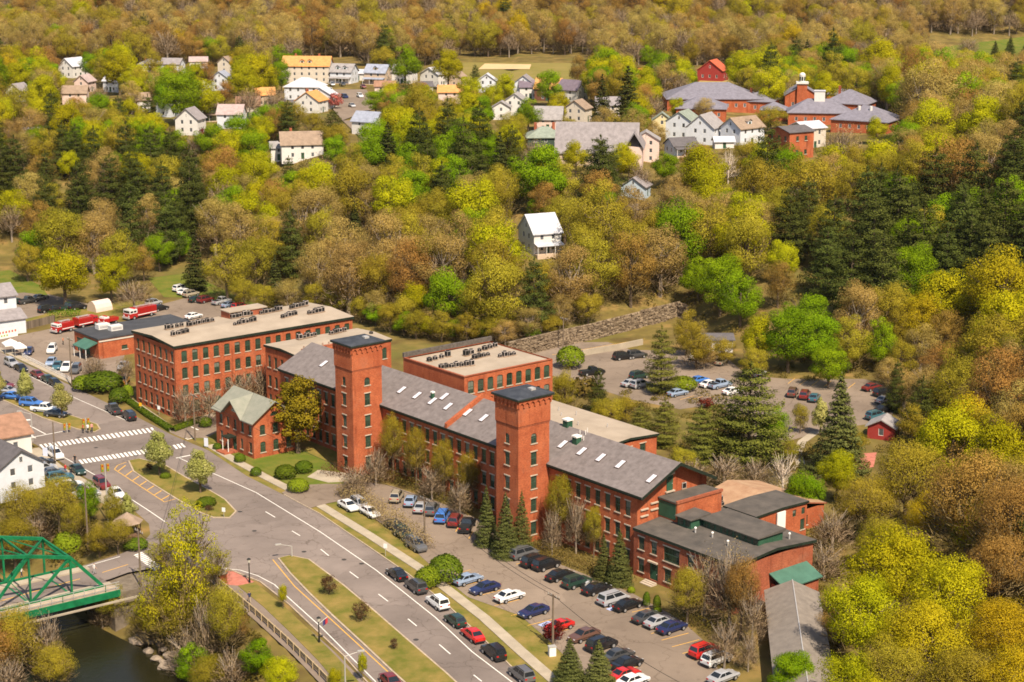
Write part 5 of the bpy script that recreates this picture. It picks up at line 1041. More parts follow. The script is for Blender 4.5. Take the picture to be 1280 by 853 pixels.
# --- white building with banner, shops at the lower corner ---------------------------------------------------
wh = house(-16, 418, 8, 9, 8.4, 2.0, 35, 'icy', 'grey', 'tall white clapboard building with a banner on its fence', floors=3, z=0.0, name='white_building', cat='building')
q = MB(); q.box(-4.5, 4.5, -8.5, -4.4, -0.1, 3.6); q.build('lower_wing', PW['icy'], wh); q = MB(); q.prism([(-4.9, -8.9), (4.9, -8.9), (4.9, -4.4), (-4.9, -4.4)], [3.5, 3.5, 5.2, 5.2], [3.7, 3.7, 5.4, 5.4], True); q.build('wing_roof', PR['grey'], wh)
sh1 = house(-18, 578, 9, 11, 4.0, 2.4, 36, 'white', 'brown', 'corner shop with reddish-brown roof and white awning', floors=1, z=0.0, name='corner_shop', cat='shop')
q = MB(); q.prism([(4.5, -3.5), (6.1, -3.5), (6.1, 3.0), (4.5, 3.0)], [2.7, 2.2, 2.2, 2.7], [2.85, 2.35, 2.35, 2.85], True); q.build('awning', PW['white'], sh1)
sh2 = house(2, 620, 9, 8, 4.6, 2.6, 129.5, 'icy', 'dark', 'pale blue-white house with dark roof and gable end beside parked cars', floors=2, z=0.0)
# red gate shed in the far lot and the white garage
house(1108, 552, 4.2, 5.0, 2.6, 1.3, 66, 'red', 'pale', 'small red shed with pale shingle roof at the far lot', floors=1, name='shed', cat='shed', z=0.0)
house(896, 441, 7, 6, 3.0, 0.6, 0, 'white', 'dark', 'small white garage with dark door under green maples', floors=1, name='garage', cat='garage', z=0.0)
gz = at(160, 668); gzb = empty('gazebo', (gz.x, gz.y, 0), 0.3, 'wooden gazebo with brown hipped roof by the bridge approach', 'gazebo')
TIMB = mat('brown_timber', (0.13, 0.075, 0.045), rough=0.9, var=0.2, scale=2.0)
for k in range(8):
    t_ = k * math.pi / 4; q = MB(); q.tube((2.3 * math.cos(t_), 2.3 * math.sin(t_), 0), (2.3 * math.cos(t_), 2.3 * math.sin(t_), 2.5), 0.09, 0.09, 6); q.build('post', TIMB, gzb)
q = MB(); pts = [(2.9 * math.cos(k * math.pi / 4), 2.9 * math.sin(k * math.pi / 4), 2.5) for k in range(8)]
for a_, b_ in zip(pts, pts[1:] + pts[:1]): q.quad(a_, b_, (0, 0, 4.3))
q.build('roof', PR['tan'], gzb); gzb.scale = (0.85, 0.85, 0.85); q = MB(); q.prism([(2.4 * math.cos(k * math.pi / 4), 2.4 * math.sin(k * math.pi / 4)) for k in range(8)], 0, 0.3); q.build('floor', TIMB, gzb)
pv = at(125, 388, 0); pvr = empty('greenhouse_tent', (pv.x, pv.y, 0), R(48), 'small white arched tent behind the fire engines', 'tent')
q = MB(); N_ = 8
for k in range(N_):
    a_, b_ = math.pi * k / N_, math.pi * (k + 1) / N_; q.quad((-2.4, 1.9 * math.cos(a_), 2.6 * math.sin(a_)), (2.4, 1.9 * math.cos(a_), 2.6 * math.sin(a_)), (2.4, 1.9 * math.cos(b_), 2.6 * math.sin(b_)), (-2.4, 1.9 * math.cos(b_), 2.6 * math.sin(b_)))
q.build('cover', PW['pink'], pvr); q = MB(); q.quad(*[(-2.38, 1.9 * math.cos(math.pi * k / N_), 2.6 * math.sin(math.pi * k / N_)) for k in range(N_ + 1)]); q.build('end_panel', PW['beige'], pvr)
# ---------------------------------------------------------------- vehicles
CARC = {'black': (0.012, 0.012, 0.014), 'white': (0.72, 0.71, 0.70), 'silver': (0.42, 0.42, 0.44), 'grey': (0.13, 0.13, 0.135), 'dark grey': (0.05, 0.05, 0.052), 'red': (0.48, 0.018, 0.015), 'maroon': (0.15, 0.02, 0.018), 'navy': (0.018, 0.026, 0.085), 'blue': (0.05, 0.16, 0.48), 'pale blue': (0.30, 0.38, 0.52), 'dark green': (0.018, 0.040, 0.03),
        'teal': (0.04, 0.11, 0.14), 'tan': (0.42, 0.36, 0.27), 'brown': (0.11, 0.055, 0.04), 'orange': (0.55, 0.22, 0.03)}
CARM = {}
for k_, c_ in CARC.items():
    m_ = mat('car_paint_' + k_.replace(' ', '_'), c_, rough=0.28, spec=0.5, metal=0.25 if k_ in ('silver', 'grey', 'pale blue', 'tan') else 0.0, coat=0.6); CARM[k_] = m_
CGLASS = mat('car_glass', (0.015, 0.018, 0.022), rough=0.05, spec=0.8); TYRE = mat('tyre_rubber', (0.018, 0.018, 0.018), rough=0.9); RIM = mat('alloy_rim', (0.45, 0.45, 0.46), rough=0.35, metal=0.6)
HEADL = mat('headlight_lens', (0.75, 0.75, 0.78), rough=0.1, spec=0.6); TAILL = mat('taillight_lens', (0.40, 0.012, 0.012), rough=0.2, spec=0.5); TRIM = mat('black_trim', (0.02, 0.02, 0.02), rough=0.6)
SPEC = {  # length, width, body top profile (x,z), cabin base x0,x1, roof x0,x1, belt z, roof z
    'sedan': (4.7, 1.8, [(-2.35, 0.55), (-2.30, 0.90), (-2.2, 0.98), (-1.6, 1.00), (1.05, 0.97), (1.9, 0.86), (2.25, 0.72), (2.35, 0.52)], -1.75, 1.15, -0.95, 0.35, 0.98, 1.44),
    'hatchback': (4.1, 1.75, [(-2.05, 0.5), (-2.03, 0.92), (-1.9, 1.0), (-1.5, 1.02), (0.95, 1.0), (1.7, 0.88), (2.0, 0.7), (2.05, 0.5)], -1.95, 1.1, -1.45, 0.25, 1.0, 1.5),
    'SUV': (4.6, 1.85, [(-2.3, 0.55), (-2.28, 1.05), (-2.2, 1.10), (-1.5, 1.12), (1.0, 1.10), (1.95, 1.0), (2.25, 0.85), (2.3, 0.55)], -2.2, 1.15, -1.95, 0.4, 1.1, 1.74),
    'minivan': (4.9, 1.95, [(-2.45, 0.5), (-2.42, 1.0), (-2.3, 1.08), (-1.5, 1.10), (1.5, 1.08), (2.1, 0.92), (2.4, 0.75), (2.45, 0.5)], -2.35, 1.75, -2.1, 0.75, 1.08, 1.78),
    'pickup': (5.5, 1.95, [(-2.75, 0.6), (-2.73, 1.08), (-2.6, 1.1), (-0.75, 1.1), (-0.7, 1.12), (1.2, 1.1), (2.4, 1.02), (2.7, 0.85), (2.75, 0.55)], -0.7, 1.35, -0.5, 0.7, 1.1, 1.8),
    'coupe': (4.4, 1.78, [(-2.2, 0.5), (-2.15, 0.86), (-2.0, 0.93), (-1.5, 0.95), (0.9, 0.92), (1.7, 0.8), (2.1, 0.66), (2.2, 0.48)], -1.7, 1.0, -0.75, 0.2, 0.93, 1.32)}
PROTO = {}
def car_meshes(tp):
    L, W, prof, cx0, cx1, rx0, rx1, bz, rz = SPEC[tp]; zb = 0.28; R_ = 0.33 if tp not in ('SUV', 'pickup') else 0.37
    pts = [(-L / 2 + 0.08, zb)] + prof + [(L / 2 - 0.1, zb)]
    def hw(x, z):
        h = W / 2
        if z > 0.82: h -= 0.07
        if z < 0.4: h -= 0.04
        if abs(x) > L / 2 - 0.18: h -= 0.13
        return h
    b = MB(); n = len(pts); b.v = [(x, -hw(x, z), z) for x, z in pts] + [(x, hw(x, z), z) for x, z in pts]
    for i in range(n):
        j = (i + 1) % n; b.f.append((i, j, n + j, n + i)); b.m.append(0)
    # sides: split at mid height so that the flanks bulge
    for s in (0, 1):
        o = s * n; mid = len(b.v); mz = 0.66
        b.v += [(x * 0.995, (hw(x, 0.6) + 0.015) * (1 if s else -1), min(mz, z)) for x, z in pts[1:-1]]
        m0 = n - 2
        ring = [o + 0] + [mid + k for k in range(m0)] + [o + n - 1]
        f1 = tuple(ring) if s == 0 else tuple(reversed(ring)); b.f.append(f1[::-1] if s == 0 else f1[::-1]); b.m.append(0)
        for k in range(m0 - 1):
            q = (mid + k, mid + k + 1, o + 1 + k + 1, o + 1 + k); b.f.append(q if s == 0 else q[::-1]); b.m.append(0)
    body = b.mesh('body', CARM['black'])
    c = MB(); wb, wt = W / 2 - 0.10, W / 2 - 0.27
    B4 = [(cx0, -wb, bz), (cx1, -wb, bz), (cx1, wb, bz), (cx0, wb, bz)]; T4 = [(rx0, -wt, rz), (rx1, -wt, rz), (rx1, wt, rz), (rx0, wt, rz)]; T5 = [(rx0 + 0.15, -wt + 0.12, rz + 0.05), (rx1 - 0.15, -wt + 0.12, rz + 0.05), (rx1 - 0.15, wt - 0.12, rz + 0.05), (rx0 + 0.15, wt - 0.12, rz + 0.05)]
    for i in range(4): j = (i + 1) % 4; c.quad(B4[i], B4[j], T4[j], T4[i]); c.quad(T4[i], T4[j], T5[j], T5[i])
    c.quad(*T5); cab = c.mesh('cabin', CARM['black'])
    def glass(i, j, name, s0=0.06, s1=0.94, z0=0.12, z1=0.90, split=False):
        g = MB(); a, b_, t0, t1 = Vector(B4[i]), Vector(B4[j]), Vector(T4[i]), Vector(T4[j]); nrm = (b_ - a).cross(t0 - a).normalized() * 0.012
        def P(u, v): return tuple(a.lerp(b_, u).lerp(t0.lerp(t1, u), v) + nrm)
        segs = [(s0, 0.46), (0.50, s1)] if split else [(s0, s1)]
        for u0, u1 in segs: g.quad(P(u0, z0), P(u1, z0), P(u1, z1), P(u0, z1))
        return g.mesh(name, CGLASS)
    gl = [('side_window', glass(0, 1, 'side_window', split=True)), ('windscreen', glass(1, 2, 'windscreen', 0.05, 0.95, 0.06, 0.95)), ('side_window', glass(2, 3, 'side_window', split=True)), ('rear_window', glass(3, 0, 'rear_window', 0.06, 0.94, 0.12, 0.9))]
    t = MB(); t.tube((0, -0.11, 0), (0, 0.11, 0), R_, R_, 14); ty = t.mesh('tyre', TYRE); t = MB(); t.tube((0, -0.12, 0), (0, 0.12, 0), R_ * 0.62, R_ * 0.62, 10); ri = t.mesh('rim', RIM)
    wx = L * 0.29; wheels = [(sx * wx, sy * (W / 2 - 0.095), R_) for sx in (-1, 1) for sy in (-1, 1)]
    lz = prof[-2][1] - 0.06; tz = prof[1][1] - 0.14
    h = MB(); h.box(0, 0.05, -0.16, 0.16, -0.06, 0.06); hl = h.mesh('headlight', HEADL); h = MB(); h.box(-0.04, 0.02, -0.15, 0.15, -0.09, 0.09); tl = h.mesh('taillight', TAILL)
    h = MB(); h.box(-L / 2 - 0.03, -L / 2 + 0.14, -W / 2 + 0.18, W / 2 - 0.18, 0.30, 0.46); bu = h.mesh('rear_bumper', TRIM)
    extra = []
    if tp == 'pickup':
        h = MB(); h.box(-2.6, -0.85, -W / 2 + 0.2, W / 2 - 0.2, 1.11, 1.125); extra.append(('cargo_bed', h.mesh('cargo_bed', TRIM)))
    if tp in ('SUV', 'minivan'):
        h = MB()
        h.box(rx0 + 0.2, rx1 - 0.2, -wt + 0.02, -wt + 0.07, rz + 0.05, rz + 0.11); h.box(rx0 + 0.2, rx1 - 0.2, wt - 0.07, wt - 0.02, rz + 0.05, rz + 0.11); extra.append(('roof_rack', h.mesh('roof_rack', TRIM)))
    return dict(L=L, W=W, body=body, cab=cab, gl=gl, ty=ty, ri=ri, wheels=wheels, hl=hl, tl=tl, lz=lz, tz=tz, bu=bu, extra=extra)
def recolor(o, m): o.material_slots[0].link = 'OBJECT'; o.material_slots[0].material = m
def put_car(tp, colour, x, y, z, yaw, label, group=None, detail=True, name='parked_car', cat='car'):
    if tp not in PROTO: PROTO[tp] = car_meshes(tp)
    P = PROTO[tp]; o = empty(name, (x, y, z), yaw, label, cat, group)
    m = CARM[colour]
    recolor(inst('body', P['body'], o), m); recolor(inst('cabin', P['cab'], o), m)
    for nm, g in P['gl']: inst(nm, g, o)
    for w in P['wheels']:
        t = inst('wheel', P['ty'], o, w)
        if detail: inst('rim', P['ri'], t)
    if detail:
        for s in (-1, 1):
            inst('headlight', P['hl'], o, (P['L'] / 2 - 0.10, s * (P['W'] / 2 - 0.36), P['lz'])); inst('taillight', P['tl'], o, (-P['L'] / 2 + 0.02, s * (P['W'] / 2 - 0.34), P['tz']))
        inst('rear_bumper', P['bu'], o)
        for nm, g in P['extra']: inst(nm, g, o)
    return o
def heading(px, py, dx, dy): a, b = at(px, py), at(px + dx, py + dy); return math.atan2(b.y - a.y, b.x - a.x)
YB = TH; YBr = TH + math.pi
CARLAB = {}
def row(where, cars, yaw, detail=True, zf=None, group=None):
    """cars in order: (px, py, type, colour[, yaw])"""
    for i, c in enumerate(cars):
        px, py, tp, colr = c[:4]; yw = c[4] if len(c) > 4 else yaw
        if zf == 'hill':
            q = gnd(px, py + 1.0); z = q.z + 0.3
        else:
            q = at(px, py, 0.65); z = 0.062 if zf is None else zf
        yw = yw(px, py) if callable(yw) else yw
        nb = []
        if i > 0: nb.append(cars[i - 1])
        if i < len(cars) - 1: nb.append(cars[i + 1])
        txt = f'{colr} {tp} {where}'
        if len(nb) == 2: txt += f', between {nb[0][3]} {nb[0][2]} and {nb[1][3]} {nb[1][2]}'
        elif len(nb) == 1: txt += f', at the row end beside {nb[0][3]} {nb[0][2]}'
        if len(txt.split()) > 16: txt = f'{colr} {tp} {where}, beside {nb[0][3]} {nb[0][2]}'
        CARLAB.setdefault(txt, []).append(put_car(tp, colr, q.x, q.y, z, yw + rnd.uniform(-0.03, 0.03), txt, group or 'cars ' + where, detail)); EXCL.append((q.x, q.y, 3.2))
D_ = R(180)
row('in the verge-side parking row', [(585, 724, 'sedan', 'pale blue'), (606, 735, 'sedan', 'navy', YBr), (637, 745, 'sedan', 'white'), (667, 764, 'sedan', 'navy', YBr), (699, 782, 'coupe', 'red', YBr), (730, 794, 'sedan', 'brown', YBr), (752, 806, 'SUV', 'black'), (773, 819, 'sedan', 'dark grey'), (784, 829, 'sedan', 'black'), (781, 842, 'coupe', 'red'), (791, 851, 'sedan', 'white')], YB)
row('along the mill wall', [(655, 692, 'minivan', 'grey'), (669, 702, 'SUV', 'black'), (683, 706, 'SUV', 'black'), (700, 719, 'sedan', 'black'), (721, 728, 'SUV', 'dark green'), (746, 736, 'sedan', 'black')], YB)
row('outside the workshop door', [(767, 749, 'minivan', 'silver'), (785, 756, 'sedan', 'black')], YB)
row('in the shade of the workshop trees', [(809, 771, 'sedan', 'dark grey'), (824, 777, 'sedan', 'silver'), (840, 784, 'sedan', 'navy'), (881, 814, 'SUV', 'red'), (896, 824, 'SUV', 'white'), (904, 846, 'sedan', 'silver')], YB)
up = lambda px, py: heading(px, py, 5, -9)
row('in the row under the ivy facade', [(496, 621, 'SUV', 'tan'), (513, 626, 'sedan', 'pale blue'), (526, 634, 'sedan', 'silver'), (540, 637, 'SUV', 'grey'), (553, 646, 'minivan', 'blue'), (569, 651, 'SUV', 'maroon'), (584, 657, 'pickup', 'black')], up)
row('behind the bare hedge', [(435, 632, 'sedan', 'white'), (450, 631, 'SUV', 'silver'), (462, 640, 'sedan', 'white'), (494, 657, 'sedan', 'dark grey'), (505, 668, 'SUV', 'dark green'), (520, 682, 'SUV', 'grey')], lambda px, py: heading(px, py, 10, 6))
kb = lambda px, py: heading(px, py, -8, -6)
row('parked at the kerb', [(496, 717, 'sedan', 'black'), (520, 733, 'SUV', 'dark grey'), (547, 753, 'SUV', 'white'), (569, 775, 'hatchback', 'dark green'), (591, 793, 'sedan', 'red'), (617, 815, 'SUV', 'black'), (652, 843, 'SUV', 'grey')], kb, zf=0.022)
row('driving beside the long median', [(489, 852, 'sedan', 'maroon')], lambda px, py: heading(px, py, 9, 8), zf=0.022)
row('parked beside the tall mill block', [(142, 512, 'pickup', 'dark grey'), (161, 520, 'SUV', 'black')], kb, zf=0.022)
row('waiting near the corner shops', [(69, 568, 'SUV', 'white'), (97, 587, 'sedan', 'dark green')], lambda px, py: heading(px, py, 8, 5.5), zf=0.022)
row('on the shop forecourt', [(52, 578, 'sedan', 'black'), (55, 586, 'SUV', 'silver'), (66, 590, 'sedan', 'grey'), (75, 597, 'SUV', 'teal'), (87, 606, 'sedan', 'white'), (91, 611, 'SUV', 'dark green'), (108, 617, 'sedan', 'silver')], lambda px, py: heading(px, py, 10, -1.5), zf=0.022)
row('by the gazebo corner', [(127, 605, 'SUV', 'maroon'), (145, 616, 'sedan', 'white')], lambda px, py: heading(px, py, 8, 5.5), zf=0.022)
row('on the grass median', [(4, 482, 'sedan', 'maroon'), (9, 489, 'sedan', 'silver'), (15, 496, 'sedan', 'blue'), (39, 505, 'SUV', 'blue'), (56, 512, 'pickup', 'white'), (70, 518, 'sedan', 'dark grey')], lambda px, py: heading(px, py, 10, 1.0), zf=0.19)
row('on the fire station street', [(14, 454, 'SUV', 'silver'), (26, 460, 'sedan', 'black'), (47, 468, 'sedan', 'maroon'), (60, 474, 'sedan', 'dark green'), (69, 479, 'hatchback', 'black')], lambda px, py: heading(px, py, 8, 4.2), zf=0.022)
row('in the fire station yard', [(36, 439, 'sedan', 'navy'), (65, 437, 'SUV', 'white'), (64, 452, 'sedan', 'pale blue'), (72, 457, 'sedan', 'teal'), (84, 459, 'pickup', 'white'), (95, 462, 'SUV', 'grey'), (154, 457, 'sedan', 'silver'), (155, 476, 'SUV', 'orange')], lambda px, py: heading(px, py, -4, 5), zf=0.03)
row('behind the fire station', [(242, 395, 'sedan', 'white'), (192, 379, 'SUV', 'silver'), (200, 385, 'sedan', 'black')], lambda px, py: heading(px, py, 9, -2), zf=0.03)
row('on the grass field', [(226, 361, 'SUV', 'white'), (232, 365, 'sedan', 'white'), (239, 368, 'SUV', 'tan'), (246, 374, 'sedan', 'dark green'), (257, 375, 'SUV', 'maroon'), (277, 377, 'pickup', 'silver'), (287, 381, 'sedan', 'pale blue'), (300, 384, 'SUV', 'red')], lambda px, py: heading(px, py, 9, -2), zf=0.06)
row('in the yard behind the maple', [(22, 377, 'sedan', 'dark green'), (35, 376, 'pickup', 'dark grey'), (50, 372, 'sedan', 'grey'), (59, 387, 'SUV', 'black'), (72, 386, 'sedan', 'black'), (86, 384, 'pickup', 'dark green'), (97, 384, 'SUV', 'black')], lambda px, py: heading(px, py, 9, -1.5), zf=0.04)
FL = 'in the far lot'
row(FL + ' near the stone wall', [(740, 465, 'pickup', 'black'), (779, 446, 'SUV', 'black'), (796, 444, 'SUV', 'dark grey')], lambda px, py: heading(px, py, 9, -1), zf=0.035)
row(FL + ' beside the spreading pine', [(799, 470, 'SUV', 'dark green'), (789, 479, 'sedan', 'silver'), (801, 481, 'SUV', 'silver'), (847, 491, 'sedan', 'pale blue'), (874, 475, 'sedan', 'blue'), (887, 480, 'sedan', 'white'), (900, 481, 'pickup', 'pale blue'), (916, 489, 'sedan', 'white')], lambda px, py: heading(px, py, 9, -2), zf=0.035)
row(FL + ' by the white garage', [(870, 445, 'sedan', 'white'), (887, 446, 'SUV', 'brown'), (902, 452, 'sedan', 'tan'), (949, 467, 'sedan', 'silver')], lambda px, py: heading(px, py, 7, -4), zf=0.035)
row(FL + ' below the green maples', [(991, 491, 'SUV', 'brown'), (1006, 494, 'SUV', 'maroon'), (1018, 497, 'sedan', 'teal')], lambda px, py: heading(px, py, 5, -7), zf=0.035)
row(FL + ' near the red shed', [(1090, 484, 'sedan', 'maroon'), (1104, 491, 'SUV', 'black'), (1107, 500, 'sedan', 'silver'), (1106, 511, 'sedan', 'black'), (1095, 520, 'SUV', 'teal')], lambda px, py: heading(px, py, 9, -2), zf=0.035)
row('on the town street', [(415, 107, 'sedan', 'silver'), (428, 107, 'sedan', 'dark grey'), (412, 115, 'pickup', 'white'), (431, 123, 'SUV', 'navy'), (450, 122, 'SUV', 'white'), (440, 134, 'sedan', 'silver'), (454, 110, 'sedan', 'maroon')], lambda px, py: heading(px, py, 9, 3), detail=False, zf='hill')
for t_, lst in CARLAB.items():
    if len(lst) > 1: print('dup car label', t_, len(lst))
# motorcycle
mq = at(733, 731, 0.5); mc = empty('motorcycle', (mq.x, mq.y, 0.062), YB, 'black motorcycle standing between two dark cars by the mill', 'motorcycle')
for xx in (-0.7, 0.7):
    q = MB(); q.tube((xx, -0.06, 0.32), (xx, 0.06, 0.32), 0.32, 0.32, 14); q.build('wheel', TYRE, mc)
q = MB(); q.tube((-0.3, 0, 0.65), (0.35, 0, 0.8), 0.16, 0.2, 8); q.build('tank', CARM['silver'], mc); q = MB(); q.box(-0.85, -0.2, -0.14, 0.14, 0.68, 0.82); q.build('seat', TRIM, mc)
q = MB(); q.bar((0.7, 0, 0.32), (0.45, 0, 1.0), 0.1, 0.1); q.bar((0.42, -0.35, 1.02), (0.42, 0.35, 1.02), 0.04, 0.04); q.build('fork', METAL, mc); q = MB(); q.box(-0.35, 0.35, -0.16, 0.16, 0.25, 0.6); q.build('engine', METAL, mc)
# fire engines
FRED = mat('fire_red', (0.34, 0.012, 0.010), rough=0.3, coat=0.6); FWH = CARM['white']
def fire_engine(px, py, L, yaw, label, white_cab, hgt=3.0, pick=False):
    L *= 0.86; hgt *= 0.82
    q_ = at(px, py, 1.2); o = empty('fire_engine' if not pick else 'fire_pickup', (q_.x, q_.y, 0.03), yaw, label, 'fire engine' if not pick else 'pickup'); W = 2.4 if not pick else 2.0; cl = L * (0.30 if not pick else 0.38)
    b = MB(); b.box(-L / 2, L / 2 - cl, -W / 2, W / 2, 0.75, hgt if not pick else 1.5); b.build('body', FRED, o)
    b = MB(); zt = hgt * 0.97 if not pick else 2.0
    b.prism([(L / 2 - cl + 0.1, -W / 2), (L / 2, -W / 2), (L / 2, W / 2), (L / 2 - cl + 0.1, W / 2)], 0.55, 1.6); cb_ = b.build('cab', FRED, o)
    b = MB(); x0, x1 = L / 2 - cl + 0.1, L / 2 - 0.12
    b.prism([(x0, -W / 2 + 0.05), (x1, -W / 2 + 0.05), (x1, W / 2 - 0.05), (x0, W / 2 - 0.05)], 1.6, zt); b.build('cab_top', FWH if white_cab else FRED, o)
    for s in (-1, 1):
        g = MB(); y = s * (W / 2 - 0.045)
        for u0, u1 in ((0.1, 0.46), (0.54, 0.92)): g.quad(*[(x0 + (x1 - x0) * u, y, z) for u, z in ((u0, 1.75), (u1, 1.75), (u1, zt - 0.3), (u0, zt - 0.3))])
        g.build('side_window', CGLASS, o)
        if not pick:
            for k in range(5):
                p_ = MB(); xx = -L / 2 + 0.25 + k * (L - cl - 0.4) / 5; p_.box(xx, xx + (L - cl - 0.4) / 5 - 0.12, s * W / 2 - 0.02, s * W / 2 + 0.02, 1.2, hgt - 0.35); p_.build('locker_door', mat('fire_red_panel', (0.28, 0.012, 0.010), rough=0.35), o)
            st_ = MB(); st_.box(-L / 2, L / 2 - cl, s * W / 2 - 0.021, s * W / 2 + 0.021, 0.95, 1.12); st_.build('white_stripe', FWH, o)
    g = MB(); g.quad((x1 + 0.012, -W / 2 + 0.2, 1.75), (x1 + 0.012, W / 2 - 0.2, 1.75), (x1 + 0.012, W / 2 - 0.2, zt - 0.25), (x1 + 0.012, -W / 2 + 0.2, zt - 0.25)); g.build('windscreen', CGLASS, o)
    b = MB(); b.box(L / 2, L / 2 + 0.35, -W / 2, W / 2, 0.5, 0.85); b.build('bumper', METAL, o)
    for xx in ([-L * 0.3, L * 0.33] if not pick else [-L * 0.3, L * 0.3]):
        for s in (-1, 1):
            t = MB(); r_ = 0.5 if not pick else 0.4; t.tube((xx, s * (W / 2 - 0.3), r_), (xx, s * (W / 2 + 0.02), r_), r_, r_, 14); w_ = t.build('wheel', TYRE, o); t = MB(); t.tube((xx, s * (W / 2 - 0.1), r_), (xx, s * (W / 2 + 0.03), r_), r_ * 0.55, r_ * 0.55, 10); t.build('rim', RIM, w_)
    b = MB(); b.box(x0 + 0.3, x0 + 0.6, -W / 2 + 0.3, W / 2 - 0.3, zt, zt + 0.18); b.build('light_bar', mat('light_bar_red', (0.5, 0.03, 0.03), rough=0.2), o)
    if not pick:
        b = MB()
        for s in (-0.35, 0.35): b.bar((-L / 2 + 0.3, s, hgt + 0.25), (L / 2 - cl, s, hgt + 0.25), 0.08, 0.12)
        for k in range(9): xx = -L / 2 + 0.5 + k * (L - cl - 0.9) / 8; b.bar((xx, -0.35, hgt + 0.25), (xx, 0.35, hgt + 0.25), 0.05, 0.05)
        for xx in (-L / 2 + 0.6, L / 2 - cl - 0.5): b.box(xx - 0.06, xx + 0.06, -0.4, 0.4, hgt, hgt + 0.2)
        b.build('ladder', METAL, o)
    for s in (-1, 1): h = MB(); h.box(L / 2, L / 2 + 0.04, s * 0.85 - 0.2, s * 0.85 + 0.2, 1.0, 1.25); h.build('headlight', HEADL, o)
    EXCL.append((q_.x, q_.y, 6)); return o
hy = heading(150, 395, -10, 2.2)
fire_engine(78, 409, 5.6, hy, 'white-cabbed fire engine at the corner of the station yard', True, 2.9)
fire_engine(107, 402, 6.6, hy + math.pi, 'all-red fire engine parked behind the white-cabbed one', False, 2.9)
fire_engine(136, 399, 5.0, hy, 'small red fire pickup with white roof beside the station', True, 2.2, True)
fire_engine(175, 391, 9.6, hy, 'long red fire engine with white cab top by the yard lane', True, 3.2)
# trees among the houses on the terrace
many([(113, 66, 27, 'G'), (150, 61, 47, 'YG'), (162, 88, 30, 'YG'), (266, 47, 28, 'G'), (291, 48, 24, 'G'), (228, 88, 56, 'G'), (210, 104, 34, 'G'), (256, 98, 44, 'YG'), (305, 80, 44, 'YG'), (324, 66, 50, 'YG'), (259, 77, 28, 'R'), (165, 100, 32, 'T'),
      (67, 115, 38, 'PN', 62), (150, 122, 36, 'PN', 56), (187, 120, 34, 'PN', 56), (118, 130, 40, 'T'), (237, 168, 28, 'O'), (287, 160, 44, 'YG'), (256, 160, 15, 'RB', 14), (352, 75, 24, 'G', 42), (347, 55, 32, 'G'), (370, 60, 22, 'G'), (507, 56, 42, 'G'), (478, 56, 34, 'O'), (560, 62, 40, 'YG'),
      (470, 113, 34, 'G', 30), (419, 117, 20, 'PK', 20), (508, 100, 38, 'PN', 56), (497, 132, 44, 'YG'), (545, 122, 34, 'YG'), (587, 94, 34, 'YG', 46), (599, 117, 40, 'G'), (417, 138, 38, 'PN', 50), (327, 143, 38, 'YG'), (392, 138, 36, 'O'), (312, 105, 40, 'B'), (345, 105, 36, 'B'), (307, 163, 30, 'YG'),
      (752, 96, 38, 'SPD', 76), (784, 86, 48, 'SPD', 86), (768, 150, 32, 'SPD', 52), (747, 72, 46, 'YG'), (722, 68, 26, 'R', 42), (686, 88, 36, 'G'), (630, 92, 34, 'YG', 46), (594, 81, 16, 'PN', 26), (852, 82, 32, 'G'), (833, 64, 32, 'O'), (811, 56, 24, 'G'), (815, 113, 38, 'B'), (845, 121, 22, 'YG'),
      (660, 121, 36, 'G'), (695, 124, 28, 'YG'), (708, 144, 28, 'O', 34), (727, 166, 28, 'YG'), (777, 178, 32, 'YG'), (752, 180, 64, 'PN', 88), (880, 120, 28, 'T', 32), (963, 131, 40, 'O', 36), (960, 82, 46, 'YG'), (945, 66, 34, 'O'), (985, 58, 34, 'G'), (1007, 52, 24, 'SPD', 52), (1057, 58, 36, 'G'), (1095, 47, 52, 'YG'), (1070, 80, 44, 'O'), (1032, 90, 36, 'YG'), (1095, 146, 28, 'YG'),
      (750, 172, 66, 'PN', 80), (720, 176, 36, 'YG'), (786, 186, 34, 'YG'), (820, 150, 30, 'T'), (957, 158, 60, 'PN', 108), (877, 180, 62, 'YG'), (832, 188, 36, 'G'), (1050, 152, 56, 'B', 70), (800, 200, 34, 'B', 44), (910, 180, 30, 'BI', 50), (1000, 205, 30, 'BI', 50), (640, 150, 36, 'O'), (90, 130, 34, 'R'), (40, 130, 44, 'T'), (20, 105, 44, 'O'), (60, 80, 40, 'O'), (10, 70, 40, 'GO'), (30, 160, 40, 'T'), (190, 60, 30, 'O'), (300, 62, 30, 'GO')],
     'standing among the houses on the terrace', 'trees among the houses')
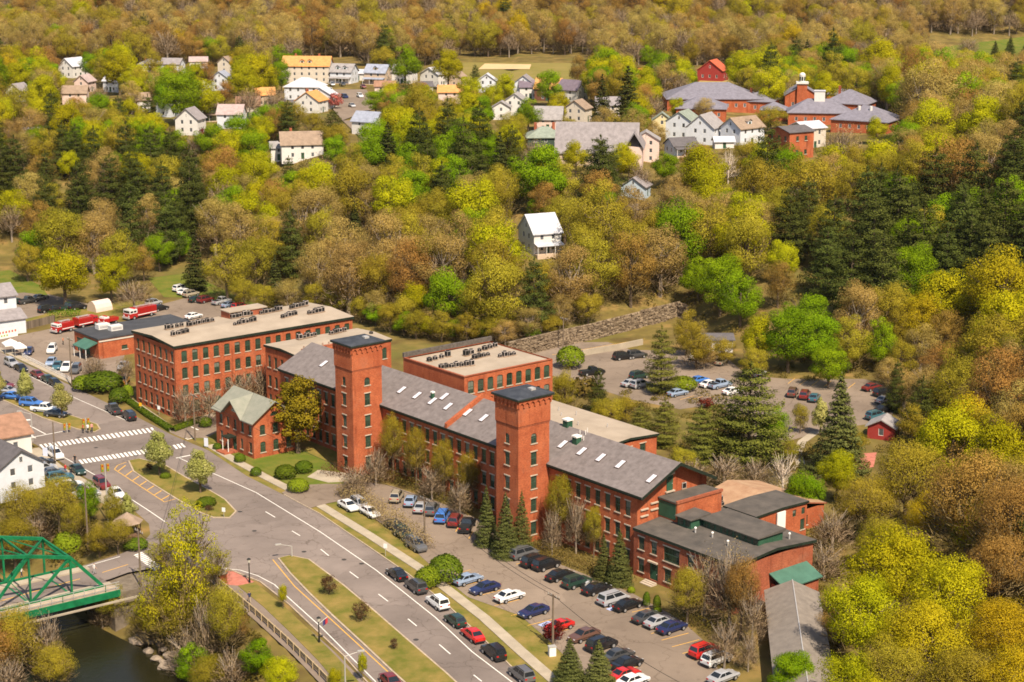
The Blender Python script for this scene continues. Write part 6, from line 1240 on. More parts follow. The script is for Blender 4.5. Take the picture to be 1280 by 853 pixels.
# wooded slope between mill and terrace
many([(100, 205, 50, 'PN', 90), (165, 225, 56, 'PN', 100), (210, 235, 50, 'PN', 96), (240, 200, 56, 'PN', 100), (60, 215, 46, 'PN', 84), (580, 150, 56, 'PN', 96), (535, 160, 50, 'PN', 90), (640, 160, 50, 'PN', 90), (22, 172, 50, 'PN'), (60, 190, 40, 'PN'), (120, 160, 45, 'PN'), (160, 155, 46, 'PN'), (190, 160, 44, 'PN'), (215, 163, 38, 'PN'), (240, 185, 55, 'PN'), (120, 154, 38, 'YG'), (175, 155, 26, 'YG'), (87, 188, 30, 'YG'), (5, 185, 44, 'PN'), (140, 195, 46, 'PN'), (205, 205, 50, 'PN'), (175, 200, 46, 'PN'), (245, 215, 44, 'PN', 80), (222, 240, 40, 'PN', 80),
      (315, 190, 50, 'YG'), (362, 196, 28, 'PN', 46), (440, 178, 48, 'O'), (492, 216, 62, 'YG'), (512, 207, 52, 'G'), (590, 221, 76, 'YG'), (486, 155, 40, 'SPD', 70), (525, 138, 50, 'PN'), (560, 126, 52, 'PN'), (600, 132, 54, 'PN'), (562, 162, 60, 'G'), (612, 170, 38, 'G'), (553, 204, 50, 'PN', 66), (625, 168, 48, 'SPD', 92), (672, 176, 74, 'G'), (680, 226, 42, 'R'), (745, 222, 84, 'O'), (706, 240, 50, 'O'), (672, 246, 26, 'G'), (775, 245, 50, 'O'),
      (365, 260, 48, 'PN', 86), (345, 320, 30, 'SPD', 62), (444, 252, 24, 'SPD', 46), (517, 350, 40, 'YG', 56), (82, 307, 72, 'YG', 76), (140, 316, 48, 'YG', 62), (168, 345, 54, 'B', 48), (45, 285, 45, 'G'), (35, 300, 40, 'O'), (80, 254, 70, 'O'), (118, 262, 60, 'T'), (150, 285, 56, 'O'), (185, 240, 44, 'T'), (200, 290, 40, 'G'), (225, 285, 34, 'G'), (180, 305, 36, 'R'), (15, 250, 44, 'B'), (245, 295, 40, 'SPD', 70), (270, 240, 60, 'T'), (300, 250, 60, 'T'), (320, 290, 60, 'O'), (285, 300, 60, 'O')],
     'on the wooded slope above the mill', 'trees of the mill slope')
# hill on the far-lot side
PX = [(1080, 215, 70), (1040, 250, 62), (1120, 222, 70), (1165, 192, 74), (1215, 186, 72), (1262, 172, 70), (1100, 295, 76), (1150, 262, 74), (1200, 240, 74), (1252, 226, 76), (1062, 300, 68), (1032, 290, 56), (1232, 280, 66), (1180, 290, 60), (1275, 260, 60), (1090, 250, 66), (1130, 280, 60), (1210, 270, 60), (1268, 80, 40), (1276, 130, 44), (1270, 160, 50)]
many([(x, y - 4, w * 1.12, 'PN', w * 1.55) for x, y, w in PX] + [(1138, 304, 72, 'G'), (1178, 314, 44, 'G'), (1248, 312, 110, 'GO', 110), (1007, 362, 62, 'G'), (978, 298, 46, 'YG'), (972, 325, 46, 'R'), (1180, 385, 56, 'R'), (1120, 385, 50, 'O'), (1150, 400, 50, 'T'), (900, 318, 62, 'G'), (872, 318, 48, 'G'), (925, 338, 58, 'G'), (985, 382, 74, 'G', 84), (1020, 385, 58, 'G', 80), (950, 392, 50, 'YG', 70), (1060, 392, 50, 'O', 74), (1100, 395, 46, 'G', 70), (1125, 420, 44, 'O', 56),
      (1243, 52, 18, 'SPD', 26), (1262, 46, 18, 'SPD', 26), (1280, 54, 18, 'SPD', 26), (1210, 44, 30, 'B', 30), (1165, 122, 62, 'YG'), (1228, 120, 62, 'YG'), (1120, 102, 34, 'G'), (1155, 72, 80, 'T'), (1160, 110, 60, 'T'), (1185, 168, 90, 'R'), (1140, 175, 60, 'O'), (1010, 190, 76, 'O'), (1060, 195, 56, 'O'), (1235, 165, 60, 'T'), (1245, 430, 100, 'R'), (1200, 440, 80, 'O'), (1270, 470, 80, 'T'), (1160, 450, 56, 'T'), (1190, 500, 100, 'YG'), (1250, 520, 100, 'YG'), (1150, 470, 56, 'PN', 84)],
     'on the hill beside the far parking lot', 'trees of the hill beyond the far lot')
many([(1130, 545, 96, 'On'), (1205, 555, 130, 'Rn'), (1260, 590, 110, 'Rn'), (1080, 590, 70, 'On'), (1040, 625, 62, 'Bn', 66), (1115, 655, 120, 'YGn'), (1180, 690, 110, 'YGn'), (1075, 715, 110, 'YGn'), (1150, 745, 120, 'GOn'), (1245, 660, 90, 'Rn'), (1250, 740, 100, 'GOn'), (1110, 790, 100, 'On'), (1200, 800, 110, 'On'), (1265, 800, 100, 'GOn'), (990, 812, 62, 'G', 66), (1060, 810, 90, 'YGn'), (1275, 640, 60, 'PN'), (1100, 640, 60, 'On'), (1030, 670, 60, 'Bn', 56), (1160, 610, 70, 'GOn'), (1220, 620, 80, 'YGn'), (1050, 750, 60, 'Rn', 60), (1230, 690, 60, 'Bn'), (1000, 585, 44, 'G', 62), (1045, 575, 44, 'YGn'), (1090, 840, 90, 'YGn'), (1180, 850, 90, 'On'), (1255, 860, 90, 'GOn')],
     'on the bank past the long shed', 'trees of the near bank')
# ---------------------------------------------------------------- natural fill of the woods
def wood_mix(px, py):
    """kinds and weights by part of the wood"""
    if px > 1010 and py < 262: return [('T', 2.4), ('O', 2.6), ('YG', 1.6), ('R', 1.0), ('G', 0.6)]
    if px > 985 and 262 <= py < 420: return [('PN', 4.2), ('G', 1.3), ('O', 0.8), ('YG', 0.5)]
    if px > 1100: return [('R', 1.3), ('O', 3.5), ('T', 2), ('GO', 1.8), ('YG', 2)]
    if py < 235 and px < 330: return [('PN', 4), ('O', 2), ('YG', 1.6), ('T', 1.4), ('R', 0.4)]
    if px < 240: return [('O', 3), ('T', 2.5), ('PN', 1.6), ('G', 0.8), ('YG', 0.6), ('R', 0.8)]
    if 460 < px < 660 and py < 260: return [('PN', 2), ('YG', 2), ('G', 2), ('O', 1)]
    if px > 840: return [('O', 2.5), ('T', 2.5), ('G', 2), ('YG', 1.2), ('R', 1.2)]
    return [('T', 4.6), ('O', 4.0), ('R', 0.7), ('YG', 0.9), ('G', 0.7), ('B', 0.7), ('PN', 0.3)]
def free(x, y, r, k=0.72):
    for (a, b, c) in EXCL:
        if (a - x) ** 2 + (b - y) ** 2 < (c + r * 0.55) ** 2: return False
    for (a, b, c) in TREES:
        if (a - x) ** 2 + (b - y) ** 2 < ((c + r) * k) ** 2: return False
    return True
VIEW = []; VIEWT = []
for o_ in list(COL.objects):
    if o_.parent is None and o_.get('category') in ('house', 'church', 'school', 'barn', 'hall', 'shed', 'garage', 'fire station', 'building') and o_.location.y > 330:
        w_ = [p for p in EXCL if abs(p[0] - o_.location.x) < 0.01 and abs(p[1] - o_.location.y) < 0.01]; r_ = w_[0][2] if w_ else 7
        u_, v_, d_ = project(o_.location); k_ = FPX / d_; VIEW.append((u_ - r_ * 0.8 * k_, u_ + r_ * 0.8 * k_, v_ - 9.5 * k_, v_ - 5.0 * k_, o_.location.y))
for (u0, u1, v0, v1, yy) in ((396, 470, 106, 150, 700), (580, 730, 80, 105, 800), (735, 860, 430, 470, 395), (0, 110, 366, 392, 440)): VIEW.append((u0, u1, v0, v1, yy))
def blocks(x, y, z, W, H, trees=False):
    u, v, d = project((x, y, z)); k = FPX / d; t = v - H * k * 0.96
    return any(y < yy and u + W * k * 0.42 > u0 and u - W * k * 0.42 < u1 and t < v1 for (u0, u1, v0, v1, yy) in (VIEW + VIEWT if trees else VIEW) if v > v0)
for (o_, k_, x_, y_, W_, H_, _a) in TREEO:                # the trees seen in full keep a clear view
    u_, v_, d_ = project((x_, y_, hz(x_, y_))); kk = FPX / d_; VIEWT.append((u_ - W_ * 0.26 * kk, u_ + W_ * 0.26 * kk, v_ - H_ * 0.96 * kk, v_ - H_ * 0.66 * kk, y_))
cand = []
for gy_ in np.arange(250, 760, 5.0):
    for gx_ in np.arange(-250, 260, 5.0):
        x = gx_ + rnd.uniform(-2.6, 2.6); y = gy_ + rnd.uniform(-2.6, 2.6)
        px, py, dep = project((x, y, hz(x, y)))
        if -70 < px < 1350 and y > interp(x, TOE) + 6: cand.append((x, y, px, py))
        elif -70 < px < 1350 and x > 47 + (y - 211) * 0.23 + 9 and y > 250: cand.append((x, y, px, py))
rnd.shuffle(cand)
COUNT = {}
WOODG = {'slope': ('growing in the woods above the mill', 'woods above the mill'), 'hill': ('growing on the hillside past the far lot', 'woods past the far lot'), 'town': ('growing between the terrace gardens', 'garden trees')}
SMALLW = []
for x, y, px, py in cand:
    if py < 92: continue
    town = py < 215 and px < 1040
    W = rnd.uniform(9.5, 15.5) * (0.88 if town else 1.0)
    if not free(x, y, W / 2, 0.48 if not town else 0.5): continue
    mx_ = wood_mix(px, py) if not town else [('YG', 3.6), ('G', 2.6), ('O', 2.2), ('T', 1.2), ('R', 0.5), ('B', 0.6), ('PN', 0.6)]
    t_ = rnd.uniform(0, sum(w for _, w in mx_)); key = mx_[-1][0]
    for k_, w_ in mx_:
        t_ -= w_
        if t_ <= 0: key = k_; break
    H = W * RATIO[key] * rnd.uniform(0.95, 1.25)
    if blocks(x, y, hz(x, y), W, H, not town): continue
    nm = SPECIES[key][0]
    if COUNT.get(nm, 0) > 285: continue
    COUNT[nm] = COUNT.get(nm, 0) + 1
    wz = 'town' if town else ('hill' if px > 860 else 'slope')
    plant(key, x, y, hz(x, y), W, H, SPECIES[key][1] + ' ' + WOODG[wz][0], WOODG[wz][1] + ', ' + nm.replace('_', ' '))
print('auto trees', COUNT, len(TREES))
# undergrowth and bank scrub: uncountable, one mass
def scatter_mass(name, pts, lm, label, per, leaf, seed, hgt=(0.6, 2.0)):
    rng = np.random.default_rng(seed); PP, NN = [], []
    for (x, y, z, r) in pts:
        n = int(per * r); v = rng.normal(size=(n, 3)); v /= np.linalg.norm(v, axis=1, keepdims=True); v[:, 2] = np.abs(v[:, 2]); h = rng.uniform(*hgt)
        PP.append(np.array([x, y, z]) + v * np.array([r, r, h]) * rng.uniform(0.6, 1.05, n)[:, None]); NN.append(v + rng.normal(size=(n, 3)) * 0.6)
    P = np.concatenate(PP); Q = leaf_quads(rng, P, np.concatenate(NN), leaf); me_ = quads_mesh(name, Q, lm, np.clip(rng.normal(0.5, 0.25, len(P)), 0, 1))
    return tag(link(bpy.data.objects.new(name, me_)), label, kind='stuff')
und = []
for x, y, px, py in cand[:4200]:
    if rnd.random() < 0.55 and py > 190 and all((a - x) ** 2 + (b - y) ** 2 > (c * 0.9) ** 2 for a, b, c in EXCL): und.append((x, y, hz(x, y), rnd.uniform(1.4, 3.4)))
scatter_mass('undergrowth', und, LM['UN'], 'low olive undergrowth on the wooded slopes', 30, 0.5, 5, (0.8, 3.2))
# far wooded hill: reads as one mass; the same tree shapes set out on a point mesh by geometry nodes
def far_wood():
    rng = np.random.default_rng(77); src = []
    mixw = [('T', 7), ('O', 2.4), ('R', 2.2), ('YG', 0.12), ('GO', 0.4), ('B', 3.4), ('G', 0.12), ('PN', 0.15)]
    for key, w in mixw:
        for vi, (tm, cm) in enumerate(KIND[key][:2]):
            for part in (tm, cm): pass
            ot = bpy.data.objects.new('far_trunk', tm); oc = bpy.data.objects.new('far_crown', cm); src.append((key, w / 2, ot, oc))
    pr = np.array([q[1] for q in src]); pr /= pr.sum(); pts = []; att = {'pick': [], 'turn': [], 'size': [], 'tall': []}; cells = {}
    for _ in range(16000):
        y = 842 + 640 * rng.uniform(0, 1) ** 0.95; hw_ = 0.30 * y + 30; x = rng.uniform(-hw_, hw_); z = hz(x, y); px, py, dep = project((x, y, z))
        if py < -40 or not (-50 < px < 1330): continue
        if y < 896 and (560 < px < 745 or 370 < px < 460): continue
        if any((a - x) ** 2 + (b - y) ** 2 < (c + 4) ** 2 for a, b, c in EXCL): continue
        if 575 < px < 735 and py > 76: continue
        if px > 1155 and 46 < py < 88 and y < 1010: continue
        if 1100 < px and py > 96: continue
        c = (int(x // 9), int(y // 9)); near = [q for i in (-1, 0, 1) for j in (-1, 0, 1) for q in cells.get((c[0] + i, c[1] + j), ())]
        if any((a - x) ** 2 + (b - y) ** 2 < 5.6 ** 2 for a, b in near): continue
        k = rng.choice(len(src), p=pr); W = rng.uniform(8.5, 14); H = W * RATIO[src[k][0]] * rng.uniform(0.95, 1.3)
        if y < 905 and blocks(x, y, z, W, H): continue
        cells.setdefault(c, []).append((x, y)); nH, nW = NOM[src[k][0]]; pts.append((x, y, z - 0.3)); att['pick'].append(k); att['turn'].append(rng.uniform(0, 6.28)); att['size'].append(W / nW); att['tall'].append(H / nH)
    for _ in range(5000):                                # the hillside goes on past the edge of the view
        y = rng.uniform(120, 480); x = rng.uniform(40, 260); z = hz(x, y); px, py, dep = project((x, y, z))
        if px < 1352 or x < 52 + (y - 211) * 0.23: continue
        c = (int(x // 9), int(y // 9)); near = [q for i in (-1, 0, 1) for j in (-1, 0, 1) for q in cells.get((c[0] + i, c[1] + j), ())]
        if any((a - x) ** 2 + (b - y) ** 2 < 6.5 ** 2 for a, b in near): continue
        k = rng.choice(len(src), p=pr); W = rng.uniform(9, 14); H = W * RATIO[src[k][0]]; cells.setdefault(c, []).append((x, y)); nH, nW = NOM[src[k][0]]; pts.append((x, y, z - 0.3)); att['pick'].append(k); att['turn'].append(rng.uniform(0, 6.28)); att['size'].append(W / nW); att['tall'].append(H / nH)
    me_ = bpy.data.meshes.new('far_wood'); me_.from_pydata(pts, [], [])
    a_ = me_.attributes.new('pick', 'INT', 'POINT'); a_.data.foreach_set('value', np.array(att['pick'], dtype=np.int32))
    for n_ in ('turn', 'size', 'tall'): a_ = me_.attributes.new(n_, 'FLOAT', 'POINT'); a_.data.foreach_set('value', np.array(att[n_], dtype=np.float32))
    ng = bpy.data.node_groups.new('far_wood_trees', 'GeometryNodeTree'); ng.interface.new_socket('Geometry', in_out='INPUT', socket_type='NodeSocketGeometry'); ng.interface.new_socket('Geometry', in_out='OUTPUT', socket_type='NodeSocketGeometry')
    N = ng.nodes; Lk = ng.links; gi = N.new('NodeGroupInput'); go = N.new('NodeGroupOutput'); jn_out = N.new('GeometryNodeJoinGeometry')
    def named(nm, typ): q = N.new('GeometryNodeInputNamedAttribute'); q.data_type = typ; q.inputs['Name'].default_value = nm; return q.outputs['Attribute']
    rot = N.new('ShaderNodeCombineXYZ'); Lk.new(named('turn', 'FLOAT'), rot.inputs['Z']); sc = N.new('ShaderNodeCombineXYZ'); sz = named('size', 'FLOAT'); Lk.new(sz, sc.inputs['X']); Lk.new(sz, sc.inputs['Y']); Lk.new(named('tall', 'FLOAT'), sc.inputs['Z'])
    pk = named('pick', 'INT')
    for k, (_, _, ot, oc) in enumerate(src):
        cmp_ = N.new('FunctionNodeCompare'); cmp_.data_type = 'INT'; cmp_.operation = 'EQUAL'; Lk.new(pk, cmp_.inputs['A'] if cmp_.inputs['A'].type == 'INT' else cmp_.inputs[2]); (cmp_.inputs[3]).default_value = k
        for ob in (ot, oc):
            oi = N.new('GeometryNodeObjectInfo'); oi.inputs['Object'].default_value = ob; oi.inputs['As Instance'].default_value = True
            ip = N.new('GeometryNodeInstanceOnPoints'); Lk.new(gi.outputs[0], ip.inputs['Points']); Lk.new(cmp_.outputs[0], ip.inputs['Selection']); Lk.new(oi.outputs['Geometry'], ip.inputs['Instance']); Lk.new(rot.outputs[0], ip.inputs['Rotation']); Lk.new(sc.outputs[0], ip.inputs['Scale']); Lk.new(ip.outputs[0], jn_out.inputs[0])
    Lk.new(jn_out.outputs[0], go.inputs[0])
    o = bpy.data.objects.new('far_wood', me_); link(o); md = o.modifiers.new('trees', 'NODES'); md.node_group = ng
    tag(o, 'brown and olive budding woods covering the surrounding hills', kind='stuff'); print('far wood', len(pts))
far_wood()
# ---------------------------------------------------------------- planting round the mill, each named by its place
def one(key, cx, ytop, w, lab, h=None, group=None): return ptree(key, cx, ytop, w, lab, group, h)
for a in [('P', 200, 530, 37, 'white-blossom pear tree on the median beside a dark clipped shrub', 66), ('P', 251, 553, 37, 'white-blossom pear tree at the rounded end of the median', 64), ('P', 33, 458, 23, 'white-blossom pear tree behind the blue parked cars', 48), ('P', 78, 472, 26, 'white-blossom pear tree above the white pickup', 52), ('P', -2, 455, 24, 'white-blossom pear tree at the banner end of the median', 48), ('P', 160, 612, 26, 'white-blossom pear tree beside the gazebo roof', 46), ('P', 1025, 494, 26, 'white-blossom tree next to the big dark spruce', 50),
          ('OCn', 373, 461, 66, 'dense olive-yellow tree between the brick house and tower', 106), ('YS', 240, 620, 72, 'tall yellow-green tree at the bridge corner', 104), ('YS', 232, 650, 84, 'wispy olive tree rising from the river bank by the red paving', 165), ('YS', 200, 690, 66, 'wispy yellow-green tree on the bank beside the bridge', 130), ('On', 285, 720, 50, 'wispy olive tree beside the guard rail', 120), ('On', 143, 728, 52, 'olive shrub hiding the bridge abutment', 56), ('Bn', 128, 742, 36, 'bare shrub over the river by the bridge', 44), ('UN', 132, 742, 34, 'wild shrub against the bridge abutment', 26), ('YS', 205, 660, 46, 'yellow-green tree beside the bridge crosswalk', 66), ('YS', 272, 672, 40, 'yellow-green tree by the brick pier', 62),
          ('SP', 608, 606, 34, 'slender spruce at the tower foot beside the black pickup', 76), ('SP', 632, 614, 42, 'broad spruce in the middle of the tower group', 82), ('SP', 652, 612, 34, 'olive-tinted spruce against the tower wall', 80), ('SP', 774, 660, 40, 'broad spruce before the workshop corner', 70), ('SP', 754, 664, 30, 'small spruce with yellowish tips by the mill wall', 60), ('SP', 712, 795, 50, 'plump spruce next to the white cabinet', 62), ('SP', 748, 797, 52, 'plump spruce behind the red shrub and parked cars', 64),
          ('BUL', 535, 707, 31, 'low light green clipped bush beside the utility pole', 27), ('BU', 557, 692, 44, 'large round clipped bush at the lot entrance', 36), ('RB', 693, 773, 30, 'red-leaved shrub over the red coupe', 30), ('BU', 357, 580, 26, 'round bush on the lawn before the tower', 18), ('BUL', 373, 597, 26, 'light round bush at the pavement edge', 18), ('BU', 320, 583, 14, 'dark bush at the brick house corner', 12), ('BU', 300, 566, 14, 'dark bush beside the brick house porch', 12), ('BU', 272, 553, 12, 'small round bush at the house driveway', 9),
          ('BU', 380, 575, 22, 'green bush at the foot of the olive tree', 16), ('BU', 128, 464, 50, 'wide clipped bush at the yard exit', 24), ('BUL', 108, 468, 34, 'light clipped bush beside the yard pole', 20), ('BU', 149, 484, 24, 'round bush at the tall mill hedge end', 20), ('BUL', 160, 480, 14, 'small dark bush against the tall mill', 18), ('B', 119, 437, 34, 'bare young tree above the wide clipped bush', 48), ('B', 158, 440, 24, 'bare young tree against the fire station wall', 44),
          ('Bn', 232, 470, 36, 'bare tree growing against the tall mill corner', 62), ('Bn', 262, 470, 46, 'bare tree before the tall mill long side', 62), ('Bn', 300, 452, 50, 'bare tree in the lane behind the brick house', 66), ('Bn', 330, 440, 46, 'bare tree beside the joined brick block', 70), ('BU', 257, 520, 16, 'dark green bush at the lane mouth', 14),
          ('Bn', 445, 575, 46, 'bare shrub tree at the foot of the round-windowed tower', 46), ('Bn', 470, 548, 36, 'reddish bare tree climbing the round-windowed tower', 60), ('On', 492, 513, 36, 'olive budding tree against the ivy facade by the tower', 86), ('On', 520, 530, 34, 'olive budding tree in the middle of the ivy facade', 82), ('On', 555, 545, 34, 'olive budding tree near the fire wall of the facade', 80), ('On', 585, 560, 30, 'olive budding tree at the ivy facade end', 78), ('Bn', 540, 570, 40, 'bare tree behind the blue minivan', 56), ('Bn', 575, 590, 36, 'bare tree behind the maroon car', 56), 
          ('On', 700, 588, 38, 'olive budding tree on the gable side of the arched-window tower', 96), ('Bn', 720, 600, 34, 'bare tree on the gable-side facade', 92), ('Bn', 690, 622, 30, 'bare tree at the arched-window tower corner', 72), ('On', 742, 628, 26, 'small olive tree before the facade windows', 70),
          ('On', 858, 704, 50, 'olive tree beside the workshop door trees', 80), ('Bn', 880, 668, 60, 'bare tree before the workshop windows', 110), ('Bn', 912, 660, 62, 'bare tree over the workshop roof edge', 130), ('Rn', 925, 690, 50, 'russet tree against the workshop end wall', 110), ('Bn', 940, 720, 46, 'bare tree between workshop and long shed', 90), ('Bn', 905, 760, 46, 'bare tree above the white SUV', 76), ('BUL', 906, 770, 16, 'light green shrub at the lot end', 16), ('Bn', 935, 780, 30, 'bare tree over the silver sedan', 60), ('BU', 808, 738, 9, 'pointed yew on the gable side of the workshop steps', 22), ('BU', 821, 742, 10, 'pointed yew on the long-shed side of the workshop steps', 22), ('BUL', 789, 732, 10, 'round shrub before the workshop corner', 9), ('BUL', 822, 757, 10, 'round shrub beside the entrance steps', 8), ('BUL', 895, 700, 22, 'fresh green bush under bare branches', 18), ('BUL', 908, 690, 18, 'fresh shrub on the workshop corner', 16),
          ('RD', 412, 716, 25, 'bronze-leaved tree nearer the median tip', 29), ('RD', 452, 748, 24, 'bronze-leaved tree farther along the long median', 30), ('RD', 493, 795, 12, 'thin bronze sapling in a mulch ring', 18), ('RD', 187, 577, 11, 'dark bronze shrub under the pear tree', 12), ('BU', 207, 590, 14, 'dark shrub beside the median pear trunk', 8), ('BU', 258, 620, 24, 'low dark shrub at the median end', 13), ('RD', 262, 630, 12, 'small bronze shrub beside the white sign', 9),
          ('YGn', 354, 728, 14, 'slim yellow-green sapling on the footpath verge', 34), ('YGn', 453, 812, 14, 'slim yellow-green sapling near the curved lamp', 40), ('YGn', 418, 832, 22, 'yellow-green sapling at the footpath end', 34), ('G', 322, 793, 46, 'bright green bushy tree below the guard rail', 56), ('YGn', 352, 818, 48, 'yellow-green bushy tree below the guard rail', 58), ('G', 990, 812, 60, 'bright green tree at the long shed corner', 66),
          ('WP', 826, 408, 56, 'pale spreading pine in the middle of the far lot', 84), ('WP', 935, 452, 124, 'very wide pale pine behind the mill gable', 128), ('WP', 905, 500, 70, 'bushy pale pine between the wide pine and the lot', 76), ('O', 760, 492, 46, 'olive tree at the near lot kerb', 50), ('WP', 800, 505, 44, 'small bushy pine by the near lot kerb', 44), ('UN', 730, 470, 36, 'wild shrub at the lot corner', 24), ('G', 965, 505, 44, 'green tree behind the birch', 56), ('WP', 875, 505, 66, 'pale pine at the near edge of the far lot', 76), ('WP', 830, 498, 52, 'bushy pine behind the low pale roof', 60), ('PN', 747, 460, 34, 'dark pine behind the arched-window tower', 58), ('O', 706, 458, 40, 'olive tree behind the arched-window block', 62), ('O', 782, 490, 38, 'olive tree behind the low pale roof', 44), ('BUL', 713, 432, 34, 'light green round bush at the lane by the wall', 28), ('BUL', 853, 470, 36, 'light green oblong bush in the far lot', 18), ('RB', 883, 496, 22, 'red shrub on the far lot edge', 14), ('RB', 936, 458, 14, 'red shrub below the white garage', 12),
          ('SP', 1047, 466, 80, 'very tall dark spruce beside the red shed lane', 126), ('PN', 1119, 450, 30, 'dark cedar at the far lot corner', 66), ('BI', 978, 552, 42, 'pale bare birch behind the brick wing', 70), ('Bn', 905, 560, 60, 'bare shrub thicket behind the mill gable', 50), ('Bn', 865, 565, 50, 'bare shrub beside the mill gable peak', 46), ('Bn', 945, 565, 50, 'bare shrub over the rusty shed', 50), ('O', 850, 555, 46, 'olive tree behind the low block end', 44), ('SP', 1000, 570, 30, 'dark narrow spruce by the brick wing', 60), ('G', 1012, 586, 40, 'fresh green tree beside the brick wing', 62), ('YGn', 1045, 560, 50, 'yellow-green tree beside the red paving', 70),
          ('O', 1000, 500, 22, 'small leaning tree between the parked cars', 42), ('O', 870, 400, 46, 'olive tree at the stone wall end', 62), ('O', 858, 385, 40, 'olive tree above the stone wall end', 60),
          ('BUL', 86, 662, 36, 'bright yellow-green bush on the bridge bank', 32), ('On', 30, 600, 60, 'olive tree behind the pale blue house', 76), ('On', 75, 590, 56, 'olive tree beside the parked forecourt cars', 80), ('On', 20, 640, 60, 'olive tree above the bridge', 76), ('On', 95, 625, 40, 'olive tree by the gazebo pole', 60), ('Bn', 50, 625, 50, 'bare tree above the green truss', 60), ('G', 112, 600, 30, 'green tree at the forecourt end', 56), ('O', 142, 604, 30, 'olive tree beside the tall signal pole', 56), ('On', 148, 646, 40, 'olive tree shading the gazebo', 46), ('BU', 170, 672, 30, 'dark bush under the gazebo roof', 14), ('O', 125, 650, 36, 'olive shrub tree in the gazebo garden', 46),
          ('On', 25, 750, 70, 'olive tree on the near river bank before the truss', 110), ('Bn', 60, 745, 60, 'bare tree on the near river bank before the truss', 110), ('Rn', -5, 760, 70, 'russet tree on the near river bank', 110), ('On', 70, 800, 60, 'olive tree at the water edge', 70), ('Bn', 10, 800, 60, 'bare tree at the near water edge', 80),
          ('On', 215, 730, 70, 'olive tree on the bank below the red paving', 90), ('On', 185, 745, 50, 'olive tree leaning over the river', 66), ('Bn', 260, 725, 56, 'pale bare tree below the guard rail', 120), ('Bn', 235, 770, 60, 'bare tree near the boulders', 80), ('G', 245, 800, 50, 'green tree near the boulders', 60), ('Rn', 285, 760, 56, 'russet scrub tree on the path bank', 56), ('On', 150, 735, 36, 'olive shrub at the bridge abutment', 40), ('Bn', 290, 800, 56, 'bare tree above the bright green bush', 66), ('On', 265, 815, 60, 'olive tree at the bank foot', 56)]:
    one(a[0], a[1], a[2], a[3], a[4], a[5] if len(a) > 5 else None)
for i_, (k_, x_, y_, w_, h_) in enumerate([('O', 452, 368, 34, 36), ('G', 470, 376, 30, 32), ('O', 488, 374, 36, 42), ('G', 505, 388, 32, 32), ('O', 520, 384, 36, 40), ('YG', 536, 394, 28, 30), ('O', 552, 386, 36, 42), ('G', 566, 398, 28, 28), ('O', 584, 390, 36, 40), ('G', 600, 398, 28, 28), ('O', 616, 392, 34, 38), ('T', 632, 396, 34, 38), ('O', 505, 366, 40, 50), ('T', 545, 368, 40, 50), ('O', 585, 370, 40, 50), ('T', 470, 360, 36, 46), ('O', 625, 376, 40, 50), ('T', 660, 380, 40, 46), ('O', 420, 356, 36, 40), ('O', 395, 350, 36, 40), ('T', 700, 366, 40, 46), ('O', 735, 362, 40, 46), ('G', 665, 402, 26, 24), ('O', 690, 392, 30, 30), ('O', 330, 352, 34, 38), ('T', 360, 346, 36, 44), ('O', 305, 345, 36, 42)]):
    nm_, lb_ = SPECIES[k_]; ptree(k_, x_, y_, w_, lb_ + ' growing in the woods above the mill', 'brush behind the mill, ' + nm_.replace('_', ' '), h_)
for i_, (k_, x_, y_, w_, h_) in enumerate([('T', 1265, 415, 90, 100), ('O', 1215, 412, 76, 84), ('R', 1178, 425, 64, 66), ('T', 1232, 462, 84, 90), ('O', 1180, 470, 66, 70), ('R', 1275, 500, 84, 90), ('O', 1225, 505, 80, 84), ('YG', 1175, 520, 60, 60), ('T', 1130, 455, 56, 56), ('O', 1270, 560, 90, 90), ('O', 1065, 535, 40, 46), ('O', 1140, 500, 50, 56), ('T', 1110, 445, 40, 40), ('O', 985, 545, 30, 36), ('O', 925, 515, 36, 36), ('G', 1035, 430, 50, 56), ('O', 940, 430, 40, 44), ('T', 880, 425, 36, 36), ('O', 905, 420, 36, 36), ('O', 960, 520, 30, 34)]):
    nm_, lb_ = SPECIES[k_]; ptree(k_, x_, y_, w_, lb_ + ' growing on the hillside past the far lot', 'lot edge trees, ' + nm_.replace('_', ' '), h_)
# clipped hedges along the tall mill and bare hedge by the lot: each a run of growth
def hedge(pts, w, h, lm, label, leaf=0.24, per=380, seed=1, name='hedge', rough=0.06):
    rng = np.random.default_rng(seed); P = [at(*p) for p in pts]; PP, NN = [], []
    for a, b in zip(P, P[1:]):
        L = (b - a).length; n = int(L * per); t = rng.uniform(0, 1, n); ang = rng.uniform(0, math.pi, n); u = (b - a).normalized(); nv = np.array([-u.y, u.x, 0])
        s = np.sign(np.cos(ang)) * np.abs(np.cos(ang)) ** 0.5; zz = np.abs(np.sin(ang)) ** 0.5 * h * (1 + rng.normal(size=n) * rough); base = np.array(a)[None] + np.array(b - a)[None] * t[:, None]
        PP.append(base + nv[None] * (s * w / 2 * (1 + rng.normal(size=n) * rough))[:, None] + np.array([0, 0, 1.0])[None] * zz[:, None]); NN.append(nv[None] * np.cos(ang)[:, None] + np.array([0, 0, 1.0])[None] * np.sin(ang)[:, None] + rng.normal(size=(n, 3)) * 0.4)
    Pn = np.concatenate(PP); Q = leaf_quads(rng, Pn, np.concatenate(NN), leaf); o = link(bpy.data.objects.new(name, quads_mesh(name, Q, lm, np.clip(rng.normal(0.5, 0.25, len(Pn)), 0, 1), None, np.concatenate(NN)))); tag(o, label, 'hedge'); return o
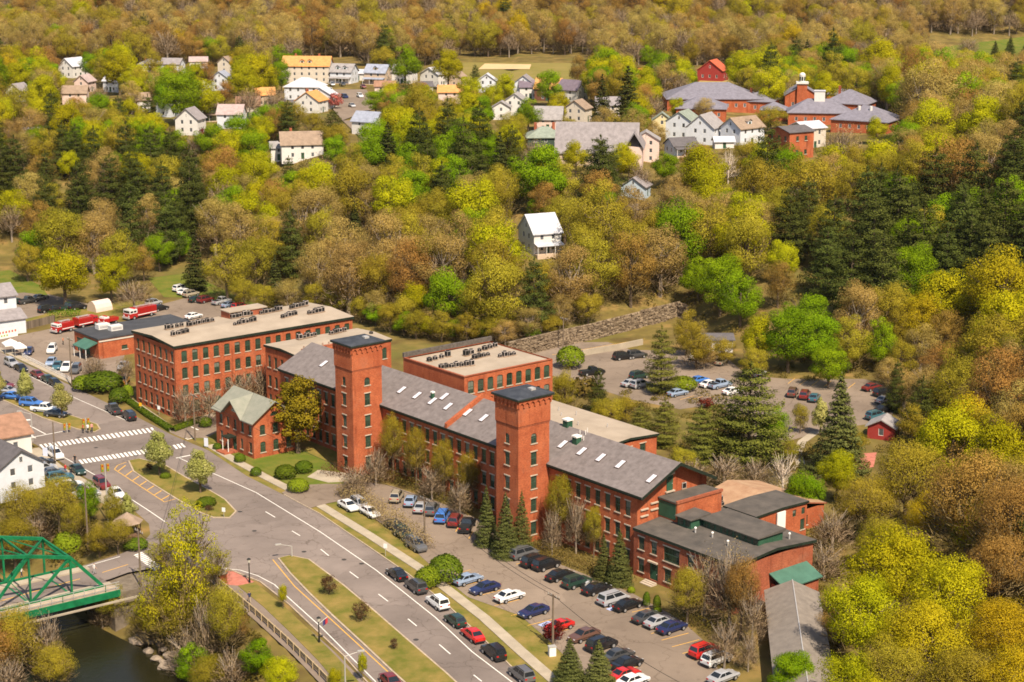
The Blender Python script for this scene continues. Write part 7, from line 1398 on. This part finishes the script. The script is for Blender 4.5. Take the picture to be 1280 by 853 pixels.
hedge([(156, 500), (185, 521), (215, 540)], 1.2, 0.9, LM['BU'], 'clipped green hedge along the road face of the tall mill', seed=1); hedge([(216, 540), (240, 531), (252, 527)], 1.2, 0.9, LM['BU'], 'clipped green hedge round the tall mill corner', seed=2)
hedge([(430, 618), (470, 642), (512, 672), (530, 690)], 3.0, 1.9, LM['B'], 'tangled bare brown hedge between verge and parking', 0.22, 200, 3, rough=0.3); hedge([(405, 590), (440, 596), (500, 603)], 3.0, 1.5, LM['FB'], 'low bronze planting at the tower foot', 0.2, 160, 4, rough=0.3)
hedge([(480, 596), (540, 620), (598, 645)], 2.4, 1.5, LM['UN'], 'untidy olive shrubs below the ivy facade', 0.22, 150, 5, rough=0.3); hedge([(660, 684), (720, 706), (786, 732)], 2.6, 1.4, LM['UN'], 'untidy olive shrubs along the gable-side facade', 0.22, 150, 6, rough=0.3)
hedge([(620, 698), (650, 690)], 2.5, 1.0, LM['BU'], 'low dark planting under the tower spruces', 0.2, 150, 7); hedge([(100, 394), (60, 398)], 3.0, 1.6, LM['BU'], 'dark shrubs behind the fire engines', 0.35, 60, 8); hedge([(845, 772), (880, 782), (905, 800)], 3.0, 1.6, LM['UN'], 'brown shrubs at the workshop end of the lot', 0.22, 150, 9, rough=0.35)
bank = []
for (px, py) in [(rnd.uniform(130, 330), rnd.uniform(735, 870)) for _ in range(170)] + [(rnd.uniform(-30, 120), rnd.uniform(640, 730)) for _ in range(110)] + [(rnd.uniform(-30, 95), rnd.uniform(800, 880)) for _ in range(60)] + [(rnd.uniform(690, 900), rnd.uniform(488, 560)) for _ in range(60)] + [(rnd.uniform(840, 1010), rnd.uniform(560, 600)) for _ in range(50)] + [(rnd.uniform(960, 1290), rnd.uniform(560, 870)) for _ in range(260)] + [(rnd.uniform(960, 1160), rnd.uniform(440, 475)) for _ in range(60)]:
    g = gnd(px, py)
    if g.z < -4.4: continue
    if all((a - g.x) ** 2 + (b - g.y) ** 2 > (c + 0.5) ** 2 for a, b, c in EXCL) and not (px > 270 and py < 735 + (px - 270) * 0.85 and px < 420 and py > 700): bank.append((g.x, g.y, g.z, rnd.uniform(0.8, 2.0)))
scatter_mass('bank_scrub', bank, LM['UN'], 'olive and brown scrub on the river bank and lot edges', 90, 0.3, 9, (0.4, 1.5))
# ---------------------------------------------------------------- bridge
STEEL = mat('steel_pole', (0.45, 0.43, 0.40), rough=0.5, metal=0.3)
GREEN = mat('bridge_green', (0.008, 0.135, 0.052), rough=0.5, var=0.3, scale=0.8)
L0, L1, L2 = at(131, 735, 0.3), at(90, 742, 0.3), at(42, 756, 0.3)
ub = (L0 - L2); ub.z = 0; ub.normalize(); U1n, U1f = at(90, 697, 6.0), at(44, 676, 6.0)
wv = (U1f - U1n); wv.z = 0; wv = wv - ub * wv.dot(ub); BW = wv.length; wv.normalize()
PL = (L1 - L2).length; brot = math.atan2(ub.y, ub.x); br = empty('truss_bridge', (L1.x, L1.y, 0), brot, 'green steel truss bridge carrying the road over the river', 'bridge')
sgn = 1 if Vector((-ub.y, ub.x, 0)).dot(wv) > 0 else -1
print('bridge', PL, BW, sgn, (L0 - L1).length)
HTS, NPn = [5.7, 7.2, 8.4, 8.4, 7.2, 5.7], 5; xe = (L0 - L1).length
def member(name, a, b, w=0.32, h=0.36): m_ = MB(); m_.bar(a, b, w, h); return m_.build(name, GREEN, br)
for side in (0, 1):
    y = side * sgn * BW; U = [(-k * PL, y, HTS[k]) for k in range(NPn + 1)]; Lw = [(-k * PL, y, 0.3) for k in range(NPn + 1)]
    member('end_post', (xe, y, 0.3), U[0], 0.42, 0.46); member('lower_chord', (xe, y, 0.25), (-NPn * PL - xe, y, 0.25), 0.34, 0.4); member('end_post', (-NPn * PL - xe, y, 0.3), U[-1], 0.42, 0.46)
    [member('top_chord', U[k], U[k + 1], 0.46, 0.46) for k in range(NPn)]
    for k in range(NPn + 1): member('vertical', Lw[k], U[k], 0.26, 0.26)
    for k in range(NPn):
        if k < NPn / 2: member('diagonal', U[k], Lw[k + 1], 0.34, 0.34)
        else: member('diagonal', U[k + 1], Lw[k], 0.34, 0.34)
    for k in (1, 2, 3): member('counter_brace', U[k + 1] if k < 3 else U[k - 1], Lw[k], 0.10, 0.10)
for k in range(NPn + 1):
    member('cross_strut', (-k * PL, 0, HTS[k]), (-k * PL, sgn * BW, HTS[k]), 0.26, 0.3); member('floor_beam', (-k * PL, -0.5, -0.25), (-k * PL, sgn * (BW + 0.5), -0.25), 0.3, 0.6)
    if k < NPn:
        member('sway_brace', (-k * PL, 0, HTS[k]), (-(k + 1) * PL, sgn * BW, HTS[k + 1]), 0.14, 0.14); member('sway_brace', (-(k + 1) * PL, 0, HTS[k + 1]), (-k * PL, sgn * BW, HTS[k]), 0.14, 0.14)
x0_, x1_ = -NPn * PL - xe, xe + 1.5
def ybox(name, ya, yb, za, zb, m, xa=x0_, xb=x1_):
    q = MB(); q.box(xa, xb, min(ya, yb), max(ya, yb), za, zb); return q.build(name, m, br)
ybox('deck', sgn * 0.3, sgn * (BW - 0.3), -0.35, 0.034, asphalt); ybox('walkway', -sgn * 0.25, -sgn * 2.3, -0.15, 0.25, granite); ybox('side_girder', -sgn * 2.35, -sgn * 2.6, -0.75, 0.2, GREEN); ybox('kerb', sgn * 0.35, sgn * 1.2, 0.036, 0.28, concrete); ybox('kerb', sgn * (BW - 0.35), sgn * (BW - 1.8), 0.036, 0.28, concrete)
ybox('pipe', -sgn * 3.0, -sgn * 3.25, -1.3, -1.05, concrete, x0_, x1_ + 2.5)
for k in range(26):
    xx = x0_ + 0.5 + k * (x1_ - x0_ - 1) / 25; q = MB(); q.box(xx - 0.04, xx + 0.04, -sgn * 2.3 - 0.04, -sgn * 2.3 + 0.04, 0.25, 1.35); q.build('rail_post', GREEN if k % 4 == 0 else STEEL, br)
for z_ in (0.55, 0.95, 1.35): ybox('hand_rail', -sgn * 2.26, -sgn * 2.34, z_ - 0.03, z_ + 0.03, STEEL)
ab_ = MB(); ab_.box(xe + 0.6, xe + 12, -2.2 if sgn > 0 else -BW - 1, BW + 1 if sgn > 0 else 2.2, -7, -0.4); ab_.build('abutment', mat('abutment_stone', (0.15, 0.12, 0.09), rough=1, var=0.3, scale=0.8), br)
# ---------------------------------------------------------------- stone retaining wall behind the far lot
WALLC = mat('wall_stone', (0.16, 0.115, 0.075), rough=1.0, col2=(0.26, 0.195, 0.13), scale=0.8, detail=6, objvar=0.0)
wp = [at(x, y) for x, y in ((636, 449), (690, 436), (745, 424), (800, 410), (846, 399), (858, 402))]
rw_ = empty('retaining_wall', wp[0], 0, 'rough stone retaining wall below the wooded slope', 'wall'); rng = np.random.default_rng(3)
core = MB(); stn = MB()
for a, b in zip(wp, wp[1:]):
    d = (b - a); L = d.length; u = d.normalized(); nv = Vector((u.y, -u.x, 0)); o_ = a - wp[0]
    P_ = lambda s, t, z: tuple(o_ + u * s + nv * t + Vector((0, 0, z)))
    core.quad(P_(0, 0, 0), P_(L, 0, 0), P_(L, 0, 3.6), P_(0, 0, 3.6)); core.quad(P_(0, 0, 3.6), P_(L, 0, 3.6), P_(L, -0.9, 3.6), P_(0, -0.9, 3.6))
    z = 0.0
    while z < 3.7:
        h = rng.uniform(0.3, 0.6); s = rng.uniform(-0.3, 0)
        while s < L:
            w_ = rng.uniform(0.5, 1.2); pr_ = rng.uniform(0.06, 0.34); i = len(stn.v); g = 0.04
            z1 = z + h - g
            stn.v += [P_(s, 0, z), P_(s + w_ - g, 0, z), P_(s + w_ - g, 0, z1), P_(s, 0, z1)] + [P_(s + 0.08, pr_, z + 0.05), P_(s + w_ - g - 0.08, pr_ * rng.uniform(0.7, 1.2), z + 0.05), P_(s + w_ - g - 0.08, pr_, z1 - 0.05), P_(s + 0.08, pr_ * rng.uniform(0.7, 1.2), z1 - 0.05)]
            for q in ((4, 5, 6, 7), (0, 1, 5, 4), (1, 2, 6, 5), (2, 3, 7, 6), (3, 0, 4, 7)): stn.f.append(tuple(i + j for j in q)); stn.m.append(int(rng.integers(0, 3)))
            s += w_
        z += h
core.build('core', mat('wall_mortar', (0.10, 0.075, 0.05), rough=1), rw_)
so = stn.build('stones', [WALLC, mat('wall_stone_pale', (0.27, 0.205, 0.14), rough=1, var=0.15, scale=1), mat('wall_stone_dark', (0.115, 0.082, 0.054), rough=1, var=0.15, scale=1)], rw_); so['kind'] = 'stuff'
lw = strip('low_wall', [(728, 445), (770, 438), (803, 431)], 0.4, 0, 1.3, concrete); tag(lw, 'low concrete wall along the lane in the far lot', 'wall')
# ---------------------------------------------------------------- poles, lamps, signals, signs
POLEW = mat('weathered_pole', (0.16, 0.12, 0.085), rough=1.0, var=0.2, scale=2.0); BLACKM = mat('black_iron', (0.015, 0.016, 0.016), rough=0.5); STEEL = mat('steel_pole', (0.45, 0.43, 0.40), rough=0.5, metal=0.3)
def hgt_px(px, py, ytop): d = project(at(px, py))[2]; return (py - ytop) * d / FPX / 0.955
POLETOP = {}
def utility(key, px, py, ytop, label, arms=1, m=POLEW, box=False, yaw=None):
    p = at(px, py); H = hgt_px(px, py, ytop); o = empty('utility_pole', p, MROT if yaw is None else yaw, label, 'pole', 'utility poles'); b = MB(); b.tube((0, 0, -0.3), (0, 0, H), 0.17, 0.11, 8); b.build('pole', m, o)
    for k in range(arms):
        z = H - 0.35 - 0.9 * k; b = MB(); b.bar((-1.2, 0.12, z), (1.2, 0.12, z), 0.12, 0.14); c = b.build('cross_arm', m, o)
        for xx in (-1.05, -0.5, 0.5, 1.05): b = MB(); b.tube((xx, 0.12, z + 0.07), (xx, 0.12, z + 0.32), 0.06, 0.05, 6); b.build('insulator', STEEL, c)
    if box: b = MB(); b.tube((0.32, 0, H - 2.4), (0.32, 0, H - 1.4), 0.25, 0.25, 10); b.build('transformer', STEEL, o)
    POLETOP[key] = Vector((p.x, p.y, H - 0.1)); EXCL.append((p.x, p.y, 0.5)); return o
utility('a', 691, 812, 742, 'wooden utility pole with white insulators beside the two spruces', 1)
utility('b', 531, 684, 622, 'wooden utility pole by the round clipped bushes', 1)
utility('c', 90, 484, 424, 'wooden utility pole at the fire station yard corner', 1)
utility('d', 69, 578, 528, 'brown wooden utility pole outside the corner shops', 0)
utility('e', 110, 679, 606, 'wooden utility pole among the trees by the gazebo', 1)
utility('f', 176, 730, 662, 'wooden utility pole at the bridge crosswalk', 1)
utility('g', 202, 713, 664, 'slim wooden utility pole near the riverside maple', 0)
utility('h', 704, 438, 398, 'utility pole beside the stone retaining wall', 1)
utility('i', 244, 551, 494, 'pale pole with wide cross arm at the tall mill corner', 1)
def cable(k1, k2, label, off=(0, 0)):
    a, b = (POLETOP[k1] if isinstance(k1, str) else k1), (POLETOP[k2] if isinstance(k2, str) else k2); m_ = MB(); pts = []
    for i in range(13):
        t = i / 12; p = a.lerp(b, t); p.z -= 1.2 * 4 * t * (1 - t); pts.append(p + Vector((off[0], off[1], 0)))
    for p, q in zip(pts, pts[1:]): m_.tube(p, q, 0.03, 0.03, 4, False)
    tag(m_.build('power_line', BLACKM), label, 'cable', 'overhead cables')
far_ = Vector((at(900, 960).x, at(900, 960).y, 8.0))
cable('a', 'b', 'black cable strung between the two poles of the grass verge'); cable('a', 'b', 'second black cable beside the first along the verge', (0.8, 0.4)); cable('b', 'i', 'black cable from the verge to the pale corner pole'); cable('a', far_, 'black cable leaving the verge pole over the parking lot')
cable('i', 'g', 'black cable crossing the road toward the bridge poles'); cable('g', 'f', 'short cable between the bridge corner poles')
def lantern_post(px, py, ytop, label, flag=False):
    p = at(px, py); H = hgt_px(px, py, ytop); o = empty('street_lamp', (p.x, p.y, 0.1), 0, label, 'street lamp', 'black lantern lamps'); b = MB(); b.tube((0, 0, 0), (0, 0, 0.8), 0.16, 0.11, 8); b.tube((0, 0, 0.8), (0, 0, H - 0.7), 0.09, 0.07, 8); b.build('post', BLACKM, o)
    b = MB(); b.tube((0, 0, H - 0.7), (0, 0, H - 0.2), 0.16, 0.26, 8); b.build('lamp_glass', mat('lamp_glass', (0.55, 0.52, 0.45), rough=0.2), o); b = MB(); b.tube((0, 0, H - 0.2), (0, 0, H), 0.32, 0.05, 8); b.build('lamp_cap', BLACKM, o)
    if flag:
        b = MB(); b.bar((0, 0, H * 0.72), (1.2, 0, H * 0.72 + 1.0), 0.05, 0.05); b.build('flag_staff', WHITE, o); f_ = MB(); N2 = 6
        for k in range(N2): f_.quad(*[(0.55 + 0.65 * u, 0.10 * math.sin(u * 7), H * 0.72 + 0.4 + 0.5 * u - z) for u, z in ((k / N2, 0.75), ((k + 1) / N2, 0.75), ((k + 1) / N2, 0), (k / N2, 0))])
        fo = f_.build('flag', [mat('flag_cloth', (0.05, 0.05, 0.16), rough=0.8), mat('flag_red', (0.45, 0.04, 0.05), rough=0.8)], o); fo.data.polygons.foreach_set('material_index', [0, 0, 0, 1, 1, 1])
lantern_post(312, 729, 698, 'black lantern lamp post at the red paving'); lantern_post(399, 804, 771, 'black lantern lamp post with a small flag', True); lantern_post(1055, 587, 570, 'black lantern lamp beside the big spruce')
def cobra(px, py, ytop, yaw, label):
    p = at(px, py); H = hgt_px(px, py, ytop); o = empty('road_lamp', (p.x, p.y, 0.02), yaw, label, 'street lamp'); b = MB(); b.tube((0, 0, 0), (0, 0, H - 0.5), 0.11, 0.08, 8); b.tube((0, 0, H - 0.5), (1.8, 0, H), 0.05, 0.04, 6); b.build('post', STEEL, o); b = MB(); b.box(1.6, 2.5, -0.15, 0.15, H - 0.05, H + 0.12); b.build('lamp_head', STEEL, o)
cobra(432, 872, 815, heading(432, 860, 20, -2), 'grey curved road lamp beside the footpath verge'); cobra(365, 697, 679, heading(365, 697, -8, 1), 'short grey road lamp at the median tip'); cobra(41, 552, 515, heading(41, 552, -8, 0), 'grey road lamp near the brown-roofed shop')
# traffic signals
YSIG = mat('signal_yellow', (0.34, 0.19, 0.015), rough=0.5)
def signal(px, py, ytop, label, head_z=None):
    p = at(px, py); H = hgt_px(px, py, ytop); o = empty('traffic_signal', (p.x, p.y, 0.02), R(-60), label, 'traffic light'); b = MB(); b.tube((0, 0, 0), (0, 0, H), 0.11, 0.09, 8); b.build('post', STEEL, o)
    for yy in (-0.45, 0.45):
        b = MB(); b.box(-0.18, 0.18, yy - 0.2, yy + 0.2, H - 1.3, H - 0.1); h_ = b.build('signal_head', YSIG, o)
        for k, c in enumerate(((0.4, 0.02, 0.02), (0.4, 0.25, 0.02), (0.02, 0.25, 0.06))): q = MB(); q.tube((0.18, yy, H - 0.3 - 0.38 * k), (0.22, yy, H - 0.3 - 0.38 * k), 0.13, 0.13, 8); q.build('lens', mat('signal_lens_%d' % k, c, rough=0.2), h_)
    return o
signal(108, 540, 523, 'yellow traffic light at the tip of the grass median'); signal(84, 541, 529, 'yellow traffic light near the crosswalk end'); signal(135, 653, 580, 'tall grey traffic light pole beside the gazebo garden')
def sign(px, py, ytop, col, label, w=0.6, h=0.7):
    p = at(px, py); H = hgt_px(px, py, ytop); o = empty('road_sign', (p.x, p.y, 0.05), R(-20), label, 'sign'); b = MB(); b.tube((0, 0, 0), (0, 0, H), 0.04, 0.04, 6); b.build('post', STEEL, o); b = MB(); b.box(-w / 2, w / 2, -0.05, -0.02, H - h, H); b.build('sign_plate', mat('sign_' + str(col), col, rough=0.5), o)
sign(482, 696, 680, (0.7, 0.7, 0.68), 'small white sign on the verge opposite the mill'); sign(176, 516, 504, (0.70, 0.38, 0.02), 'orange sign beside the tall mill hedge'); sign(280, 648, 635, (0.7, 0.7, 0.68), 'white sign at the end of the tree median'); sign(258, 560, 548, (0.6, 0.62, 0.7), 'pale sign by the small brick house', 0.8, 1.6); sign(57, 571, 560, (0.55, 0.6, 0.75), 'blue-white banner outside the corner shop', 1.0, 2.2); sign(199, 519, 508, (0.7, 0.7, 0.68), 'white sign in front of the tall mill')
# white picket fence and stall tent by the fire station yard
pf = empty('picket_fence', at(28, 447), 0, 'low white picket fence along the fire station pavement', 'fence'); pa, pb = at(28, 447), at(88, 477); dv = pb - pa; n_ = 34
pk = MB(); pk.box(-0.09, 0.09, -0.03, 0.03, 0, 1.0); pk_m = pk.mesh('picket', WHITE); an = math.atan2(dv.y, dv.x)
for k in range(n_): q = dv * (k / (n_ - 1)); inst('picket', pk_m, pf, q, an)
for z_ in (0.35, 0.75): q = MB(); q.bar((0, 0, z_), (dv.x, dv.y, z_), 0.04, 0.08); q.build('rail', WHITE, pf)
for (px, py, w_, lab) in ((14, 441, 3.2, 'white pop-up tent with sloping roof beside the yard'), (25, 445, 2.6, 'smaller white stall tent at the fence end')):
    t0 = at(px, py); to = empty('stall_tent', (t0.x, t0.y, 0.03), 0.5, lab, 'tent')
    for sx in (-1, 1):
        for sy in (-1, 1): q = MB(); q.tube((sx * w_ / 2, sy * w_ / 2, 0), (sx * w_ / 2, sy * w_ / 2, 2.1), 0.04, 0.04, 6); q.build('leg', STEEL, to)
    q = MB(); c4 = [(-w_ / 2, -w_ / 2, 2.1), (w_ / 2, -w_ / 2, 2.1), (w_ / 2, w_ / 2, 2.1), (-w_ / 2, w_ / 2, 2.1)]
    for a, b in zip(c4, c4[1:] + c4[:1]): q.quad(a, b, (0, 0, 3.1)); q.quad((a[0], a[1], 1.8), (b[0], b[1], 1.8), b, a)
    q.build('canopy', WHITE, to)
bn = at(10, 423); bo = empty('banner', (bn.x, bn.y, 0), heading(10, 423, 20, -4), 'white banner with faded red lettering on a fence', 'banner'); q = MB(); q.box(-5.2, 2.6, -0.03, 0.03, 0.1, 2.4); q.build('cloth', WHITE, bo)
for k in range(9): q = MB(); q.box(-4.6 + k * 0.8, -4.15 + k * 0.8, -0.045, -0.032, 1.25, 1.75); q.build('letter', mat('faded_red_ink', (0.5, 0.12, 0.10), rough=0.8), bo)
for k in range(5): q = MB(); q.box(-3.2 + k * 0.7, -2.8 + k * 0.7, -0.045, -0.032, 0.55, 0.95); q.build('letter', mat('faded_green_ink', (0.25, 0.35, 0.08), rough=0.8), bo)
# brown board fence behind the banner
ff = empty('board_fence', at(24, 414), 0, 'weathered board fence behind the fire engines', 'fence'); pa, pb = at(24, 416), at(70, 405); dv = pb - pa; an = math.atan2(dv.y, dv.x); bd = MB(); bd.box(-0.17, 0.17, -0.03, 0.03, 0, 1.8); bd_m = bd.mesh('board', mat('grey_board', (0.15, 0.115, 0.085), rough=1, objvar=0.35)); n_ = int(dv.length / 0.37)
for k in range(n_): inst('board', bd_m, ff, dv * (k / n_), an + 0.0)
# timber guard rail on the footpath
GRT = mat('pale_timber', (0.36, 0.27, 0.16), rough=0.95, var=0.15, scale=2.0); gr0 = at(268, 727); gf = empty('guard_rail', gr0, 0, 'timber guard rail along the footpath above the river', 'guard rail'); gp = [at(x, y) - gr0 for x, y in ((268, 727), (283, 739), (320, 770), (360, 806), (400, 845), (420, 866))]
for a, b in zip(gp, gp[1:]):
    n_ = max(2, int((b - a).length / 2.0))
    for k in range(n_): p = a.lerp(b, k / n_); q = MB(); q.box(p.x - 0.13, p.x + 0.13, p.y - 0.13, p.y + 0.13, 0, 1.05); q.build('post', GRT, gf)
    for z_ in (0.5, 0.9): q = MB(); q.bar((a.x, a.y, z_), (b.x, b.y, z_), 0.16, 0.24); q.build('rail', GRT, gf)
bp0 = at(277, 729); bpo = empty('brick_pier', bp0, TH, 'short red brick pier at the end of the guard rail', 'pier'); q = MB(); q.box(-0.6, 0.6, -0.6, 0.6, 0, 1.5); q.build('shaft', BRICK, bpo); q = MB(); q.box(-0.7, 0.7, -0.7, 0.7, 1.5, 1.7); q.build('cap', STONE, bpo)
# white utility box, barrels, rocks
q0 = at(690, 820); q = empty('utility_cabinet', q0, 0.3, 'white utility cabinet at the foot of the verge pole', 'cabinet'); m_ = MB(); m_.box(-0.45, 0.45, -0.35, 0.35, 0, 1.3); m_.build('case', WHITE, q); m_ = MB(); m_.box(-0.5, 0.5, -0.4, 0.4, 1.3, 1.38); m_.build('lid', STEEL, q)
ROCK = mat('river_rock', (0.24, 0.19, 0.145), rough=1, var=0.25, scale=1.5); rr_ = random.Random(5)
for k, (px, py) in enumerate([(150, 775), (157, 780), (182, 808), (190, 812), (176, 815), (200, 815), (205, 822), (210, 830), (215, 838), (221, 845), (196, 835), (203, 838), (208, 845), (178, 805), (170, 812), (186, 825), (218, 828)]):
    p = gnd(px, py); p.z = max(p.z, -5.0); b = MB(); r_ = rr_.uniform(0.5, 1.3); b.ball((0, 0, 0), r_, 7, 5, 0.6); b.v = [(x * rr_.uniform(0.75, 1.25), y * rr_.uniform(0.75, 1.25), z * rr_.uniform(0.8, 1.2)) for x, y, z in b.v]
    tag(b.build('boulder', ROCK, None, (p.x, p.y, p.z + 0.1)), 'pale boulder on the river bank below the guard rail', 'rock', 'boulders of the river bank')
# terrace rocks by the gazebo
# ---------------------------------------------------------------- people
def person_mesh(name, pose, cols):
    """one skinned body; pose: dict of joint offsets"""
    st = pose.get('stride', 0.0); arm = pose.get('arm', 0.1)
    J = {'pel': (0, 0, 0.95), 'sp': (0.01, 0, 1.15), 'ch': (0.02, 0, 1.36), 'nk': (0.02, 0, 1.52), 'hd': (0.04, 0, 1.62), 'tp': (0.05, 0, 1.74),
         'hl': (0, 0.10, 0.90), 'kl': (st * 0.5 + 0.03, 0.11, 0.50), 'al': (st * 0.8, 0.11, 0.08), 'tl': (st * 0.8 + 0.17, 0.12, 0.04), 'hr': (0, -0.10, 0.90), 'kr': (-st * 0.4 + 0.04, -0.11, 0.50), 'ar': (-st * 0.8 - 0.04, -0.11, 0.10), 'tr': (-st * 0.8 + 0.12, -0.12, 0.04),
         'sl': (0.02, 0.19, 1.42), 'el': (-arm * 0.5, 0.25, 1.15), 'wl': (-arm + 0.12, 0.25, 0.90), 'fl': (-arm + 0.16, 0.25, 0.80), 'sr': (0.02, -0.19, 1.42), 'er': (arm * 0.4, -0.25, 1.15), 'wr': (arm + 0.12, -0.25, 0.92), 'fr': (arm + 0.16, -0.25, 0.82)}
    Rr = {'pel': .15, 'sp': .135, 'ch': .155, 'nk': .06, 'hd': .095, 'tp': .085, 'hl': .10, 'kl': .07, 'al': .05, 'tl': .04, 'hr': .10, 'kr': .07, 'ar': .05, 'tr': .04, 'sl': .065, 'el': .05, 'wl': .038, 'fl': .03, 'sr': .065, 'er': .05, 'wr': .038, 'fr': .03}
    ks = list(J); ix = {k: i for i, k in enumerate(ks)}; Ed = [('pel', 'sp'), ('sp', 'ch'), ('ch', 'nk'), ('nk', 'hd'), ('hd', 'tp'), ('pel', 'hl'), ('hl', 'kl'), ('kl', 'al'), ('al', 'tl'), ('pel', 'hr'), ('hr', 'kr'), ('kr', 'ar'), ('ar', 'tr'), ('ch', 'sl'), ('sl', 'el'), ('el', 'wl'), ('wl', 'fl'), ('ch', 'sr'), ('sr', 'er'), ('er', 'wr'), ('wr', 'fr')]
    me_ = bpy.data.meshes.new(name); me_.from_pydata([J[k] for k in ks], [(ix[a], ix[b]) for a, b in Ed], []); o = bpy.data.objects.new(name, me_); COL.objects.link(o)
    o.modifiers.new('s', 'SKIN'); o.modifiers.new('d', 'SUBSURF').levels = 1; sv = me_.skin_vertices[0].data
    for k in ks: sv[ix[k]].radius = (Rr[k], Rr[k])
    sv[ix['pel']].use_root = True
    dg = bpy.context.evaluated_depsgraph_get(); m2 = bpy.data.meshes.new_from_object(o.evaluated_get(dg)); bpy.data.objects.remove(o); m2.materials.clear()
    for c in cols: m2.materials.append(c)
    for p in m2.polygons:
        c = p.center; lim = abs(c.y) > 0.215 and c.z < 1.40
        if c.z > 1.66 or (c.z > 1.56 and c.x < 0.0): p.material_index = 3
        elif c.z > 1.50: p.material_index = 2
        elif lim and c.z < 1.2: p.material_index = 2
        elif c.z > 0.94: p.material_index = 0
        elif c.z < 0.09: p.material_index = 3
        else: p.material_index = 1
        p.use_smooth = True
    return m2
SKIN = mat('skin', (0.50, 0.30, 0.20), rough=0.6); HAIR = mat('hair_brown', (0.04, 0.025, 0.015), rough=0.8)
def cloth(n, c): return mat('cloth_' + n, c, rough=0.9)
def person(px, py, sh, tr, yaw, label, stride=0.0, z=0.13):
    p = at(px, py, z); m2 = person_mesh('person', {'stride': stride, 'arm': 0.08 + stride * 0.6}, [cloth(*sh), cloth(*tr), SKIN, HAIR]); o = bpy.data.objects.new('person', m2); o.location = (p.x, p.y, z); o.rotation_euler = (0, 0, yaw); link(o); tag(o, label, 'person', 'people on foot')
wht, blk, red_, blu, nav = ('white', (0.7, 0.68, 0.66)), ('black', (0.02, 0.02, 0.022)), ('red', (0.5, 0.03, 0.03)), ('blue', (0.08, 0.12, 0.25)), ('navy', (0.03, 0.035, 0.07))
person(312, 754, nav, ('khaki', (0.35, 0.28, 0.2)), heading(312, 754, -6, -10), 'person in a dark top and pale trousers walking on the footpath', 0.3, 0.06)
person(118, 719 - 1, wht, ('grey', (0.3, 0.28, 0.28)), 0.5, 'person in white walking beside the bridge road', 0.25, 0.06)
person(82, 592, red_, blu, 1.0, 'person in a red top standing outside the shops'); person(89, 596, blk, nav, 2.0, 'person in black beside the one in red'); person(94, 580, blk, blk, -2.0, 'person in black stepping onto the crosswalk', 0.3, 0.03)
person(104, 541, red_, blk, 0.3, 'person in red by the traffic light on the median', 0, 0.19); person(110, 541, wht, blk, 1.3, 'person in white by the traffic light on the median', 0, 0.19); person(115, 540, ('pink', (0.55, 0.25, 0.22)), nav, -1.0, 'person in pink by the traffic light on the median', 0, 0.19)
person(79, 431, ('orange', (0.6, 0.16, 0.05)), blk, 0.0, 'person in orange standing in the fire station yard', 0, 0.03); person(27, 722, wht, nav, 0.6, 'person in white on the bridge walkway', 0.2, 0.29)

# ---------------------------------------------------------------- tree labels: tell each by its size and nearest neighbours
SHORT = {'YG': 'yellow-green maple', 'YS': 'yellow-green maple', 'G': 'green maple', 'O': 'olive tree', 'T': 'tan oak', 'R': 'russet tree', 'GO': 'golden tree', 'B': 'bare tree', 'PN': 'dark pine', 'WP': 'pale pine', 'SP': 'spruce', 'SPD': 'dark spruce', 'P': 'pear tree', 'OC': 'olive tree', 'RD': 'bronze tree', 'RB': 'red shrub', 'PK': 'pink tree', 'BI': 'birch', 'BU': 'bush', 'BUL': 'bush', 'UN': 'shrub'}
WHERE = {'standing among the houses on the terrace': 'among the houses', 'on the wooded slope above the mill': 'above the mill', 'on the hill beside the far parking lot': 'beyond the far lot', 'on the bank past the long shed': 'past the long shed', 'growing in the woods above the mill': 'above the mill', 'growing on the hillside past the far lot': 'beyond the far lot', 'growing between the terrace gardens': 'among the houses'}
tx = np.array([(t[2], t[3]) for t in TREEO]); SEEN = {}
for i, (o, key, x, y, W, H, auto) in enumerate(TREEO):
    if not auto: continue
    lab = o['label']; wh = next((v for k, v in WHERE.items() if lab.endswith(k)), None)
    if wh is None: continue
    d2 = (tx[:, 0] - x) ** 2 + (tx[:, 1] - y) ** 2; d2[i] = 1e12; a, b = np.argsort(d2)[:2]
    base = SPECIES[key][1]; ratio = H / W; med = RATIO[key]
    size = 'broad' if W > 11.3 else ('small' if W < 8.6 else 'mid-sized'); tall = 'tall ' if ratio > med * 1.12 else ''
    na, nb = (SHORT[TREEO[k][1].rstrip('n')] for k in (a, b)); nb_ = f'two {na}s' if na == nb and na != 'birch' else f'{na} and {nb}'
    o['group'] = f'{base}s {wh}'
    o['label'] = f'{tall}{size} {base} {wh}, beside {nb_}'

# ---------------------------------------------------------------- thin spring haze over the valley
hzb = MB(); hzb.box(-1500, 1500, -60, 1700, -9.0, 150.0); hm = bpy.data.materials.new('haze'); hm.use_nodes = True; hn = hm.node_tree.nodes; hl_ = hm.node_tree.links
hn.remove(hn['Principled BSDF']); pv_ = hn.new('ShaderNodeVolumePrincipled'); pv_.inputs['Color'].default_value = (0.92, 0.93, 0.96, 1); pv_.inputs['Density'].default_value = 0.00002; pv_.inputs['Anisotropy'].default_value = 0.2
hl_.new(pv_.outputs[0], hn['Material Output'].inputs['Volume']); tag(hzb.build('haze', hm), 'thin pale haze over the valley', kind='stuff')
